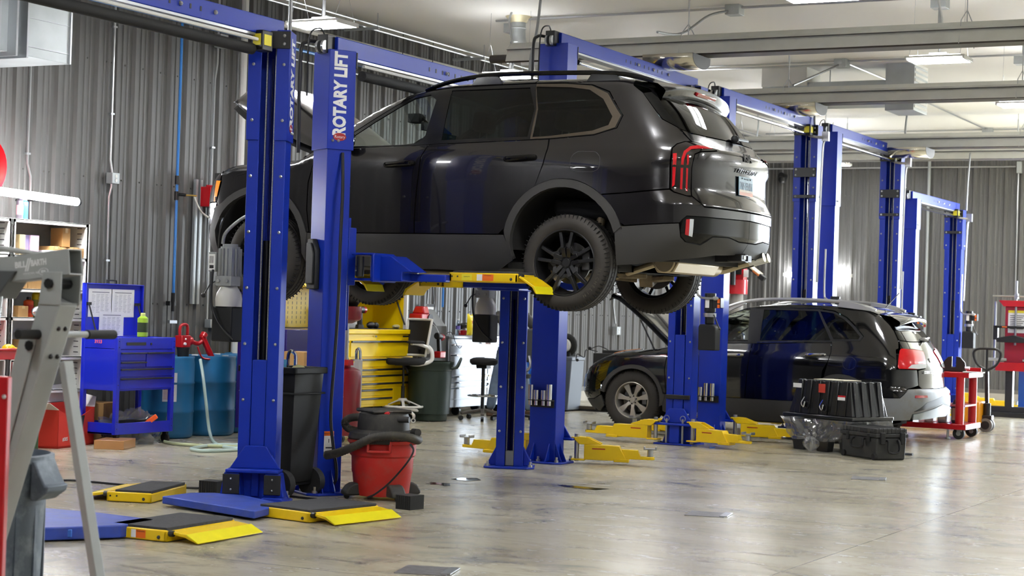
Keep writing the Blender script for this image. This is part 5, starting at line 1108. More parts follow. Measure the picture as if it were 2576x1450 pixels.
for k,px in enumerate((126,143,160,176,192)):
    carton((-12.58,y_(px),1.89),(.2,.10,.105-.008*(k%3)),['leftmost low carton in the row on the upper shelf','second low carton in the row on the upper shelf','middle low carton under the upright box','fourth low carton in the row on the upper shelf','rightmost low carton against the slotted side panel'][k])
carton((-12.6,y_(60),1.89),(.14,.10,.20),'pale purple packet with white print on the upper shelf',mt=mat('purple_packet','#a99cd0',.4),name='packet',cat='packet',tape=False)
carton((-12.58,y_(77),1.89),(.14,.12,.20),'pink packet on the upper shelf beside the purple one',mt=mat('pink_packet','#c9a9c0',.4),name='packet',cat='packet',tape=False)
carton((-12.6,y_(44),1.89),(.2,.08,.2),'tan paper packet behind the left shelf post',mt=mat('tan_packet','#cdb283',.6),name='packet',cat='packet',tape=False)
b=MB(); 
for k in range(4): b.box(-12.75,-12.45,y_(118)-.09,y_(118)+.10,1.89+.016*k,1.89+.016*k+.013)
tag(b.build('paper_stack',PAPER,None,smooth=0),'stack of white paper on the upper shelf beside the low cartons','paper')
for k,px in enumerate((57,68,80,92)): carton((-12.6,y_(px),1.56),(.18,.075,.16),['leftmost','second','third','rightmost'][k]+' brown carton behind the hoist boom on the second shelf',tape=False)
carton((-12.56,y_(48),1.28),(.16,.14,.11),'open cardboard tray on the middle shelf left of the bottles')
b=MB(); b.sph((-12.46,y_(81),1.335),.07,12,(.7,1.15,.8)); tag(b.build('foil_packet',mat('silver_foil','#dfe0e2',.2,.8,bump=1,bscale=25),None),'crumpled silver foil packet in front of the bottles','packet')
carton((-12.6,y_(72),.89),(.22,.20,.165),'plain cardboard box on the lower shelf behind the hoist handle')
def funnelthing(loc,lab,mt,r=.11,h=.3,rx=0):
    t=thing('funnel',lab,'funnel',loc); b=MB(); b.lathe([(r,h),(r*.97,h-.03),(.03,h*.45),(.018,0),(.015,0),(.027,h*.45),(r*.94,h-.02)],20,T(0,0,0,0,rx),cap=False); b.build('cone',mt,t); return t
funnelthing((-12.58,y_(62),.56),'dark grey funnel on the shelf below the cardboard box, left one',mat('grey_plastic','#4a4c50',.5),.12,.33)
funnelthing((-12.58,y_(84),.56),'black funnel with handle on the shelf below the cardboard box',PLAST,.11,.33)
# ================================================================ red stand at the left with yellow work lamp
t=thing('steel_stand','red steel stand with bolted legs at the left edge','stand',(-12.0,12.75,0))
yl=lambda px,X: on(px,950,'x',X).y-12.75
X=-11.95
b=MB(); b.box(-.5,.05,-1.2,yl(77,X),on(50,905,'x',X).z-.0,on(50,888,'x',X).z+.02); b.tube([(.05,-.4,.98),(.05,yl(70,X),.98),(.05,yl(77,X),.93)],.016,6,3); b.build('top_plate',REDP,t,bev=.006)
for ya,yb in ((yl(22,X)+.02,yl(38,X)+.08),(yl(-140,X),yl(-120,X)+.1)):
    b=MB(); b.bar((0,(ya+yb)/2-.02,0),(0,(ya+yb)/2+.06,.86),.09,.05,(1,0,0)); b.box(-.05,.05,ya-.06,yb,.0,.02); lg=b.build('leg',REDP,t,bev=.004)
    for z in (.84,.52,.22):
        for q in (-.02,.03):
            b=MB(); b.sph((.03,(ya+yb)/2+q+.06*z/.86-.01,z),.011,8); b.build('bolt',STEEL,lg)
b=MB(); b.box(-.4,-.02,-1,yl(30,X),.28,.34); b.build('stretcher',REDP,t)
p=on(41,930,'x',X); b=MB(); b.box(.028,.03,p.y-12.75-.03,p.y-12.75+.03,p.z-.06,p.z+.07); s_=b.build('warning_label',WLAB,t,smooth=0)
b=MB(); b.prism([(p.y-12.75+.025,p.z-.03),(p.y-12.75+.025,p.z+.05),(p.y-12.75-.02,p.z+.02)],'x',.0302,.031); b.build('red_triangle',mat('label_red','#e84a34',.5),s_,smooth=0)
b=MB(); b.box(.0302,.031,p.y-12.75-.025,p.y-12.75+.025,p.z-.055,p.z-.02); b.build('black_print',INK,s_,smooth=0)
p=on(25,885,'x',-12.1); t=thing('work_lamp','yellow funnel shaped tool with black handle on the red stand','tool',(-12.1,p.y,on(50,893,'x',-12.1).z+.01))
b=MB(); b.sph((0,-.02,.05),.055,12,(1,1.3,.8)); b.cyl((.02,-.02,.03),(.06,-.02,.03),.035,n=14); b.cyl((0,.02,.04),(0,.16,.03),.03,.012,n=10); b.build('body',YEL,t)
b=MB(); b.tube([(0,.05,.01),(0,.16,.015),(0,.25,.012)],.022,8,3); b.build('grip',BLK,t)
p=on(56,975,'x',-12.05); t=funnelthing((-12.05,p.y,on(56,1015,'x',-12.05).z),'red funnel standing in the white jug below the red stand',mat('red_plastic','#d3222c',.4),.10,.22)
p=on(56,1030,'x',-12.05); t=thing('fluid_jug','white plastic jug with a green base under the red funnel','jug',(-12.05,p.y,.0))
z0=on(56,1053,'x',-12.05).z; z1=on(56,1012,'x',-12.05).z
b=MB(); b.box(-.1,.1,-.13,.13,0,z0); b.build('green_crate',mat('green_crate','#2e4a2c',.6),t,bev=.01)
b=MB(); b.lathe([(.10,z0),(.105,z0+.02),(.105,z1-.08),(.05,z1-.02),(.03,z1)],18); b.build('jug_body',mat('milky_jug','#dcd9cc',.5),t)
b=MB(); b.cyl((0,0,z1),(0,0,z1+.05),.05,.055,n=14); b.build('yellow_neck',mat('yellow_plastic','#d9b51f',.5),t)
# ================================================================ cartons on the floor
a,c=fl(145,1130),fl(235,1118); d=(c-a); L_=d.length; rz=math.atan2(d.y,d.x)-PI/2
t=thing('open_carton','open red and black cardboard carton on the floor below the shelving','box',((a.x+c.x)/2,(a.y+c.y)/2,0),rz)
REDC=mat('red_print_card','#d8392b',.6); h=.38
b=MB(); b.box(-.24,0,-L_/2,L_/2,0,.02); b.box(-.24,-.235,-L_/2,L_/2,0,h+.05); b.box(-.24,0,L_/2-.005,L_/2,0,h); b.box(-.24,0,-L_/2,-L_/2+.005,0,h); b.prism([(-L_/2,0),(L_/2,0),(L_/2,h),(.1,h*.80),(-.12,h*.80),(-L_/2,h)],'x',-.005,0); b.build('carton_walls',REDC,t,smooth=0)
b=MB(); b.prism([(-.14,.12),(-.02,.05),(.10,.10),(.16,h*.8),(-.18,h*.8)],'x',.0005,.0012); b.build('black_print',mat('black_print','#24222a',.7,var=.5,vscale=40),t,smooth=0)
b=MB(); b.add([(-.3,-L_/2,h+.05),(-.3,L_/2,h+.05),(-.36,L_/2-.04,h+.22),(-.36,-L_/2+.05,h+.2)],[(0,1,2,3)]); b.add([(-.3,-L_/2,h),(0,-L_/2,h),(-.02,-L_/2-.14,h+.07),(-.26,-L_/2-.14,h+.07)],[(0,1,2,3)]); b.add([(-.3,L_/2,h),(0,L_/2,h),(-.03,L_/2+.08,h+.10),(-.2,L_/2+.10,h+.13),(-.26,L_/2+.08,h+.1)],[(0,1,2,3,4)]); b.build('flap',mat('white_card','#e6e3dd',.7),t,solid=.005,smooth=0)
txt('carton_number','#305',.05,axes((0,1,0),(0,0,1),(.001,-L_/2+.14,.085)),WLAB,t,ext=.0004,bold=.001)
p=fl(258,1112); carton((p.x-.2,p.y+.12,0),(.34,.34,.40),'plain brown carton on the floor right of the red one',rz,tape=False)
p=fl(300,1130); carton((p.x-.1,p.y+.05,0),(.3,.42,.09),'flat wrapped carton lying under crumpled clear film',rz+.2,tape=False,mt=mat('wrapped_card','#b5824f',.35,coat=.6))
FILM=glassmat('clear_film','#e8e8e8',.1,.12,haze=.2)
def crumple(name,lab,c,sz,seed,mt,n=26,rough=.5):
    R=random.Random(seed); import mathutils; b=MB()
    def f(u,v):
        a=2*PI*u; e=PI/2*v; r=math.cos(e); q=Vector((math.cos(a)*r,math.sin(a)*r,math.sin(e)))
        k=1+rough*mathutils.noise.noise(q*2.1+Vector((seed,0,0)))+.35*mathutils.noise.noise(q*6+Vector((0,seed,0)))
        return (c[0]+q.x*sz[0]*k,c[1]+q.y*sz[1]*k,c[2]+max(.003,q.z*sz[2]*k))
    b.grid(f,n*2,n,True); return tag(b.build(name,mt,None,smooth=20),lab,'plastic film')
p=fl(330,1118); crumple('plastic_film','heap of crumpled clear plastic film on the floor beside the blue cart',(p.x-.15,p.y+.1,0),(.26,.36,.30),3,FILM)
# ================================================================ blue tool cart with raised lid
CB=mat('royal_blue_cabinet','#1b2bc4',.28,coat=.3)
DRK=mat('drawer_pull_dark','#1c2030',.4)
t=thing('tool_cart','royal blue tool cart with raised lid and papers taped inside','tool cart',(-12.13,14.43,0))
b=MB(); w=.45
b.box(-.23,.23,-w,w,.56,.98); b.build('cabinet',CB,t,bev=.006)
b=MB(); b.box(-.23,.23,-w,w,.98,.99); 
for (x0,x1,y0,y1) in ((.215,.235,-w,w),(-.235,-.215,-w,w),(-.23,.23,-w,-w+.02),(-.23,.23,w-.02,w)): b.box(x0,x1,y0,y1,.98,1.10)
b.build('top_tray',CB,t,bev=.004)
for sx in (-1,1):
    for sy in (-1,1):
        b=MB(); x=sx*.215; y=sy*(w-.02); b.box(x-.022,x+.022,y-.025,y+.025,.12,1.10); pp=b.build('corner_post',CB,t,bev=.004)
        for z in (1.06,1.0,.62,.25,.18):
            b=MB(); b.sph((x+sx*.022,y,z),.006,6); b.build('screw',BLK,pp)
        b=MB(); b.lathe([(.03,-.014),(.05,-.012),(.05,.012),(.03,.014)],18,T(x*.9,y*.9,.052,0,PI/2)); b.cb((x*.9,y*.9,.10),(.05,.04,.03)); b.build('caster',BLK,t)
b=MB(); b.box(-.22,.22,-w,w,.12,.14); b.box(.215,.232,-w,w,.12,.235); b.box(-.232,-.215,-w,w,.12,.235); b.box(-.22,.22,-w,-w+.015,.12,.235); b.build('bottom_tray',CB,t,bev=.003)
for (y0,y1,z0,z1) in ((-.41,-.02,.865,.955),(-.02+.01,.41,.80,.955),(-.41,-.02,.80,.86),(-.41,.41,.705,.79),(-.41,.41,.58,.695)):
    b=MB(); b.box(.23,.242,y0,y1,z0,z1-.006); dr=b.build('drawer',CB,t,bev=.003)
    b=MB(); b.box(.242,.262,y0,y1,z1-.022,z1-.006); b.build('pull_rail',DRK,dr,bev=.003)
b=MB(); b.box(.236,.239,-.32,-.02,1.02,1.05); b.build('badge_strip',INK,t,smooth=0)
b=MB(); b.cyl((.236,.06,1.035),(.242,.06,1.035),.012,n=10); b.build('lock',BLK,t)
txt('red_sticker','3933',.05,axes((1,0,0),(0,0,1),(.0,-w-.026,1.05)),mat('sticker_pink','#f06a62',.5),t,ext=.0004,bold=.001)
b=MB(); b.box(-.255,-.235,-w,w,1.10,1.64); b.box(-.235,-.20,-w,-w+.012,1.10,1.64); b.box(-.235,-.20,w-.012,w,1.10,1.64); b.box(-.235,-.20,-w,w,1.628,1.64); ld=b.build('lid',CB,t,bev=.004)
b=MB(); b.tube([(-.24,-.1,1.64),(-.24,-.1,1.675),(-.24,.05,1.675),(-.24,.05,1.64)],.008,6); b.build('lid_handle',BLK,ld)
for y in (-.40,.36):
    b=MB(); b.cyl((-.2,y,1.42),(-.1,y+.02,1.1),.008,n=8); b.cb((-.21,y,1.43),(.03,.06,.03)); b.build('gas_strut',BLK,ld)
for (y,z,w_,h_) in ((-.20,1.44,.36,.29),(.15,1.44,.36,.29),(-.02,1.21,.38,.28)):
    of=.0025*(z<1.3)
    b=MB(T(of,0,0)); b.box(-.233,-.2315,y-w_/2,y+w_/2,z-h_/2,z+h_/2); pg=b.build('paper_sheet',PAPER,ld,smooth=0)
    b=MB(T(of,0,0)); b.box(-.2312,-.2309,y-w_*.35,y+w_*.38,z+h_*.36,z+h_*.39)
    for k in range(13):
        for q in range(4): b.box(-.2312,-.2309,y-w_*.36+q*w_*.19,y-w_*.36+q*w_*.19+w_*(.10+.05*((k*7+q*3)%4)/3),z+h_*(.29-.052*k),z+h_*(.30-.052*k))
    b.build('printed_rows',mat('grey_print','#8d8f96',.6),pg,smooth=0)
t=can((-12.02,14.50,1.10),.055,.25,mat('lime_bottle','#9bbf3a',.35),'lime green water bottle standing on the blue tool cart',cap=mat('pale_green_cap','#d4e08a',.4),name='water_bottle',cat='bottle',band=mat('bottle_black_print','#2d3b22',.5))
t=thing('power_drill','black and orange drill lying in the bottom tray of the blue cart','drill',(-12.05,14.45,.142))
b=MB(); b.bar((-.1,-.14,.05),(.08,.10,.07),.09,.10); b.build('drill_body',BLK,t,bev=.01); b=MB(); b.bar((.05,.05,.03),(.18,.14,.15),.06,.05); b.build('orange_handle',mat('hi_vis_orange_glow','#f4622a',.4,emit=('#f4622a',.1)),t,bev=.01)  # orange handle is no lamp; a faint glow is put into its colour
# ================================================================ blue drums, transfer pump and hose
DRUM=mat('blue_plastic_drum','#1d6a9c',.42,var=.12,vscale=2.5,dirt='#4f6f80',dscale=6,damt=.2)
def drum(x,y,lab,label=False):
    t=thing('drum',lab,'drum',(x,y,0),0,'blue plastic drums along the wall'); r=.292
    pr=[(r-.03,0),(r-.005,.02),(r,.06),(r,.27),(r+.008,.285),(r,.30),(r,.58),(r+.008,.595),(r,.61),(r,.80),(r-.008,.85),(r-.002,.875),(r-.01,.885),(r-.04,.875),(0,.87)]
    b=MB(); b.lathe(pr,40); b.build('barrel',DRUM,t,smooth=60)
    for a in (.7,3.6):
        b=MB(); b.cyl((.17*math.cos(a),.17*math.sin(a),.87),(.17*math.cos(a),.17*math.sin(a),.89),.035,n=14); b.build('bung',WHITE,t)
    return t
yD=[15.42,16.08,16.70]
d1=drum(-12.42,yD[0],'blue plastic drum with a white label right of the blue tool cart'); d2=drum(-12.36,yD[1],'middle blue plastic drum with the hose hanging in front'); d3=drum(-12.52,yD[2],'blue plastic drum half hidden by the lift post'); drum(-12.72,17.30,'rear blue drum whose lid shows behind the front ones')
p=on(470,995,'x',-12.15); A=math.atan2(-1,.72)
b=MB()
def lab_(u,v): a=math.radians(-52+30*u-8); return (.2935*math.cos(a),.2935*math.sin(a),.40+.31*v)
b.grid(lab_,8,2); lb=b.build('paper_label',PAPER,d1,smooth=60)
b=MB()
for k in range(16):
    def ln(u,v,k=k): a=math.radians(-58+ (22-4*(k%3))*u); return (.2945*math.cos(a),.2945*math.sin(a),.425+.014*k+.006*v)
    b.grid(ln,5,2)
b.build('label_print',mat('pale_red_print','#c48f8f',.6),lb,smooth=0)
p=on(466,905,'x',-12.25); t=thing('transfer_pump','red drum transfer pump with nozzle on the blue drums','pump',(-12.28,p.y,.87))
b=MB(); b.cyl((0,0,0),(0,0,.09),.06,.07,n=18); b.cyl((0,0,.09),(0,0,.11),.075,n=18); b.build('pump_base',PLAST,t)
b=MB(); b.box(-.05,.05,-.09,.06,.11,.24); b.cyl((0,.06,.18),(0,.12,.18),.05,n=14); b.tube([(0,-.07,.23),(0,-.06,.34),(0,.05,.35),(0,.06,.24)],.018,8,4); b.build('pump_head',REDP,t,bev=.01)
b=MB(); b.sph((.052,-.03,.2),.012,8); b.cyl((.05,-.05,.15),(.07,-.05,.15),.015,n=8); b.build('switch',WLAB,t)
b=MB(); b.tube([(0,.12,.18),(.03,.2,.15),(.05,.26,.18)],.025,8,4); b.bar((.05,.25,.24),(.08,.40,.0),.05,.05); b.cyl((.05,.26,.22),(.05,.30,.26),.04,n=12); b.tube([(.05,.18,.12),(.07,.24,.0),(.09,.36,-.02)],.012,6,4); b.build('nozzle',REDP,t,bev=.008)
HO=mat('milky_hose','#b9cfc8',.3,coat=.3)
P=[on(504,905,'x',-12.12),on(511,950,'x',-12.02),on(519,1020,'x',-11.96),on(528,1090,'x',-11.9),fl(545,1118,.02),fl(590,1128,.02),fl(640,1126,.02),fl(650,1120,.02),fl(600,1120,.02),fl(540,1120,.02),fl(495,1126,.02),fl(482,1131,.02),fl(520,1135,.02),fl(590,1132,.02),fl(640,1128,.02)]
b=MB(); b.tube(P,.0175,8,6); tag(b.build('fuel_hose',HO,None),'milky hose hanging from the red nozzle and coiled on the floor','hose')
P=[on(424,1040,'x',-12.10),on(418,1075,'x',-12.08),fl(404,1104,.02),fl(430,1115,.02),fl(500,1121,.02),fl(590,1124,.02),fl(650,1124,.02)]
b=MB(); b.tube(P,.0165,8,6); tag(b.build('fuel_hose',mat('yellowed_hose','#b9c39a',.35),None),'second pale hose running along the floor beside the cart wheel','hose')
P=[fl(160,1209,.01),fl(200,1210,.01),fl(330,1222,.01),fl(420,1226,.01),fl(520,1229,.01)]
b=MB(); b.tube(P,.009,6,5); tag(b.build('power_cable',HOSE,None),'thin black cable lying across the floor left of the lift post','cable')
P=[fl(700,1245,.01),fl(730,1249,.012),fl(780,1255,.012),fl(850,1262,.012),fl(900,1266,.012)]
b=MB(); b.tube(P,.010,6,5); pc=tag(b.build('power_cable',HOSE,None),'black cable with plug from the lift post to the shop vacuum','cable')
b=MB(); b.cyl(fl(697,1242,.02),fl(716,1250,.015),.022,.014,n=10); b.build('plug',mat('beige_plug','#cfc0a4',.5),pc)
p=fl(514,1244); t=thing('rubber_block','black ribbed rubber block left of the lift post base','block',(p.x,p.y+.1,0),.1); b=MB(); b.box(-.08,.08,-.07,.07,0,.10)
for k in range(8): b.box(-.075+.02*k,-.065+.02*k,-.074,-.07,.005,.095)
b.build('block',RUB,t)
p=fl(1025,1284); t=thing('rubber_block','black ribbed rubber block in front of the shop vacuum wheel','block',(p.x-.03,p.y+.08,0),-.15); b=MB(); b.box(-.07,.07,-.08,.08,0,.105)
for k in range(7): b.box(-.066+.02*k,-.056+.02*k,-.084,-.08,.005,.1)
b.build('block',RUB,t)
# ================================================================ engine hoist in the foreground
HG=mat('hoist_grey','#a6aaaa',.45,.1,var=.05,vscale=8)
q=EYE+ray(151,697)*7.6; hx,hy=float(q[0]),float(q[1])
t=thing('engine_hoist','grey engine hoist with printed boom and black-gripped handle in the foreground','engine hoist',(hx,hy,0))
zt=float(q[2]); s2=.045
def boomM(): return T(0,0,zt+.055,0,0,math.radians(-6.5))   # boom rises to its open end
b=MB(boomM()); o_=[(-.05,-.05),(.05,-.05),(.05,.05),(-.05,.05)]
for (y0,y1,z0,z1) in ((-.042,-.036,-.055,.055),(.036,.042,-.055,.055),(-.042,.042,-.055,-.049),(-.042,.042,.049,.055)): b.box(-1.5,.085,y0,y1,z0,z1)
bo=b.build('boom',HG,t,bev=.003)
txt('boom_lettering','BILL',.036,boomM()@T(-.185,-.0432,.012)@axes((1,0,0),(0,0,1),(0,0,0)),mat('white_print','#e7e9ea',.5),bo,bold=.0012,ext=.0004,fit=.062)
txt('boom_lettering','BARTH',.036,boomM()@T(-.082,-.0432,.012)@axes((1,0,0),(0,0,1),(0,0,0)),mat('white_print','#e7e9ea',.5),bo,bold=.0012,ext=.0004,fit=.085)
b=MB(boomM())
for x in (-.148,-.136): b.prism([(x-.014,-.018),(x-.007,-.018),(x+.013,.036),(x+.006,.036)],'y',-.0434,-.0422)
b.build('boom_slash',mat('white_print','#e7e9ea',.5),bo,smooth=0)
txt('boom_lettering','MANDAN, ND',.014,boomM()@T(-.125,-.0432,-.03)@axes((1,0,0),(0,0,1),(0,0,0)),mat('white_print','#e7e9ea',.5),bo,ext=.0004)
b=MB(boomM()); b.lathe([(.024,-.0005),(.027,-.0005),(.027,.0005),(.024,.0005),(.024,-.0005)],24,T(-.058,-.0428,-.028,0,PI/2),sx=1,sy=.55,cap=False); b.build('boom_oval',mat('white_print','#e7e9ea',.5),bo)
txt('boom_lettering','KIA',.016,boomM()@T(-.058,-.0432,-.028)@axes((1,0,0),(0,0,1),(0,0,0)),mat('white_print','#e7e9ea',.5),bo,ext=.0004,bold=.0006)
top=Vector((.0,0,zt)); bot=Vector((-.47,.0,.12))
b=MB(); b.bar(top+Vector((.0,0,-.10)),bot,.112,.112,(0,1,0)); b.build('mast',HG,t,bev=.006)
b=MB(); 
for y in (-.055,.05): b.prism([(-.06,zt-.12),(.06,zt-.12),(.065,zt+.02),(-.04,zt+.02)],'y',y*1.12,y*1.12+.006)
b.box(-.05,.055,-.055,.055,zt-.116,zt-.11); b.build('pivot_bracket',HG,t,bev=.003)
for x,z in ((.0,zt-.03),(-.095,zt-.295)): b=MB(); b.cyl((x,-.075,z),(x,.07,z),.022,n=8); b.build('pivot_bolt',BLK,t)
b=MB(); b.prism([(-.15,zt-.26),(-.06,zt-.26),(-.22,zt-.8),(-.31,zt-.8)],'y',-.068,-.060); b.build('ram_bracket',HG,t,bev=.003)
for z in (zt-.22,zt-.34):
    for y in (-.018,.022): b=MB(); b.sph((.056-.317*(zt-.10-z),y,z),.011,8); b.build('mast_bolt',BLK,t)
for s in (0,):
    b=MB(); b.bar((.02,.03,zt-.36),(.26,.06,.12),.034,.055,(0,1,0)); b.build('brace',HG,t,bev=.003)
hz=1.345; b=MB(); b.cyl((-.06,-.16,hz),(-.06,.41,hz),.015,n=14); b.build('handle_bar',mat('pale_grey_bar','#a9adae',.4,.3),t)
for y0,y1 in ((-.18,-.02),(.245,.43)):
    b=MB(); b.cyl((-.06,y0,hz),(-.06,y1,hz),.021,n=14); b.build('foam_grip',RUB,t,bev=.004)
b=MB(); b.cyl((-.42,-.07,.30),(-.34,-.05,1.12),.032,n=14); b.build('ram_body',REDP,t)
b=MB(); b.cyl((-.34,-.05,1.1),(-.30,-.03,zt-.02),.014,n=12); b.build('ram_rod',CHROME,t)
b=MB(); b.prism([(-.36,zt-.10),(-.30,zt-.10),(-.20,zt+.02),(-.40,zt+.02)],'y',-.06,.06); b.build('ram_clevis',mat('hoist_dark_grey','#5d6164',.45,.3),t,bev=.004)
b=MB(); b.tube([(-.9,-.03,zt+.17),(-.3,-.03,zt+.115),(-.02,-.03,zt+.085)],.012,8,4); b.build('top_rod',mat('pale_grey_bar','#a9adae',.4,.3),t)
b=MB(); b.bar((-.5,-.01,.12),(.4,.0,.12),.08,.08); b.bar((-.45,-.35,.10),(-1.6,-.45,.10),.07,.07); b.bar((-.45,.35,.10),(-1.6,.45,.10),.07,.07); b.bar((-.45,-.38,.12),(-.45,.38,.12),.08,.08); b.build('base_frame',HG,t,bev=.004)
for (x,y) in ((.38,0),(-.45,-.33),(-.45,.33),(-1.58,-.45),(-1.58,.45)):
    b=MB(); b.cyl((x,y-.02,.042),(x,y+.02,.042),.042,n=16); b.box(x-.02,x+.02,y-.026,y+.026,.04,.09); b.build('caster',BLK,t)
b=MB(); b.bar((-.14,-.02,.98),(-.30,-.05,.50),.028,.02,(0,1,0)); b.build('red_pump_lever',mat('lever_red','#c01824',.4),t)
# grey trash can behind the hoist and a red post at the picture edge
c=EYE+ray(-42,1176)*8.25; t=thing('trash_can','scuffed grey round trash can behind the hoist mast','trash can',(float(c[0]),float(c[1]),0))
GT=mat('scuffed_grey_plastic','#4f5a66',.55,dirt='#9aa3aa',dscale=7,damt=.6)
b=MB(); b.lathe([(.0,.015),(.245,.015),(.25,.03),(.29,.62),(.292,.60),(.305,.63),(.312,.74),(.318,.745),(.318,.775),(.300,.78),(.292,.76),(.27,.05),(0,.04)],40); b.build('barrel',GT,t,smooth=50)
for a in (RAD(12),RAD(192)):
    b=MB(T(0,0,0,a)); b.prism([(.30,.58),(.33,.58),(.385,.62),(.39,.65),(.375,.65),(.345,.70),(.32,.76),(.30,.76)],'y',-.09,.09); b.build('handle',GT,t,bev=.008)
b=MB()
for k in range(5): b.box(.262,.285,-.012,.012,.05,.55,T(0,0,0,RAD(-60+24*k)))
b.build('rib',GT,t)
c=EYE+ray(-20,1200)*7.2; t=thing('steel_post','glossy red steel post cut by the left edge of the photo','post',(float(c[0]),float(c[1]),0),.5)
b=MB(); b.box(-.06,.06,-.03,.03,.04,1.18); b.box(-.2,.2,-.15,.15,0,.04); b.build('post',REDP,t,bev=.006)
b=MB(); b.sph((.045,-.03,1.1),.01,8); b.build('bolt',STEEL,t)
# ================================================================ between the first posts
t=thing('wheeled_bin','tall black wheeled bin wedged between the first two lift posts','bin',(on(772,930,'y',11.42).x-.30,11.53,0),-.05)
b=MB()
def binf(u,v):
    z=.12+.86*v; w=.205+.055*v; d=.135+.045*v
    a=[(-w,-d),(w,-d),(w,d),(-w,d)]; k=int(u*4+1e-6)%4; f=u*4-int(u*4+1e-6); p,q=a[k],a[(k+1)%4]; return (p[0]+(q[0]-p[0])*f,p[1]+(q[1]-p[1])*f,z)
b.grid(binf,8,6,True); b.box(-.2,.2,-.13,.13,.12,.14); b.build('body',PLAST,t,bev=.01,solid=.006)
b=MB(); 
for (x0,x1,y0,y1) in ((-.28,.28,-.21,-.17),(-.28,.28,.17,.21),(-.28,-.24,-.21,.21),(.24,.28,-.21,.21)): b.box(x0,x1,y0,y1,.96,1.01)
b.box(-.275,.275,-.20,.20,.80,.815); b.build('rim',PLAST,t,bev=.01)
for y in (-.02,):
    b=MB(); b.cyl((.17,-.22,.11),(.17,-.155,.11),.11,n=22); b.build('wheel',RUB,t); b=MB(); b.cyl((.17,.155,.11),(.17,.22,.11),.11,n=22); b.build('wheel',RUB,t); b=MB(); b.cyl((.17,-.226,.11),(.17,-.219,.11),.018,n=10); b.build('axle_cap',STEEL,t)
b=MB(); b.box(-.2,-.1,-.13,.13,0,.13); b.cyl((.17,-.16,.11),(.17,.16,.11),.02,n=8); b.build('foot',PLAST,t)
def onbin(px,py): p=on(px,py,'y',11.53); return V3(p.x,p.y,1.0)
b=MB(); p=onbin(708,905); b.cyl((p.x,p.y,.80),(p.x,p.y,1.06),.055,.065,n=20); tag(b.build('plastic_tub',mat('pale_blue_tub','#4d93bd',.45),None),'pale blue plastic tub sticking out of the black wheeled bin','tub')
b=MB(); p=onbin(733,905); b.tube([(p.x-.03,p.y,.80),(p.x-.03,p.y,1.10),(p.x+.03,p.y,1.11),(p.x+.04,p.y,1.03),(p.x+.03,p.y,.8)],.014,8,5); tag(b.build('chrome_handle',CHROME,None),'chrome bent handle sticking out of the black bin','handle')
b=MB(); p=onbin(752,905); b.sph((p.x,p.y,.97),.07,10,(1,1,.8)); tag(b.build('rag',mat('olive_rag','#8f8c62',.9,bump=.8,bscale=30),None),'olive rag on top of the black wheeled bin','rag')
# ================================================================ shop vacuum
p=fl(970,1262); t=thing('shop_vacuum','red shop vacuum with black motor head and ribbed hose wrapped around it','vacuum cleaner',(p.x-.14,p.y+.16,0))
VR=mat('dusty_red_plastic','#c0241f',.5,var=.06,dirt='#8a6a5c',dscale=9,damt=.35); VB=mat('dusty_black_plastic','#2b2a28',.6,dirt='#6b6458',dscale=8,damt=.35)
b=MB(); b.lathe([(0,.03),(.205,.03),(.215,.05),(.232,.20),(.238,.21),(.243,.33),(.258,.345),(.262,.43),(.275,.44),(.278,.462),(0,.462)],40); b.build('drum',VR,t,smooth=40)
b=MB(); b.lathe([(.268,.462),(.275,.475),(.262,.515),(.21,.54),(0,.545)],40); b.lathe([(.205,.54),(.20,.63),(.19,.665),(.15,.68),(0,.685)],36); b.build('lid',VB,t,smooth=35)
b=MB(T(0,0,0,-.55)); 
b.box(-.16,.16,-.17,.17,.67,.70); b.build('top_deck',VB,t,bev=.02)
# latch
for a in (RAD(-64),RAD(116)):
    b=MB(T(0,0,0,a)); b.prism([(.25,.44),(.30,.44),(.305,.50),(.28,.52),(.24,.53)],'y',-.085,.085); l=b.build('latch',VB,t,bev=.01)
    b=MB(T(0,0,0,a)); 
    b.box(.26,.296,-.095,-.075,.375,.465); b.box(.26,.296,.075,.095,.375,.465); b.box(.26,.296,-.095,.095,.375,.395); b.build('latch_frame',VR,t,bev=.005)
for a in (RAD(-128),RAD(-32),RAD(58),RAD(140)):
    b=MB(T(0,0,0,a)); b.prism([(.19,.03),(.315,.03),(.32,.06),(.285,.105),(.25,.125),(.20,.13)],'y',-.06,.06); f_=b.build('caster_foot',VB,t,bev=.018)
    b=MB(T(0,0,0,a)); b.sph((.285,0,.026),.026,10); b.build('caster',BLK,f_)
def ribhose(pts,r,name,mt,par,n=8,sub=14):
    b=MB(); 
    P=[Vector(q) for q in pts]; Q=[]
    for i in range(len(P)-1):
        a,b_,c,d=P[max(i-1,0)],P[i],P[i+1],P[min(i+2,len(P)-1)]
        for k in range(sub):
            u=k/sub; Q.append(.5*((2*b_)+(c-a)*u+(2*a-5*b_+4*c-d)*u*u+(3*b_-a-3*c+d)*u**3))
    Q.append(P[-1]); N=len(Q); b.tube(Q,r,14,0,rs=lambda u:1.0 if int(round(u*(N-1)))%2 else .88); return b.build(name,mt,par,smooth=60)
o=t.location
def lv(px,py,dy,): q=on(px,py,'y',o.y+dy); return (q.x-o.x,q.y-o.y,q.z)
HM=mat('dusty_ribbed_hose','#33302a',.65,dirt='#6f6752',dscale=10,damt=.45)
ribhose([lv(820,1146,-.28),lv(850,1140,-.30),lv(895,1122,-.32),lv(940,1102,-.31),lv(990,1097,-.28),lv(1030,1102,-.16),lv(1050,1108,-.02),lv(1048,1104,.14),lv(1015,1090,.22)],.035,'suction_hose',HM,t)
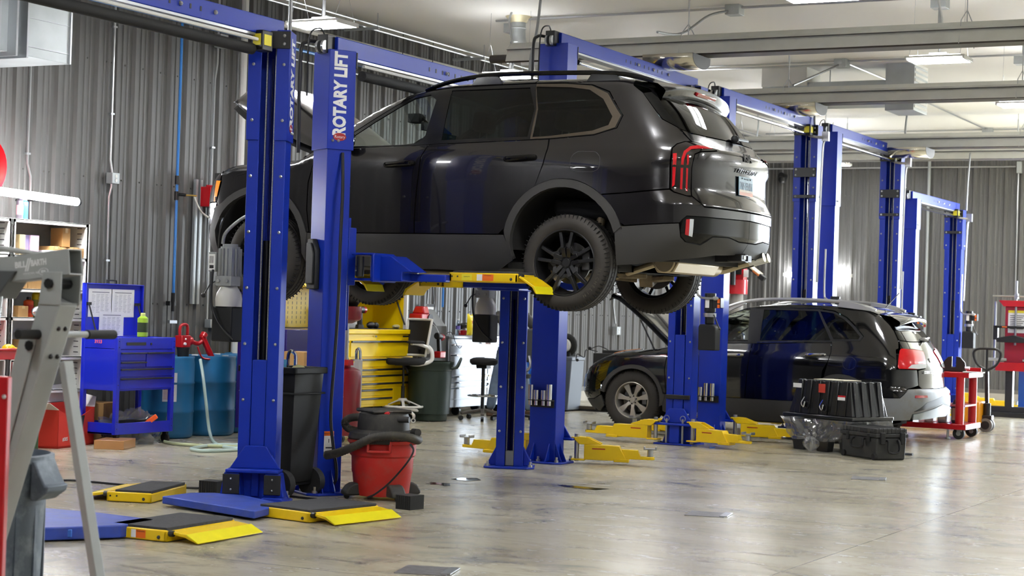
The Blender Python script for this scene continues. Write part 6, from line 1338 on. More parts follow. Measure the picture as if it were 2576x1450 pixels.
ribhose([lv(940,1087,.1),lv(905,1086,-.02),lv(876,1078,-.08),lv(868,1063,-.1),lv(882,1052,-.1),lv(910,1050,-.1)],.032,'suction_hose',HM,t,sub=10)
b=MB(); b.cyl(lv(905,1052,-.1),lv(935,1055,-.1),.036,n=16); b.cyl(lv(930,1055,-.1),lv(985,1056,-.08),.030,n=16); b.cyl(lv(985,1056,-.08),lv(1030,1057,-.05),.024,n=16); b.build('wand',VB,t)
b=MB(); a_=Vector(lv(973,1052,-.1)); b.cb(a_,(.06,.09,.10),.3,0,0); b.build('red_clip',REDP,t,bev=.012)
b=MB(); q=lv(1040,1088,.0); b.cyl(q,(q[0]+.06,q[1]-.03,q[2]),.03,n=14); b.build('outlet_port',VB,t)
b=MB(); b.tube([lv(1032,1118,-.22),lv(1040,1136,-.24),lv(1020,1170,-.27),lv(980,1215,-.27),lv(945,1243,-.27),lv(925,1252,-.26)],.008,6,6); b.build('power_cord',HOSE,t)
# ================================================================ workshop furniture along the wall, middle of the photo
XB=-12.3
yy=lambda px,X=XB: on(px,900,'x',X).y
ya,yb=17.55,20.36
t=thing('tool_chest','big yellow roll cabinet with hutch and black drawer pulls','tool chest',(XB,(ya+yb)/2,0)); w=(yb-ya)/2
b=MB(); b.box(-.65,0,-w,w,.20,1.13); b.build('cabinet',YCHEST,t,bev=.006)
b=MB(); b.box(-.66,.02,-w-.01,w+.01,1.13,1.19); b.build('top_rim',YCHEST,t,bev=.008)
b=MB(); b.box(-.63,0,-w+.02,w-.02,1.19,1.195); b.build('work_mat',mat('dark_work_mat','#2a2a2c',.7),t,smooth=0)
b=MB(); b.box(-.66,-.63,-w,w,1.19,1.72); b.box(-.65,-.15,w-.03,w,1.19,1.70); b.box(-.65,-.15,-w,-w+.03,1.19,1.70); b.box(-.66,-.10,-w,w,1.70,1.74); hu=b.build('hutch',YCHEST,t,bev=.005)
b=MB()
for i in range(14):
    for j in range(7): b.box(-.6298,-.629,-.6+i*.095,-.592+i*.095,1.24+j*.06,1.275+j*.06)
b.build('pegboard_slots',INK,hu,smooth=0)
b=MB(); b.cyl((-.25,w-.035,1.55),(-.12,w-.035,1.25),.012,n=8); b.build('lid_strut',BLK,hu)
b=MB(); b.box(-.15,-.10,w-.03,w+.004,1.19,1.72); b.build('white_edge',WHITE,hu)
yc=[(-w+.04,yy(872)-(ya+yb)/2),(yy(880)-(ya+yb)/2,w-.05)]
rows=[(1.05,.83),(.82,.70),(.69,.62),(.61,.52),(.51,.44),(.43,.33),(.32,.22)]
for ci,(y0,y1) in enumerate(yc):
    for (z1,z0) in rows:
        yz=y1
        if ci==1 and z1<.5: yz=yy(985)-(ya+yb)/2
        b=MB(); b.box(0,.012,y0,yz,z0+.012,z1); d=b.build('drawer',YCHEST,t,bev=.003)
        b=MB(); b.box(.012,.035,y0,yz,z1-.028,z1-.004); b.build('drawer_pull',BLK,d,bev=.004)
b=MB(); b.box(0,.012,yy(990)-(ya+yb)/2,w-.05,.23,.44); b.build('door',YCHEST,t,bev=.003)
b=MB(); b.cyl((.02,.45,1.10),(.025,.45,1.10),.014,n=10); b.box(.02,.023,-.6,-.42,1.09,1.115); b.box(.02,.023,w-.30,w-.15,1.09,1.11); b.build('lock_and_badge',BLK,t)
for (x,y) in ((-.08,-w+.15),(-.08,w-.2),(-.55,-w+.15),(-.55,w-.2),(-.08,.0)):
    b=MB(); b.cyl((x,y-.025,.075),(x,y+.025,.075),.075,n=18); b.box(x-.05,x+.05,y-.04,y+.04,.12,.20); b.build('caster',BLK,t)
def onch(px,x=-.3): return V3(XB+x,yy(px,XB+x),1.195)
p=onch(902,-.25); t=thing('impact_wrench','black and red impact wrench standing upright on the yellow chest','wrench',p); b=MB(); b.cyl((0,0,0),(0,0,.05),.06,.05,n=14); b.cyl((0,0,.05),(0,0,.2),.035,n=12); b.cyl((0,-.06,.24),(0,.08,.24),.045,n=14); b.build('body',BLK,t); b=MB(); b.cyl((0,.06,.24),(0,.10,.24),.046,n=14); b.build('red_nose',REDP,t)
p=onch(930,-.2); b=MB(); b.sph(p+V3(0,0,.045),.05,12,(1,1.6,.9)); b.sph(p+V3(0,.12,.04),.045,10); tag(b.build('black_tool',BLK,None),'black power tool lying on the yellow chest top','tool')
p=onch(858,-.2); b=MB(); b.lathe([(.0,.0),(.055,.0),(.06,.10),(.05,.12),(.02,.13)],16,Matrix.Translation(p)); tag(b.build('glass_jar',mat('green_glass','#5fae8f',.15,coat=.6),None),'small green jar on the yellow chest beside the lift post','jar')
p=onch(880,-.45); carton(p,(.12,.25,.16),'white boxed item at the back of the yellow chest',mt=WHITE,tape=False)
b=MB(); p=onch(1000,-.25)
b.sph(p+V3(0,0,.03),.06,10,(1,2.4,.5)); tag(b.build('rag',mat('pale_rag','#b3a878',.9,bump=.8,bscale=30),None),'crumpled pale rag on the yellow chest top','rag')
# purple chest with open lid left of the second post
t=thing('tool_chest','deep purple tool chest with open lid left of the second lift post','tool chest',(-11.45,16.45,0)); PU=mat('deep_purple_paint','#221063',.3,coat=.3)
y0=on(720,900,'x',-11.15).y-16.45; y1=y0+.75
zt_=on(740,830,'x',-11.15).z
b=MB(); b.box(-.35,.3,y0,y1,.12,zt_); b.build('cabinet',PU,t,bev=.005)
b=MB(); b.box(-.36,-.33,y0,y1,zt_,zt_+.62); b.box(-.34,-.1,y0,y0+.02,zt_,zt_+.60); ld=b.build('lid',PU,t,bev=.004)
b=MB(); b.box(-.329,-.325,y0+.03,y1-.02,zt_+.02,zt_+.58); b.build('lid_lining',YCHEST,ld,smooth=0)
for y in (.12,.24): b=MB(); b.cyl((-.3,y0+y,zt_+.5),(-.12,y0+y+.02,zt_+.0),.012,n=8); b.build('gas_strut',BLK,ld)
for k in range(4): b=MB(); b.box(.3,.315,y0+.03,y1-.03,.2+.2*k,.38+.2*k); b.build('drawer',PU,t,bev=.003)
b=MB(); b.cyl((.3,y0+.62,zt_-.10),(.312,y0+.62,zt_-.10),.02,n=10); b.build('lock',STEEL,t)
for (x,y) in ((-.25,y0+.1),(.2,y0+.1),(-.25,y1-.1),(.2,y1-.1)): b=MB(); b.cyl((x,y-.02,.06),(x,y+.02,.06),.06,n=14); b.build('caster',BLK,t)
p=on(735,872,'x',-11.5); t=thing('ratchet','black ratchet handle resting on the carton left of the second post','tool',(-11.45,p.y,p.z)); b=MB(); b.cyl((0,-.02,0),(0,.2,.02),.018,n=10); b.cyl((0,-.05,-.01),(0,-.01,-.01),.03,n=12); b.build('handle',BLK,t)
p=fl(755,1075); carton((-10.9,on(757,900,'x',-10.9).y,0),(.26,.26,on(757,885,'x',-10.9).z),'brown carton behind the black bin with a white sheet on it',mt=CARD,tape=False)
# oil drain caddy and grey trolley behind the second post
p=fl(867,1122); t=thing('oil_drain_caddy','dark red oil drain tank with black funnel dish above it','oil drain',(p.x-.12,p.y+.16,0)); ox_=t.location
b=MB(); b.lathe([(.0,.10),(.155,.10),(.165,.12),(.165,.76),(.15,.80),(.08,.83),(0,.83)],30); b.build('tank',DRED,t)
zz=on(880,800,'y',ox_.y).z
b=MB(); b.cyl((0,0,.83),(0,0,zz),.02,n=10); b.build('pole',STEEL,t)
b=MB(); b.lathe([(.05,zz-.06),(.14,zz-.02),(.15,zz+.0),(.15,zz+.12),(.155,zz+.125),(.145,zz+.125),(.14,zz+.0)],28); b.build('bowl',DRED,t)
b=MB(); b.lathe([(.10,zz+.125),(.13,zz+.17),(.24,zz+.27),(.25,zz+.275),(.25,zz+.29),(.23,zz+.285),(.10,zz+.17)],30); b.build('funnel_dish',BLK,t)
b=MB(); b.cyl((0,0,.83),(0,0,.9),.05,n=14); b.cb((.02,-.03,.88),(.12,.10,.06)); b.build('valve',REDP,t)
for a in (0.3,2.4,4.5): b=MB(); b.cyl((.16*math.cos(a),.16*math.sin(a)-.02,.05),(.16*math.cos(a),.16*math.sin(a)+.02,.05),.05,n=14); b.build('caster',BLK,t)
p=fl(896,1112); t=thing('trolley','pale grey metal trolley beside the dark red oil drain','trolley',(p.x-.25,p.y+.05,0)); hz_=on(896,905,'y',p.y).z
b=MB(); b.box(.19,.25,-.05,.03,.12,hz_); b.build('post',mat('trolley_grey','#c8c7c0',.45),t,bev=.006)
b=MB(); b.box(-.35,.2,-.04,.02,hz_-.4,hz_-.04); b.build('side_panel',mat('trolley_grey','#c8c7c0',.45),t,bev=.004)
b=MB(); b.box(-.35,.25,-.05,.5,.14,.18); b.build('bottom_shelf',mat('trolley_grey','#c8c7c0',.45),t,bev=.004)
b=MB(); b.tube([(.2,-.02,hz_),(.2,-.02,hz_+.10),(.24,-.02,hz_+.11),(.25,-.02,hz_)],.016,8,4); b.build('chrome_handle',CHROME,t)
for (x,y) in ((.2,0),(-.3,0),(.2,.45),(-.3,.45)): b=MB(); b.cyl((x,y-.02,.06),(x,y+.02,.06),.06,n=16); b.build('caster',BLK,t)
o=t.location; b=MB()
def rag(u,v): return (o.x+.02+.20*(u-.5)+.03*math.sin(9*v),o.y-.06-.04*math.sin(7*u+3*v),hz_+.05-.26*v*(.6+.4*math.sin(3*u))+.03*math.sin(11*u))
b.grid(rag,14,12); tag(b.build('shop_rag',mat('blue_rag','#5a8aa6',.9,bump=.5,bscale=60),None,solid=.01,smooth=60),'blue cloth draped over the grey trolley','rag')
# green trash can, stainless chest
p=fl(1083,1062); t=thing('trash_can','dark green round trash can between the chair and the stainless chest','trash can',(p.x-.15,p.y+.2,0)); GR=mat('dark_green_plastic','#1c2b22',.5,var=.1)
b=MB(); b.lathe([(0,.01),(.235,.01),(.24,.03),(.285,.66),(.30,.67),(.305,.74),(.315,.75),(.315,.785),(.295,.785),(.27,.1),(0,.05)],36); b.build('barrel',GR,t,smooth=50)
for a in (RAD(20),RAD(200)): b=MB(T(0,0,0,a)); b.tube([(.30,-.07,.70),(.36,-.05,.72),(.41,0,.83),(.36,.05,.72),(.30,.07,.70)],.018,8,4); b.build('handle',GR,t)
SS=mat('brushed_stainless','#9a9ea3',.36,.8,var=.04,vscale=30)
ya,yb=21.3,23.05; t=thing('tool_chest','brushed stainless rolling tool chest behind the person and third post','tool chest',(XB,(ya+yb)/2,0)); w=(yb-ya)/2
b=MB(); b.box(-.5,0,-w,w,.19,1.07); b.build('cabinet',SS,t,bev=.006)
b=MB(); b.box(-.51,.01,-w-.01,w+.01,1.07,1.11); b.build('top',SS,t,bev=.006)
yr=w*.26
for (y0,y1,z0,z1) in ((-w+.04,w-.04,.88,1.0),(-w+.04,w-.04,.70,.86),(-w+.04,yr,.57,.68),(-w+.04,yr,.49,.56),(-w+.04,yr,.41,.48),(-w+.04,yr,.24,.40),(yr+.02,w-.04,.57,.68),(yr+.02,w-.04,.45,.56),(yr+.02,w-.04,.24,.44)):
    b=MB(); b.box(0,.012,y0,y1,z0,z1); d=b.build('drawer',SS,t,bev=.003)
    b=MB(); b.box(.012,.03,y0,y1,z1-.03,z1-.005); b.build('drawer_pull',CHROME,d,bev=.004)
b=MB(); b.prism([(0,.06),(.012,.06),(.012,.20),(0,.20)],'y',-w,w) if 0 else b.box(0,.015,-w,w,.12,.225); pl=b.build('kick_plate',SS,t,bev=.003)
txt('embossed_lettering','TOOLS',.085,axes((0,1,0),(0,0,1),(.016,-.0,.172)),mat('embossed_steel','#d6d8da',.2,.9),pl,ext=.002,sx=.9)
b=MB(); b.box(.012,.015,-.13,.13,.775,.81); b.build('dark_badge',INK,t,bev=.003)
for (x,y) in ((-.08,-w+.4),(-.08,w-.2),(-.42,-w+.4),(-.42,w-.2)): b=MB(); b.cyl((x,y-.025,.065),(x,y+.025,.065),.065,n=18); b.box(x-.05,x+.05,y-.04,y+.04,.11,.19); b.build('caster',BLK,t)
def onst(px,x=-.2): return V3(XB+x,yy(px,XB+x),1.11)
p=onst(1150); t=thing('water_bottle','clear plastic water bottle on the stainless chest','bottle',p); b=MB(); b.lathe([(.03,0),(.034,.01),(.034,.07),(.031,.08),(.034,.09),(.034,.15),(.015,.20),(.013,.215)],16); b.build('bottle',glassmat('pet_plastic','#dfe9f2',.1,.05),t); b=MB(); b.cyl((0,0,.215),(0,0,.235),.015,n=12); b.build('cap',WHITE,t); b=MB(); b.lathe([(.0345,.085),(.0345,.135)],16,cap=False); b.build('label',mat('purple_label','#5b4f9a',.5),t)
p=onst(1180); t=thing('chips_bag','yellow crisp bag standing on the stainless chest','bag',p)
b=MB()
def bag(u,v): 
    s=math.sin(PI*v)**.5; y=(u-.5)*2; return (.045*s*math.cos(y*PI/2)*(1 if True else 0)-.0,.095*y*(1-.12*s),.30*v+.01*math.sin(9*u))
b.grid(bag,13,13)
def bag2(u,v):
    s=math.sin(PI*v)**.5; y=(u-.5)*2; return (-.045*s*math.cos(y*PI/2),.095*y*(1-.12*s),.30*v+.01*math.sin(9*u))
b.grid(bag2,13,13); b.build('bag',mat('crisp_yellow','#f0d81a',.3,bump=.6,bscale=30),t,smooth=60)
b=MB(); b.lathe([(.0,-.001),(.04,-.001),(.04,.001),(0,.001)],18,axes((0,1,0),(0,0,1),(.047,.02,.19)),sy=.7); b.build('red_emblem',mat('emblem_red','#d8342c',.4),t)
p=onst(1163,-.3); t=thing('cordless_drill','black and red drill lying behind the yellow bag','drill',p); b=MB(); b.cyl((0,-.1,.12),(0,.06,.14),.045,n=12); b.build('body',BLK,t); b=MB(); b.box(-.05,.05,-.06,.08,.0,.07); b.build('red_battery',REDP,t,bev=.01)
b=MB(); b.tube([onst(1118,-.1)+V3(0,0,.02),onst(1130,-.05)+V3(0,0,.05),onst(1138,.02)+V3(0,0,.01),V3(XB+.03,yy(1140),1.02),V3(XB+.035,yy(1150),.94),V3(XB+.03,yy(1158),.99)],.005,5,6); tag(b.build('charger_cable',HOSE,None),'thin black charger cable trailing over the stainless chest edge','cable')
# dark box with red charger and hanging wrench behind the chair
t=thing('equipment_cabinet','dark grey cabinet behind the mesh chair with a red charger on it','cabinet',(-12.55,20.85,0)); zc_=on(1060,820,'x',-12.3).z
b=MB(); b.box(-.3,.25,-.38,.38,.0,zc_); b.build('cabinet',mat('dark_cabinet_grey','#3a3a38',.5),t,bev=.006)
b=MB(); b.prism([(-.1,zc_),(.25,zc_),(.05,zc_+.22),(-.1,zc_+.22)],'y',.1,.36); b.build('sloped_panel',mat('panel_grey','#6c6e70',.45),t,bev=.004)
zz_=zc_; t=thing('battery_charger','red battery charger on top of the dark grey cabinet','charger',(-12.45,on(1058,800,'x',-12.45).y,zz_)); b=MB(); b.box(-.1,.1,-.14,.14,0,.16); b.prism([(-.10,.16),(.1,.16),(.07,.26),(-.05,.26)],'y',-.07,.07); b.build('case',REDP,t,bev=.015); b=MB(); b.cyl((.1,.08,.1),(.115,.08,.1),.06,n=18); b.build('fan_grille',BLK,t)
p=on(1100,860,'x',-12.2); t=thing('impact_wrench','black and red impact wrench hanging beside the stainless chest','wrench',(-12.18,p.y,p.z)); b=MB(); b.cyl((0,-.06,.08),(0,.07,.06),.045,n=14); b.bar((0,.0,.06),(0,.03,-.16),.05,.05); b.build('body',BLK,t,bev=.01); b=MB(); b.box(-.05,.05,-.03,.12,-.22,-.13); b.build('red_battery',REDP,t,bev=.012); b=MB(); b.cyl((0,.05,.065),(0,.09,.055),.047,n=14); b.build('red_nose',REDP,t); b=MB(); b.tube([(0,0,.12),(-.05,0,.2),(-.1,0,.24)],.006,5); b.build('hook',STEEL,t)
p=on(1085,810,'x',-12.95); t=thing('wall_sign','white paper sign hanging by a black strap on the wall','sign',(-12.98,p.y,p.z)); zt_=on(1085,755,'x',-12.98).z-p.z
b=MB(); b.box(0,.006,-.10,.10,0,zt_-.06); b.build('sheet',PAPER,t,smooth=0); b=MB(); b.tube([(.003,-.1,zt_-.06),(.003,-.06,zt_+.25),(.003,.05,zt_+.25),(.003,.1,zt_-.06)],.008,6); b.build('strap',BLK,t); b=MB(); b.box(.006,.007,-.1,.1,zt_-.10,zt_-.06); b.build('black_header',INK,t,smooth=0)
b=MB(); b.box(.0062,.0068,-.06,.04,zt_*.55,zt_*.58); b.build('print_line',mat('grey_print','#8d8f96',.6),t,smooth=0)
# ================================================================ drafting chair
p=fl(1011,1060); t=thing('drafting_chair','white framed drafting chair with black mesh back and white foot ring','chair',(p.x,p.y,0),.3); o=t.location
WP=mat('white_plastic','#e4e2dc',.35); MESH=mat('black_mesh','#1b1b1c',.8); CUSH=mat('black_cushion','#141415',.85,bump=.3,bscale=120)
b=MB(); b.lathe([(.0,.735),(.22,.735),(.265,.755),(.275,.785),(.255,.825),(.1,.815),(0,.81)],28,sx=1.12,sy=1.05); b.build('seat',CUSH,t,smooth=60)
b=MB(); b.cyl((0,0,.26),(0,0,.78),.016,n=12); b.cyl((0,0,.12),(0,0,.46),.026,n=12); b.cb((0,0,.745),(.2,.16,.04)); b.cyl((.05,-.12,.72),(.1,-.16,.64),.014,n=8); b.build('gas_column',BLK,t)
b=MB(); R_=.26; b.tube([(R_*math.cos(a),R_*math.sin(a),.195) for a in np.linspace(0,2*PI,29)],.015,8); 
for k in range(5):
    a=2*PI*k/5; b.bar((.03*math.cos(a),.03*math.sin(a),.285),(R_*math.cos(a),R_*math.sin(a),.195),.035,.012)
b.lathe([(.03,.25),(.07,.27),(.05,.30),(.03,.30)],16); b.build('foot_ring',WP,t)
for k in range(5):
    a=2*PI*k/5+.4; e=Vector((.33*math.cos(a),.33*math.sin(a),.07)); b=MB(); b.tube([(.03*math.cos(a),.03*math.sin(a),.16),(.2*math.cos(a),.2*math.sin(a),.14),(.33*math.cos(a),.33*math.sin(a),.10),tuple(e)],.02,8,4); lg=b.build('leg',WP,t)
    b=MB(T(e.x,e.y,.032,a+1)); b.cyl((0,-.025,0),(0,.025,0),.032,n=16); b.build('caster',BLK,lg)
    b=MB(T(e.x,e.y,.032,a+1)); b.lathe([(.018,-.0275),(.03,-.0275),(.03,.0275),(.018,.0275)],16,T(0,0,0,0,PI/2),cap=False); b.build('caster_rim',WP,lg)
BK=T(0,0,0,math.radians(52))   # the back stands on the far right of the seat
def back(u,v):
    y=(u-.5)*(.42+.08*v); return (.24+.06*v-.05*(abs(u-.5)*2)**2, y, .86+.47*v)
b=MB(BK); b.grid(back,12,12); b.build('mesh_back',MESH,t,solid=.006,smooth=60)
ed=[back(u,0) for u in np.linspace(0,1,7)]+[back(1,v) for v in np.linspace(.1,1,8)]+[back(u,1) for u in np.linspace(.9,0,8)]+[back(0,v) for v in np.linspace(.9,0,8)]
b=MB(BK); b.tube(ed,.017,8); b.build('back_frame',WP,t)
b=MB(BK); b.tube([(.24,-.02,.95),(.27,0,.85),(.2,0,.78),(.05,0,.77)],.03,8,4); b.build('back_support',BLK,t)
for s in (-1,1):
    b=MB(BK); b.tube([(.25,s*.19,.98),(.26,s*.25,.92),(.24,s*.27,.80),(.10,s*.22,.75),(.02,s*.1,.75)],.026,8,5); b.tube([(.24,s*.20,.90),(.16,s*.28,.97),(.0,s*.28,1.015),(-.1,s*.28,1.02)],.022,8,5); ar=b.build('armrest',WP,t)
    b=MB(BK); b.prism([(-.16,1.02),(.1,1.02),(.08,1.055),(-.14,1.06)],'y',s*.28-.045,s*.28+.045); b.build('arm_pad',CUSH,ar,bev=.015)
# ================================================================ stool and person behind the third post
p=fl(1215,1060); t=thing('work_stool','black saddle stool on a five star base left of the third post','stool',(p.x-.1,p.y+.15,0)); 
zs_=on(1225,910,'y',t.location.y).z
b=MB(); b.lathe([(0,zs_-.05),(.17,zs_-.05),(.2,zs_-.02),(.2,zs_+.02),(.15,zs_+.045),(0,zs_+.03)],24,sy=.75); b.build('seat',CUSH,t,smooth=60)
b=MB(); b.cyl((0,0,.12),(0,0,zs_-.05),.025,n=12); b.cb((0,0,zs_-.07),(.16,.12,.05)); b.build('column',BLK,t)
b=MB(); b.tube([(.2*math.cos(a),.2*math.sin(a),.33) for a in np.linspace(0,2*PI,25)],.011,8); b.bar((-.2,0,.33),(.2,0,.33),.02,.01); b.build('foot_ring',CHROME,t)
for k in range(5):
    a=2*PI*k/5+.2; b=MB(); b.bar((.03*math.cos(a),.03*math.sin(a),.14),(.3*math.cos(a),.3*math.sin(a),.09),.05,.035); lg=b.build('leg',mat('dusty_grey_base','#4f4943',.6),t,bev=.008); b=MB(T(.3*math.cos(a),.3*math.sin(a),.032,a)); b.cyl((0,-.02,0),(0,.02,0),.032,n=12); b.build('caster',BLK,lg)
p=fl(1322,1058); t=thing('drafting_stool','grey backed stool behind the third and fourth posts','stool',(p.x+.05,p.y-.1,0)); o=t.location
zb0,zb1=on(1332,905,'y',o.y).z,on(1332,828,'y',o.y).z; xb=on(1330,870,'y',o.y).x-o.x
b=MB(); b.prism([(-.2,zb0),(.12,zb0-.05),(.16,zb1-.04),(.12,zb1),(-.2,zb1)],'y',-.03,.03,T(xb-.05,0,0)); b.build('backrest',mat('dark_grey_fabric','#3b3d40',.8),t,bev=.03,seg=3)
b=MB(); b.lathe([(0,zb0-.25),(.2,zb0-.25),(.21,zb0-.2),(.1,zb0-.18),(0,zb0-.18)],20,T(xb-.1,-.15,0)); b.build('seat',CUSH,t,smooth=60)
b=MB(); b.cyl((xb-.1,-.15,.1),(xb-.1,-.15,zb0-.25),.025,n=10); b.build('column',BLK,t)
for k in range(5): a=2*PI*k/5; b=MB(T(xb-.1,-.15,0)); b.bar((0,0,.1),(.3*math.cos(a),.3*math.sin(a),.06),.04,.03); b.cyl((.3*math.cos(a)-.02,.3*math.sin(a),.03),(.3*math.cos(a)+.02,.3*math.sin(a),.03),.03,n=10); b.build('leg',BLK,t)
b=MB(); b.tube([(xb+.05,-.08,zb0+.05),(xb+.08,-.1,zb0-.1),(xb-.05,-.12,zb0-.22)],.02,8,4); b.build('back_support',STEEL,t)
# blue cabinet behind the posts
t=thing('storage_cabinet','bright blue storage cabinet glimpsed between the third and fourth posts','cabinet',(-12.5,23.85,0)); b=MB(); b.box(-.4,.2,-.45,.45,.14,.82); b.build('cabinet',mat('cabinet_blue','#1c5fc4',.35,coat=.2),t,bev=.006); b=MB(); b.box(-.42,.22,-.47,.47,.82,.86); b.build('worktop',mat('pale_worktop','#b9c2cc',.4),t,bev=.006); b=MB()
b.box(.2,.212,-.43,-.005,.18,.80); b.box(.2,.212,.005,.43,.18,.80); b.build('door',mat('cabinet_blue','#1c5fc4',.35),t,bev=.004); b=MB(); b.box(.213,.217,-.2,.0,.16,.20); b.build('maker_plate',WHITE,t,smooth=0)
for y in (-.4,.4):
    for x in (-.35,.15): b=MB(); b.cyl((x,y,0),(x,y,.14),.03,n=10); b.build('foot',BLK,t)
# the person: one continuous body grown from a skeleton
def person(loc,rz,lab):
    t=thing('person',lab,'person',loc,rz)
    J={'pel':(0,0,.95,.13),'sp':(0,.01,1.15,.135),'ch':(0,.02,1.35,.155),'nk':(0,.0,1.50,.06),'nk2':(0,-.02,1.56,.058)}
    def skinmesh(name,joints,edges,mt,root,sub=2):
        me=bpy.data.meshes.new(name); keys=list(joints); me.from_pydata([joints[k][:3] for k in keys],[(keys.index(a),keys.index(b_)) for a,b_ in edges],[]); me.materials.append(mt)
        o=bpy.data.objects.new(name,me); COL.objects.link(o); o.parent=t; m_=o.modifiers.new('k','SKIN'); m_.use_smooth_shade=True
        for i,k in enumerate(keys):
            r=joints[k][3]; sv=me.skin_vertices[0].data[i]; sv.radius=(r,r*(joints[k][4] if len(joints[k])>4 else 1)); sv.use_root=(k==root)
        s_=o.modifiers.new('s','SUBSURF'); s_.levels=s_.render_levels=sub; return o
    SK=mat('skin','#c98e72',.5); SH=mat('charcoal_tee','#3d3c3a',.85,bump=.2,bscale=30); JE=mat('faded_jeans','#6d7d92',.85,var=.15,vscale=12,bump=.3,bscale=25); BO=mat('brown_boot','#5b4330',.7)
    # body skin: head, neck, torso core, arms with hands, legs
    j={'pel':(0,0,.95,.10),'ch':(0,.01,1.32,.11),'nk':(0,-.01,1.50,.055),'hd0':(0,-.03,1.58,.07),'hd1':(0,-.05,1.66,.095),'hd2':(0,-.04,1.74,.085)}
    e=[('pel','ch'),('ch','nk'),('nk','hd0'),('hd0','hd1'),('hd1','hd2')]
    for s,n in ((-1,'l'),(1,'r')):
        j.update({n+'sh':(s*.19,.01,1.42,.055),n+'el':(s*.36,-.02,1.18,.042),n+'wr':(s*.34,-.24,1.08,.030),n+'pm':(s*.33,-.33,1.06,.036),n+'hp':(s*.11,0,.90,.08),n+'kn':(s*.20,-.03,.50,.058),n+'an':(s*.27,.02,.09,.045)})
        e+=[('ch',n+'sh'),(n+'sh',n+'el'),(n+'el',n+'wr'),(n+'wr',n+'pm'),('pel',n+'hp'),(n+'hp',n+'kn'),(n+'kn',n+'an')]
    skinmesh('body',j,e,SK,'pel')
    for s,n in ((-1,'l'),(1,'r')):
        for k in range(4):
            x=s*.33+(k-1.5)*.019; l=(.075,.088,.082,.062)[k]
            b=MB(); b.tube([(x,-.35,1.06),(x,-.35-l*.55,1.045),(x,-.35-l*.8,1.015),(x,-.35-l*.85,.99)],.0085,8,3); b.build('finger',SK,t)
        b=MB(); b.tube([(s*.30,-.30,1.06),(s*.275,-.34,1.045),(s*.28,-.38,1.03)],.010,8,3); b.build('thumb',SK,t)
    j={'pel':(0,0,.93,.13,1),'wa':(0,.0,1.08,.135),'ch':(0,.01,1.32,.15),'nk':(0,.0,1.46,.085)}; e=[('pel','wa'),('wa','ch'),('ch','nk')]
    for s,n in ((-1,'l'),(1,'r')): j.update({n+'s':(s*.19,.01,1.41,.078),n+'e':(s*.32,-.0,1.25,.068)}); e+=[('ch',n+'s'),(n+'s',n+'e')]
    skinmesh('shirt',j,e,SH,'wa')
    j={'pel':(0,0,.93,.135)}; e=[]
    for s,n in ((-1,'l'),(1,'r')): j.update({n+'h':(s*.11,0,.86,.105),n+'k':(s*.20,-.03,.50,.08),n+'a':(s*.27,.02,.08,.07)}); e+=[('pel',n+'h'),(n+'h',n+'k'),(n+'k',n+'a')]
    skinmesh('jeans',j,e,JE,'pel')
    for s in (-1,1): b=MB(); b.prism([(-.20,0),(.08,0),(.08,.09),(.0,.10),(-.08,.07),(-.2,.04)],'x',s*.27-.05,s*.27+.05); b.build('boot',BO,t,bev=.02,seg=3)
    b=MB(); b.sph((0,-.035,1.72),.105,16,(.92,1.05,.9)); b.build('hair',mat('dark_hair','#3a2c22',.8),t)
    b=MB(); b.sph((0,-.155,1.665),.018,8,(.8,1,1.3)); b.build('nose',SK,t)
    for s in (-1,1): b=MB(); b.sph((s*.035,-.135,1.695),.012,8); b.build('eye',INK,t); b=MB(); b.sph((s*.098,-.03,1.67),.025,8,(.4,.8,1.2)); b.build('ear',SK,t)
    b=MB(); b.sph((0,-.14,1.615),.022,8,(1.2,.4,.3)); b.build('mouth',mat('lip','#a5604f',.5),t)
    return t
p=on(1281,1030,'x',-11.75); person((-11.75,p.y,0),RAD(208),'person in grey tee and jeans standing behind the third lift post')
# things right of the fourth post by the wall
p=fl(1440,1036); t=thing('wheeled_bin','dark grey tapered bin right of the fourth lift post','bin',(p.x-.25,p.y+.1,0)); 
zt_=on(1440,898,'y',p.y).z; b=MB(); b.prism([(-.22,.02),(.22,.02),(.27,zt_-.05),(-.27,zt_-.05)],'y',-.22,.22); b.box(-.28,.28,-.23,.23,zt_-.06,zt_); b.build('body',mat('slate_plastic','#5a616b',.5),t,bev=.012)
b=MB(); b.box(-.02,.02,-.235,-.22,.05,zt_-.1); b.build('rib',mat('slate_plastic','#5a616b',.5),t)
o=t.location; t=thing('sanding_roll','white roll in a black curled brush on top of the dark grey bin','roll',(o.x+.1,o.y-.05,zt_)); zc_=on(1440,870,'y',p.y).z-zt_
b=MB(); b.cyl((0,-.12,zc_),(0,.12,zc_),.10,n=22); b.build('white_roll',WHITE,t)
b=MB(); b.tube([(.0+.13*math.cos(a),-.02,zc_+.13*math.sin(a)) for a in np.linspace(-1.7,1.5,14)],.05,10,2); b.box(-.1,.1,-.1,.1,-.0,.06); b.build('brush',mat('black_bristle','#151413',.9,bump=1,bscale=80),t)
p=fl(1462,1034); t=thing('push_broom','black push broom lying on the floor right of the dark grey bin','broom',(p.x,p.y,0)); b=MB(); b.box(-.28,.28,-.04,.04,.03,.075); b.build('broom_head',mat('broom_wood','#3d3322',.7),t,bev=.008); b=MB(); b.box(-.27,.27,-.035,.035,0,.03); b.build('bristles',mat('black_bristle','#151413',.9),t); b=MB(); b.cyl((-.05,0,.07),(-.35,.35,.55),.012,n=8); b.build('broom_handle',BLK,t)
conduit('white wall conduit with an outlet box right of the fourth post',[V3(XW,28.3,ZC),V3(XW,28.3,1.6),V3(XW+.02,28.36,1.3)],.013)
socketbox((XW,28.36,1.18),'pale outlet box on the wall above the black SUV bonnet',.16,.14,2)
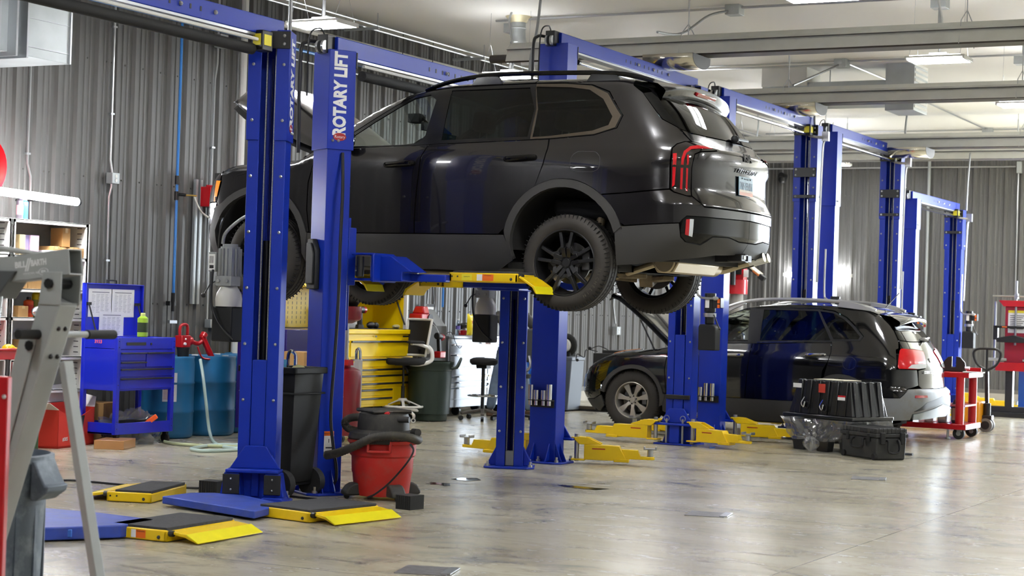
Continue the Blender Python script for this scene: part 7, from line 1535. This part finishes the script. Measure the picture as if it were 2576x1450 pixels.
# ================================================================ right hand side
# nested black pallet trays with clear film
a=fl(1990,1130); c=fl(2125,1145); d=(c-a); d.z=0; wd=d.length; rz=math.atan2(d.y,d.x); n=Vector((-d.y,d.x,0)).normalized()
m_=(a+c)/2+n*.32
BP=mat('glossy_black_plastic','#121315',.28,coat=.2)
hz=.82; wz=wd/2+.05; dz=.30
def tapered(b,w0,d0,w1,d1,z0,z1): b.add([(-w0,-d0,z0),(w0,-d0,z0),(w0,d0,z0),(-w0,d0,z0),(-w1,-d1,z1),(w1,-d1,z1),(w1,d1,z1),(-w1,d1,z1)],[(3,2,1,0),(4,5,6,7),(0,1,5,4),(1,2,6,5),(2,3,7,6),(3,0,4,7)])
t=thing('storage_crate','glossy black ribbed crate turned upside down on top of another','crate',(m_.x,m_.y,.40),rz)
b=MB(); tapered(b,wz+.02,dz,wz-.06,dz-.06,.02,.40)
for k in range(6):
    x=-wz+.12+k*(2*wz-.24)/5; tapered_pts=0
    b.add([(x-.045,-dz-.015,.02),(x+.045,-dz-.015,.02),(x+.035,-dz+.035,.41),(x-.035,-dz+.035,.41),(x-.045,-dz+.06,.02),(x+.045,-dz+.06,.02),(x+.035,-dz+.10,.41),(x-.035,-dz+.10,.41)],[(0,1,2,3),(5,4,7,6),(1,5,6,2),(4,0,3,7),(3,2,6,7),(0,4,5,1)])
for k in range(4):
    y=-dz+.10+k*(2*dz-.2)/3
    b.add([(wz+.03,y-.04,.02),(wz+.03,y+.04,.02),(wz-.03,y+.03,.41),(wz-.03,y-.03,.41),(wz-.05,y-.04,.02),(wz-.05,y+.04,.02),(wz-.10,y+.03,.41),(wz-.10,y-.03,.41)],[(0,1,2,3),(1,5,6,2),(4,0,3,7),(3,2,6,7)])
b.box(-wz-.07,wz+.07,-dz-.05,dz+.05,-.02,.02); b.build('shell',BP,t,bev=.008)
for k,(x,z) in enumerate(((-.22,.14),(.06,.12))):
    b=MB(); b.tube([(x,-dz-.02,z+.07),(x-.02,-dz-.05,z),(x+.02,-dz-.06,z-.04),(x+.03,-dz-.05,z+.02)],.008,6,4); b.build('snap_hook',CHROME,t)
    b=MB(); b.lathe([(.03,-.01),(.045,-.01),(.045,.01),(.03,.01),(.03,-.01)],16,T(x+.03,-dz-.02,z-.02,0,PI/2),cap=False); b.build('strap_ring',BLK,t)
for (x0,x1,z0,z1,mt_) in ((-wz+.02,-wz+.15,.31,.36,WLAB),(-.04,.06,.27,.37,mat('red_tag','#c23a2a',.6)),(wz-.2,wz-.09,.20,.235,WLAB),(wz-.2,wz-.09,.235,.255,REDP)):
    b=MB(); b.box(x0,x1,-dz-.022+.0,-dz-.019+.05*0,z0,z1,T(0,.05*(z0/.4)-.0,0)); b.build('sticker',mt_,t,smooth=0)
b=MB(); b.box(-.2,.25,-.2,.1,.411,.418); b.build('loose_card',mat('cream_card','#d9d2bd',.7),t,smooth=0)
t=thing('storage_crate','lower black crate on moulded feet wrapped in clear film','crate',(m_.x,m_.y,0),rz)
b=MB(); tapered(b,wz-.05,dz-.06,wz+.03,dz,.14,.36); b.box(-wz-.06,wz+.06,-dz-.045,dz+.045,.345,.378)
for x in (-wz+.10,0,wz-.10):
    for y in (-dz+.10,dz-.10): b.add([(x-.08,y-.05,0),(x+.08,y-.05,0),(x+.08,y+.05,0),(x-.08,y+.05,0),(x-.10,y-.06,.15),(x+.10,y-.06,.15),(x+.10,y+.06,.15),(x-.10,y+.06,.15)],[(3,2,1,0),(4,5,6,7),(0,1,5,4),(1,2,6,5),(2,3,7,6),(3,0,4,7)])
b.build('shell',BP,t,bev=.008)
import mathutils
FILM2=glassmat('hazy_film','#eceef0',.3,.10,haze=.07)
b=MB()
def film(u,v):
    # film skirt gathered to a knot at the front
    a_=2*PI*u; ex=max(abs(math.cos(a_)),abs(math.sin(a_))); x=(wz+.09)*math.cos(a_)/ex*.98; y=(dz+.07)*math.sin(a_)/ex*.98
    z=.375-.26*v; g=max(0,-math.sin(a_))**2*v; kx,ky,kz=.06,-dz-.17,.17
    x=x*(1-.75*g)+kx*.75*g; y=y*(1-.5*g)+ky*.5*g-.03*g; z=z*(1-.5*g)+kz*.5*g
    w=.014*math.sin(2*PI*23*u+2*v)+.010*math.sin(2*PI*37*u-5*v)+.02*mathutils.noise.noise(Vector((u*14,v*3,1)))
    return (x+w*math.cos(a_),y+w*math.sin(a_)-.01,z+.02*mathutils.noise.noise(Vector((u*20,v*4,5))))
b.grid(film,140,12,True); fo=b.build('plastic_film',FILM2,None,smooth=25); fo.location=(m_.x,m_.y,0); fo.rotation_euler=(0,0,rz); tag(fo,'clear film gathered in a knot around the lower black crate','plastic film')
b=MB()
def tail(u,v):
    a_=2*PI*u; r=(.02+.075*math.sin(PI*min(1,v*1.05))**.8)*(1+.25*math.sin(5*a_)); return (.06+r*math.cos(a_),-dz-.20+r*.6*math.sin(a_),.185-.17*v)
b.grid(tail,40,12,True); to=b.build('film_tail',FILM2,fo,smooth=25)
# rugged black case
p0=fl(2203,1159); rz=math.atan2(.79,.62)
t=thing('equipment_case','rugged black plastic case with latches and carry handles on the floor','case',(p0.x,p0.y,0),rz); CS=mat('dusty_case_black','#2a2b2c',.6,dirt='#5a5752',dscale=7,damt=.3)
LW,LL,LH=.40,.66,.345      # x along the right face, y along the left face (away to the left)
b=MB(); b.add([(.01,.01,.0),(LW-.01,.01,0),(LW-.01,LL-.01,0),(.01,LL-.01,0),(0,0,.245),(LW,0,.245),(LW,LL,.245),(0,LL,.245)],[(3,2,1,0),(4,5,6,7),(0,1,5,4),(1,2,6,5),(2,3,7,6),(3,0,4,7)]); b.build('body',CS,t,bev=.02,seg=3)
b=MB(); b.box(-.012,LW+.012,-.012,LL+.012,.245,.285); b.box(.0,LW,.0,LL,.285,.34)
for k in range(7): b.box(.03+k*.055,.045+k*.055,-.008,LL+.008,.285,.345)
for k in range(10): b.box(-.008,LW+.008,.04+k*.064,.055+k*.064,.285,.338)
b.build('lid',CS,t,bev=.008)
for x in (.07,.33):
    b=MB(); b.box(x-.03,x+.03,-.035,.0,.17,.30); b.build('latch',PLAST,t,bev=.008)
b=MB(); b.tube([(.13,-.01,.21),(.13,-.04,.20),(.135,-.045,.09),(.265,-.045,.09),(.27,-.04,.20),(.27,-.01,.21)],.013,8,3); b.build('handle',PLAST,t)
b=MB(); b.tube([(-.01,.20,.22),(-.04,.20,.21),(-.045,.205,.13),(-.045,.395,.13),(-.04,.40,.21),(-.01,.40,.22)],.013,8,3); b.build('handle',PLAST,t)
for y in (.03,LL-.06): b=MB(); b.cyl((-.016,y,.035),(.02,y,.035),.035,n=16); b.build('wheel',RUB,t)
for y in (.13,.52): b=MB(); b.box(-.02,0,y-.025,y+.025,.19,.28); b.build('latch',PLAST,t,bev=.006)
p=fl(2285,1146); b=MB(); b.box(p.x-.12,p.x+.05,p.y-.03,p.y+.03,0,.025); tag(b.build('wood_batten',mat('dark_batten','#3e4046',.7),None),'small dark batten on the floor right of the black case','batten')
p=fl(1792,1128); b=MB(); b.cb((p.x,p.y,.006),(.06,.05,.012),.3); tag(b.build('blue_tag',mat('tag_blue','#3f6cc0',.6),None),'tiny blue scrap on the floor under the yellow arm','scrap')
# red workbench cart
t=thing('workbench_cart','red steel cart with jugs on its lower shelf behind the black SUV','cart',(-6.3,23.55,0)); hx=.62
zt_=on(2430,938,'y',23.2).z; zs_=on(2430,1075,'y',23.2).z
b=MB(); b.box(-hx,hx+.06,-.38,.38,zt_-.07,zt_); b.build('top',REDP,t,bev=.008); b=MB(); b.box(-hx,hx+.04,.36,.38,zt_,zt_+.05); b.build('back_lip',REDP,t,bev=.004)
b=MB(); b.box(-hx,hx+.04,-.40,.40,zs_-.04,zs_+.03); b.build('lower_shelf',REDP,t,bev=.006); b=MB(); b.box(-hx,hx,-.3,.3,.42,.44); b.build('middle_shelf',mat('pale_red_shelf','#c96a72',.5),t)
for (x,y) in ((-hx+.02,-.34),(hx-.06,-.34),(-hx+.02,.34),(hx-.06,.34)):
    b=MB(); b.cyl((x,y,zs_),(x,y,zt_-.06),.055,n=18); b.build('leg',REDP,t)
    b=MB(); b.cyl((x,y-.03,.075),(x,y+.03,.075),.075,n=20); w_=b.build('caster',RUB,t); b=MB(); b.cyl((x,y-.034,.075),(x,y+.034,.075),.03,n=12); b.box(x-.02,x+.05,y-.045,y+.045,.10,zs_-.03); b.build('caster_fork',STEEL,w_)
b=MB(); b.cyl((hx-.2,-.36,.02),(hx-.2,-.36,zs_),.015,n=8); b.cyl((hx-.2,-.36,0),(hx-.2,-.36,.02),.035,n=12); b.build('floor_lock',STEEL,t)
b=MB(); b.box(-hx+.25,-hx+.33,-.38,-.30,0,zs_-.03); b.build('support_foot',REDP,t)
o=t.location
def jug(x,y,lab,mt_,h=.30): 
    q=thing('oil_jug',lab,'jug',(o.x+x,o.y+y,zs_+.03)); b=MB(); b.box(-.06,.06,-.09,.09,0,h*.78); b.prism([(-.09,h*.78),(.09,h*.78),(.05,h*.93),(-.02,h*.93)],'x',-.05,.05); b.build('body',mt_,q,bev=.015); b=MB(); b.cyl((0,.04,h*.92),(0,.04,h),.025,n=12); b.build('cap',BLK,q); b=MB(); b.box(-.045,.045,-.0915,-.0905,.04,h*.6); b.build('label',mat('jug_label','#b9b4a0',.5),q,smooth=0)
jug(.30,-.12,'silver grey oil jug standing on the lower shelf of the red cart',mat('jug_grey','#8b8d90',.4,.2)); jug(.46,-.05,'dark jug with a blue and green label on the red cart',mat('jug_dark','#2c3440',.4),.33); jug(.12,-.10,'white jug at the inner end of the red cart shelf',WHITE)
b=MB(); b.box(o.x-.35,o.x-.05,o.y-.33,o.y-.05,zs_+.03,zs_+.14); tag(b.build('parts_tray',mat('black_oily','#1c1b1a',.4,bump=1,bscale=40),None),'black oily parts on the lower shelf of the red cart','parts')
p=on(2400,925,'y',23.5); t=thing('bench_vise','dark horseshoe shaped tool standing on the red cart top','vise',(p.x,23.5,zt_),.2); b=MB(); b.prism([(-.16,0),(.16,0),(.14,.12),(.08,.19),(.025,.20),(.025,.06),(-.025,.06),(-.025,.20),(-.08,.19),(-.14,.12)],'y',-.04,.04); b.build('jaw',mat('dark_bronze','#2b2422',.4,.5),t,bev=.008); b=MB(); b.cyl((.14,-.05,.05),(.2,-.05,.05),.025,n=10); b.build('screw_end',STEEL,t)
b=MB(); p=on(2450,933,'y',23.25); b.cb((p.x,23.25,zt_+.008),(.26,.16,.012),.1); tag(b.build('paper_sheet',PAPER,None,smooth=0),'white paper on the red cart top','paper')
# pallet jack
p=fl(2488,1088); X0,Y0=p.x-.05,p.y+.06; t=thing('pallet_jack','pallet jack with black loop handle and orange forks right of the red cart','pallet jack',(X0,Y0,0)); 
z1=on(2484,878,'y',Y0).z; z0=on(2484,918,'y',Y0).z; dx=on(2484,878,'y',Y0).x-X0; ln=on(2449,890,'y',Y0).x-X0; rn=on(2518,890,'y',Y0).x-X0
b=MB(); zm=(z1+z0)/2; b.tube([(dx,0,z0-.08),(ln+.06,0,z0),(ln,0,zm+.03),(ln+.05,0,z1-.01),(dx,0,z1),(rn-.05,0,z1-.01),(rn,0,zm+.03),(rn-.06,0,z0),(dx,0,z0-.08)],.018,8,4); b.build('loop_handle',BLK,t); b=MB(); b.bar((dx,0,z0-.1),(-.0,0,.30),.05,.04,(0,1,0)); b.cyl((dx,0,z0-.1),(dx,0,z1),.016,n=8); b.build('draw_bar',BLK,t); b=MB(); b.cyl((0,0,.16),(0,0,.40),.05,n=16); b.cb((0,0,.2),(.16,.14,.06)); b.build('pump',BLK,t,bev=.008)
for y in (-.06,.06): b=MB(); b.cyl((0,y-.03,.095),(0,y+.03,.095),.095,n=24); w_=b.build('wheel',mat('pale_tyre','#6d6a66',.7),t); b=MB(); b.cyl((0,y-.034,.095),(0,y+.034,.095),.06,n=16); b.build('wheel_hub',BLK,w_)
OR=mat('orange_paint','#e99a14',.4,coat=.15); b=MB(); b.box(-.25,-.05,-.26,.26,.12,.42); b.box(-1.4,-.15,-.27,-.11,.05,.11); b.box(-1.4,-.15,.11,.27,.05,.11); b.build('fork_frame',OR,t,bev=.01)
# strut compressor on a black frame at the right edge
Y1=29.5; t=thing('spring_compressor','red strut spring compressor on a black stand at the right edge','spring compressor',(-6.38,Y1,0)); ox_=-6.38
def R_(px,py): q=on(px,py,'y',Y1); return q.x-ox_,q.z
zc0,zc1=R_(2540,915)[1],R_(2540,772)[1]; xl=R_(2530,850)[0]; xr=R_(2576,850)[0]+.12
DR=mat('compressor_red','#a01830',.35,coat=.2)
b=MB(); b.box(xl,xr,-.08,.06,zc0,zc1); b.build('column',DR,t,bev=.01)
b=MB(); b.prism([(xl-.10,zc1+.10),(xr+.10,zc1+.10),(xr+.02,zc1),(xl-.02,zc1)],'y',-.14,.1); b.build('top_yoke',REDP,t,bev=.008)
b=MB(); b.prism([(xl-.12,zc0-.12),(xr+.1,zc0-.12),(xr+.1,zc0+.02),(xl-.05,zc0+.02),(xl-.12,zc0-.04)],'y',-.16,.1); b.build('lower_yoke',REDP,t,bev=.008)
b=MB(); xm=(xl+xr)/2-.03; b.cyl((xm,-.11,zc0+.3),(xm,-.11,zc1+.42),.018,n=10); b.cyl((xl-.2,-.11,zc1+.17),(xr+.15,-.11,zc1+.17),.012,n=8); b.cb((xm,-.11,zc1+.17),(.06,.06,.08)); b.build('screw_spindle',STEEL,t)
b=MB(); b.box(xl+.05,xr-.05,-.085,-.081,zc0+.5,zc1-.06); s_=b.build('instruction_label',PAPER,t,smooth=0); b=MB(); b.box(xl+.05,xr-.05,-.087,-.085,zc1-.10,zc1-.06); b.build('yellow_header',YLAB,s_,smooth=0); b=MB()
for k in range(8): b.box(xl+.08,xr-.09-.03*(k%3),-.087,-.0855,zc1-.15-.03*k,zc1-.14-.03*k)
b.build('print_lines',INK,s_,smooth=0)
z_=R_(2540,825)[1]; b=MB(); b.box(xl-.16,xl-.09,-.2,-.1,z_-.2,z_+.03); b.box(xl-.14,xr+.05,-.2,-.16,z_-.01,z_+.03); b.prism([(xl-.08,z_-.24),(xr,z_-.24),(xr+.02,z_-.17),(xm,z_-.12),(xl-.1,z_-.17)],'y',-.28,-.12); b.build('claw_arm',BLK,t,bev=.008)
b=MB(); b.box(xl-.02,xl+.06,-.203,-.2,z_+.002,z_+.02); b.build('orange_label',ORNG,t,smooth=0)
b=MB(); b.cyl((xl-.25,-.12,zc0+.06),(xl+.05,-.12,zc0+.06),.025,n=10); b.cyl((xr-.1,-.12,zc0+.06),(xr+.15,-.12,zc0+.06),.025,n=10); b.cyl((xl-.17,-.02,zc0-.1),(xl-.17,-.02,zc1+.08),.016,n=8); b.build('side_rod',STEEL,t)
xp=R_(2540,960)[0]; b=MB(); b.box(xp-.06,xp+.06,-.06,.06,.16,zc0-.1); b.box(xp-.35,xp+.5,-.06,.06,.08,.17); b.box(xp-.4,xp+.5,-.15,.15,.0,.08); b.build('stand',mat('black_stand','#1d1f26',.4),t,bev=.006)
b=MB(); q=on(2570,960,'y',Y1+.6); b.box(q.x-.03,q.x+.12,Y1+.5,Y1+.7,.1,on(2570,915,'y',Y1+.6).z); b.box(q.x-.1,q.x+.3,Y1+.4,Y1+.8,0,.1); tag(b.build('steel_stand',mat('mid_blue_paint','#2a5dae',.4),None,bev=.006),'blue steel post behind the red spring compressor','stand')
# red machine near the far left corner
Y2=31.0; q0=on(1828,740,'y',Y2); q1=on(1880,705,'y',Y2); xc=(q0.x+q1.x)/2; w_=(q1.x-q0.x)/2
zt_=on(1850,655,'y',Y2).z; zb_=on(1850,740,'y',Y2).z; zm_=q1.z
t=thing('exhaust_reel','red exhaust hose reel machine above the black SUV near the corner','reel',(xc,Y2,0)); b=MB(); b.cyl((0,0,zb_),(0,0,zm_),w_,n=26); b.build('red_collar',REDP,t); b=MB(); b.box(-w_,w_*.75,-.08,.1,zm_,zt_); b.build('red_backplate',REDP,t); b=MB(); b.cyl((0,-w_-.02,zm_-.1),(0,-w_-.02,zt_),.05,n=12); b.box(-.1,w_*.6,-.12,-.09,zm_+.1,zm_+.25); b.build('black_arm',BLK,t); b=MB(); b.lathe([(w_*.55,zb_-.7),(w_*.65,zb_-.3),(w_*.6,zb_)],24); b.cyl((0,0,0),(0,0,zb_-.6),w_*.5,n=20); b.build('grey_duct',mat('duct_grey','#8c8983',.6),t)
b=MB(); b.box(w_*.8,w_*1.25,-.1,-.09,zm_+.05,zm_+.18); b.build('label',WLAB,t,smooth=0)
q=on(1890,672,'y',30.5); t=thing('work_lamp','angled lamp head wrapped in pale paper above the black SUV','lamp',(q.x,30.5,q.z),0); b=MB(T(0,0,0,0,0,.62)); b.box(-.24,.22,-.12,.12,-.01,.015); b.build('pale_sheet',mat('paper_cream','#e6d9bd',.7),t,bev=.004); b=MB(T(0,0,0,0,0,.62)); b.box(-.2,.2,-.1,.1,-.05,-.01); b.cb((.28,0,-.03),(.12,.12,.09)); b.build('lamp_head',BLK,t,bev=.01); b=MB(T(0,0,0,0,0,.62)); b.box(.10,.24,-.125,-.1,-.03,.0); b.build('orange_edge',mat('burnt_orange','#b3622a',.6),t)
b=MB(); b.cyl((-.2,.0,.1),(-.6,.3,.05),.02,n=8); b.build('arm',BLK,t)
# far wall services
YW=YF-.04
def fconduit(lab,pts,r=.014,mt=COND,name='conduit',cat='conduit'): b=MB(); b.tube(pts,r,8); tag(b.build(name,mt,None),lab,cat)
fconduit('steel conduit running across the dark far wall to a grey box',[V3(XL+.1,YW,4.55),V3(-7.7,YW,4.55)]); fconduit('galvanised pipe standing on the far wall beside the last lift',[V3(-9.37,YW-.02,ZC),V3(-9.37,YW-.02,.2)],.03,GALV,'pipe','pipe')
socketbox((-7.66,YW,4.53),'grey square box at the end of the far wall conduit',.2,.22,0)
fconduit('thin conduit dropping from the grey box on the far wall',[V3(-7.64,YW,4.45),V3(-7.64,YW,.3)])
fconduit('blue air main running along the top of the far wall',[V3(XL+.02,YW,4.98),V3(-5.4,YW,4.98)],.024,AIR,'air_pipe','pipe')
t=thing('dome_camera','black dome camera on the far wall above the tailgate','camera',(-12.36,YW,4.32)); b=MB(); b.cyl((0,-.02,.07),(0,-.22,.07),.07,n=16); b.sph((0,-.16,.0),.09,14); b.build('dome',BLK,t)
t=thing('tube_work_light','glaring white tube light on the far wall behind the blue posts','work light',(-11.5,YW-.1,2.38)); b=MB(); b.cyl((-.72,0,0),(.52,0,0),.05,n=12); b.build('tube',mat('tube_light_emitter','#ffffff',.5,emit=('#fbfdff',70)),t); b=MB(); b.cb((.6,0,0),(.1,.07,.07)); b.cb((-.76,0,0),(.06,.07,.07)); b.box(-.66,-.64,0,.10,-.01,.01); b.box(.46,.48,0,.10,-.01,.01); b.build('end_cap',WHITE,t)
# ================================================================ ceiling: heaters, conduits, ducts
HALV=mat('heater_aluminium','#c9cac6',.45,.55,var=.06,vscale=4); HDARK=mat('heater_tube_dark','#3a3432',.55,.3); SHINY=mat('shiny_deflector','#c9c4b8',.18,.95)
def heater(y,z,x0,x1,lab,xd=None,zd=.30):
    t=thing('tube_heater',lab,'heater',((x0+x1)/2,y,z),0,'gas tube heaters under the ceiling'); L2=(x1-x0)/2
    b=MB(); P=[(-.20,0),(-.15,.17),(-.06,.23),(.06,.23),(.15,.17),(.20,0),(.19,0),(.14,.155),(.055,.215),(-.055,.215),(-.14,.155),(-.19,0)]
    b.prism(P,'x',-L2,L2); b.build('reflector',HALV,t,smooth=20)
    b=MB(); b.cyl((-L2-.3,0,.06),(L2,0,.06),.05,n=16); b.build('burner_tube',HDARK,t)
    b=MB(); b.box(-L2,L2,-.185,.185,.135,.14); b.build('inner_plate',HDARK,t,smooth=0)
    if xd is not None:
        xa,xb=xd[0]-(x0+x1)/2,xd[1]-(x0+x1)/2
        b=MB(); b.grid(lambda u,v:(xa+(xb-xa)*v,-.26*math.cos(PI*u) if True else 0,-.0-.15*math.sin(PI*u)**.7),17,2); b.build('deflector',SHINY,t,solid=.004,smooth=60)
        b=MB(); b.prism([(-.26*math.cos(PI*k/16),-.0-.15*math.sin(PI*k/16)**.7) for k in range(17)],'x',xb,xb+.004); b.build('deflector_end',HDARK,t)
    for x in np.arange(-L2+2.2,L2,3.1):
        b=MB(); b.tube([(x,0,.24),(x,0,ZC-z)],.006,6); b.tube([(x-.03,-.2,-.01),(x-.03,-.12,.24),(x,0,.36),(x+.03,.12,.24),(x+.03,.2,-.01)],.006,5); b.cyl((x,0,ZC-z-.3),(x,0,ZC-z-.1),.013,n=6); b.build('hanger_chain',STEEL,t)
    return t
def dfl(y,xa,xb,py): return (on(xa,py,'y',y).x,on(xb,py,'y',y).x)
for (y,px,py,lab,dd,x0) in ((18.45,2200,68,'large heater tube nearest the top of the photo with a shiny shield',dfl(18.45,1640,1765,140),-9.9),(22.95,2200,215,'second heater tube crossing behind the hanging ceiling light',dfl(22.95,1960,2066,255),-10.3),(27.3,2300,337,'third heater tube in front of the far wall',dfl(27.3,2245,2340,375),-11.2)):
    z=on(px,py,'y',y).z-.23; heater(y,z,x0,4.0,lab,dd)
y=14.1; z=on(1290,6,'y',y).z+.22; heater(y,z,-9.6,4,'heater whose shiny shield just shows at the top edge of the photo',dfl(y,1215,1365,0))
y=31.9; z=on(2300,376,'y',y).z-.2; heater(y,z,-12.3,-4.6,'fourth pale heater tube along the top of the far wall')
def vent(x,y,zend,lab,xe):
    t=thing('vent_duct',lab,'duct',(x,y,ZC)); b=MB(); b.lathe([(.17,0),(.12,-.05),(.10,-.08)],24,cap=False); b.build('collar',mat('vent_collar','#cdc3a2',.5,.4),t)
    dx,dz=xe-x,zend-ZC; P=[(0,0,-.05),(0,0,dz*.5),(dx*.08,0,dz*.75),(dx*.35,0,dz*.97),(dx,0,dz)]; b=MB(); b.tube(P,.095,16,5); 
    b.build('flexible_elbow',GALV,t)
    for q in (-.15,-.33,-.42): b=MB(); b.lathe([(.097,q-.012),(.103,q),(.097,q+.012)],20,cap=False); b.build('ring_seam',GALV,t)
p=on(1305,42,'z',ZC); vent(p.x,p.y,on(1345,140,'y',p.y).z,'bent galvanised vent duct rising to the ceiling left of the third lift',on(1385,140,'y',p.y).x)
p=on(1990,300,'y',27.3); vent(p.x-.0,27.3,on(2000,345,'y',27.3).z,'galvanised vent elbow beside the fourth lift post',p.x+.8)
def cbox(px,py,lab,z=ZC-.06):
    p=on(px,py,'z',z); t=thing('junction_box',lab,'electrical box',p); b=MB(); b.box(-.09,.09,-.09,.09,-.06,.06); b.build('box',GALV,t,bev=.005); b=MB(); b.cyl((0,-.095,0),(0,-.09,0),.03,n=12); b.build('knockout',STEEL,t); return p
pA=cbox(1290,72,'junction box on the ceiling beside the bent vent duct'); pB=cbox(1848,26,'junction box on the ceiling above the large heater tube'); pC=cbox(2365,9,'junction box at the top edge above the hanging light'); pD=cbox(2118,160,'junction box on the ceiling between the second heater and hanging light'); pE=cbox(2570,152,'junction box at the right edge beyond the hanging light'); pF=cbox(2485,330,'small distant junction box on the ceiling above the third heater'); pG=cbox(1625,190,'junction box on the ceiling behind the third lift beam')
fconduit('steel conduit across the ceiling joining three junction boxes',[V3(pA.x,pB.y,ZC-.03),V3(4,pB.y,ZC-.03)],.016); fconduit('long steel conduit across the ceiling behind the second lift beam',[V3(-12,pD.y,ZC-.03),V3(4,pD.y,ZC-.03)],.016); fconduit('parallel steel conduit just beyond the long ceiling conduit',[V3(-12,pD.y+.3,ZC-.03),V3(pD.x,pD.y+.3,ZC-.03)],.016); fconduit('steel conduit across the far end of the ceiling',[V3(-12.5,pF.y,ZC-.03),V3(4,pF.y,ZC-.03)],.016)
q=on(2490,330,'z',ZC-.03); fconduit('thin conduit running diagonally along the bright ceiling',[on(2325,255,'z',ZC-.03),q],.012); fconduit('short diagonal conduit leaving the middle ceiling junction box',[V3(pD.x,pD.y,ZC-.03),on(2245,208,'z',ZC-.03)],.012)
def whip(lab,pts): b=MB(); b.tube(pts,.016,8,6); tag(b.build('flexible_conduit',mat('flex_grey','#9b9d9f',.4,.6),None),lab,'conduit')
whip('curved grey cable dropping from the junction box above the large heater',[pB,pB+V3(-.2,-.3,-.1),pB+V3(-.42,-.6,-.35),V3(pB.x-.5,18.9,4.75)])
whip('dark flexible cable dropping to the hanging ceiling light',[pC,pC+V3(.05,-.2,-.2),V3(-5.2,19.65,4.6)])
whip('grey cable curving down from the middle ceiling junction box',[pD,pD+V3(-.15,-.5,-.2),pD+V3(-.3,-1.2,-.45)])
whip('long flexible cable hanging from the ceiling left of the vent duct',[on(1360,0,'y',17.6),on(1350,80,'y',17.6),on(1336,140,'y',17.6),on(1332,190,'y',17.6)]); whip('grey cable hanging below the box beside the bent vent duct',[pA,on(1288,100,'y',pA.y-.2),on(1294,140,'y',pA.y-.4),on(1285,185,'y',pA.y-.6)])
whip('flexible conduit feeding the top of the nearest lift post',[on(732,-30,'y',11.3),on(731,30,'y',11.3),on(728,85,'y',11.25)]); whip('straight grey conduit dropping to the light above the second post',[on(816,-20,'y',15.4),on(815,55,'y',15.45)])
for (x1,y1,x2,y2,Yc,lab) in ((1700,165,1762,220,19.3,'feed cable reaching the far post of the third lift'),(2055,270,2050,318,23.5,'feed cable reaching the far post of the fourth lift'),(2284,268,2278,400,27.6,'long feed cable dropping to the far post of the fifth lift'),(2441,385,2431,530,31.6,'feed cable dropping across the far wall to the last lift')):
    a=on(x1,y1,'y',Yc); c=on(x2,y2,'y',Yc); whip(lab,[V3(a.x,Yc,min(ZC,a.z)),V3(a.x-.03,Yc,(a.z+c.z)/2),V3(c.x,Yc,c.z)])
# ceiling air unit
Yd=25.6; a=on(1935,225,'y',Yd); c=on(2245,225,'y',Yd); zb=on(2100,268,'y',Yd).z; t=thing('air_handler','long galvanised air duct with a square grille under the ceiling','duct',((a.x+c.x)/2,Yd,zb)); w_=(c.x-a.x)/2
b=MB(); b.box(-w_,w_,-.3,.3,0,on(2100,212,'y',Yd).z-zb); b.build('duct_body',GALV,t,bev=.005); b=MB(); b.box(-w_-.0,-w_+.7,-.34,.3,.28,.62); b.build('end_box',mat('cream_box','#d8d6cc',.5),t,bev=.005); b=MB(); b.box(w_,w_+.42,-.36,.36,-.12,.62); b.build('plenum',GALV,t,bev=.005)
b=MB()
for k in range(9): b.box(w_+.42,w_+.43,-.33,.33,-.08+.075*k,-.04+.075*k)
b.build('grille',WHITE,t,smooth=0); b=MB()
for x in (-w_+.2,0,w_-.1): b.cyl((x,0,.3),(x,0,ZC-zb),.008,n=6)
b.build('hanger_rod',STEEL,t)
# ================================================================ ceiling lights (the lamps of the shop)
LEDLAB={}
def highbay(x,y,z,label,rz=0):
    t=thing('linear_high_bay_light',label,'ceiling light',(x,y,z),rz,'linear LED lights hung from the ceiling')
    b=MB(); b.box(-.32,.32,-.2,.2,.02,.045); b.prism([(-.2,.0),(.2,.0),(.2,.045),(-.2,.045)],'x',-.33,-.305); b.prism([(-.2,.0),(.2,.0),(.2,.045),(-.2,.045)],'x',.305,.33); b.cb((0,0,.07),(.2,.12,.05))
    b.build('housing',WHITE,t,bev=.006)
    for yy in (-.17,-.085,.085,.17):
        b=MB(); b.box(-.3,.3,yy-.022,yy+.022,.003,.021); b.build('led_strip',LEDW,t)
    b=MB(); b.box(-.28,.28,-.19,-.13,.046,.05); b.box(-.28,.28,.13,.19,.046,.05); b.build('added_uplight_strip',mat('added_uplight_glow','#ffffff',.5,emit=('#fbfdff',LAMP_W*.20)),t)  # glowing strips added on top of the housing to brighten the ceiling
    for xx in (-.28,.28):
        b=MB(); b.tube([(xx,-.19,.045),(xx,-.02,.40),(xx,0,ZC-z)],.0022,5); b.tube([(xx,.19,.045),(xx,.02,.40),(xx,0,.42)],.0022,5); b.build('hanging_wire',STEEL,t)
    b=MB(); b.tube([(0,0,.09),(.03,.0,.4),(-.02,0,.7),(0,.02,ZC-z)],.014,6,5); b.build('feed_cable',COND,t)
    return t
LX=(-10.6,-5.2,.2); LY=(2.9,7.1,11.3,15.5,19.65,24.0,28.5,32.6); LZ=4.4
VIS={(-10.6,15.5):'ceiling light hanging just above the second blue lift post',(-5.2,15.5):'ceiling light cut by the top edge of the photo',(-5.2,19.65):'ceiling light hanging between the two large heater tubes',(-5.2,24.0):'ceiling light at the right edge of the photo beyond the second heater',(-10.6,28.5):'small distant ceiling light above the raised SUV tailgate'}
l0=None
for x in LX:
    for y in LY:
        lab=VIS.get((x,y),'linear ceiling light hanging over the %s'%({-10.6:'wall side benches',-5.2:'car tails',.2:'drive aisle'}[x]))
        if l0 is None: l0=highbay(x,y,LZ,lab)
        else: dup(l0,(x,y,LZ),0,lab)
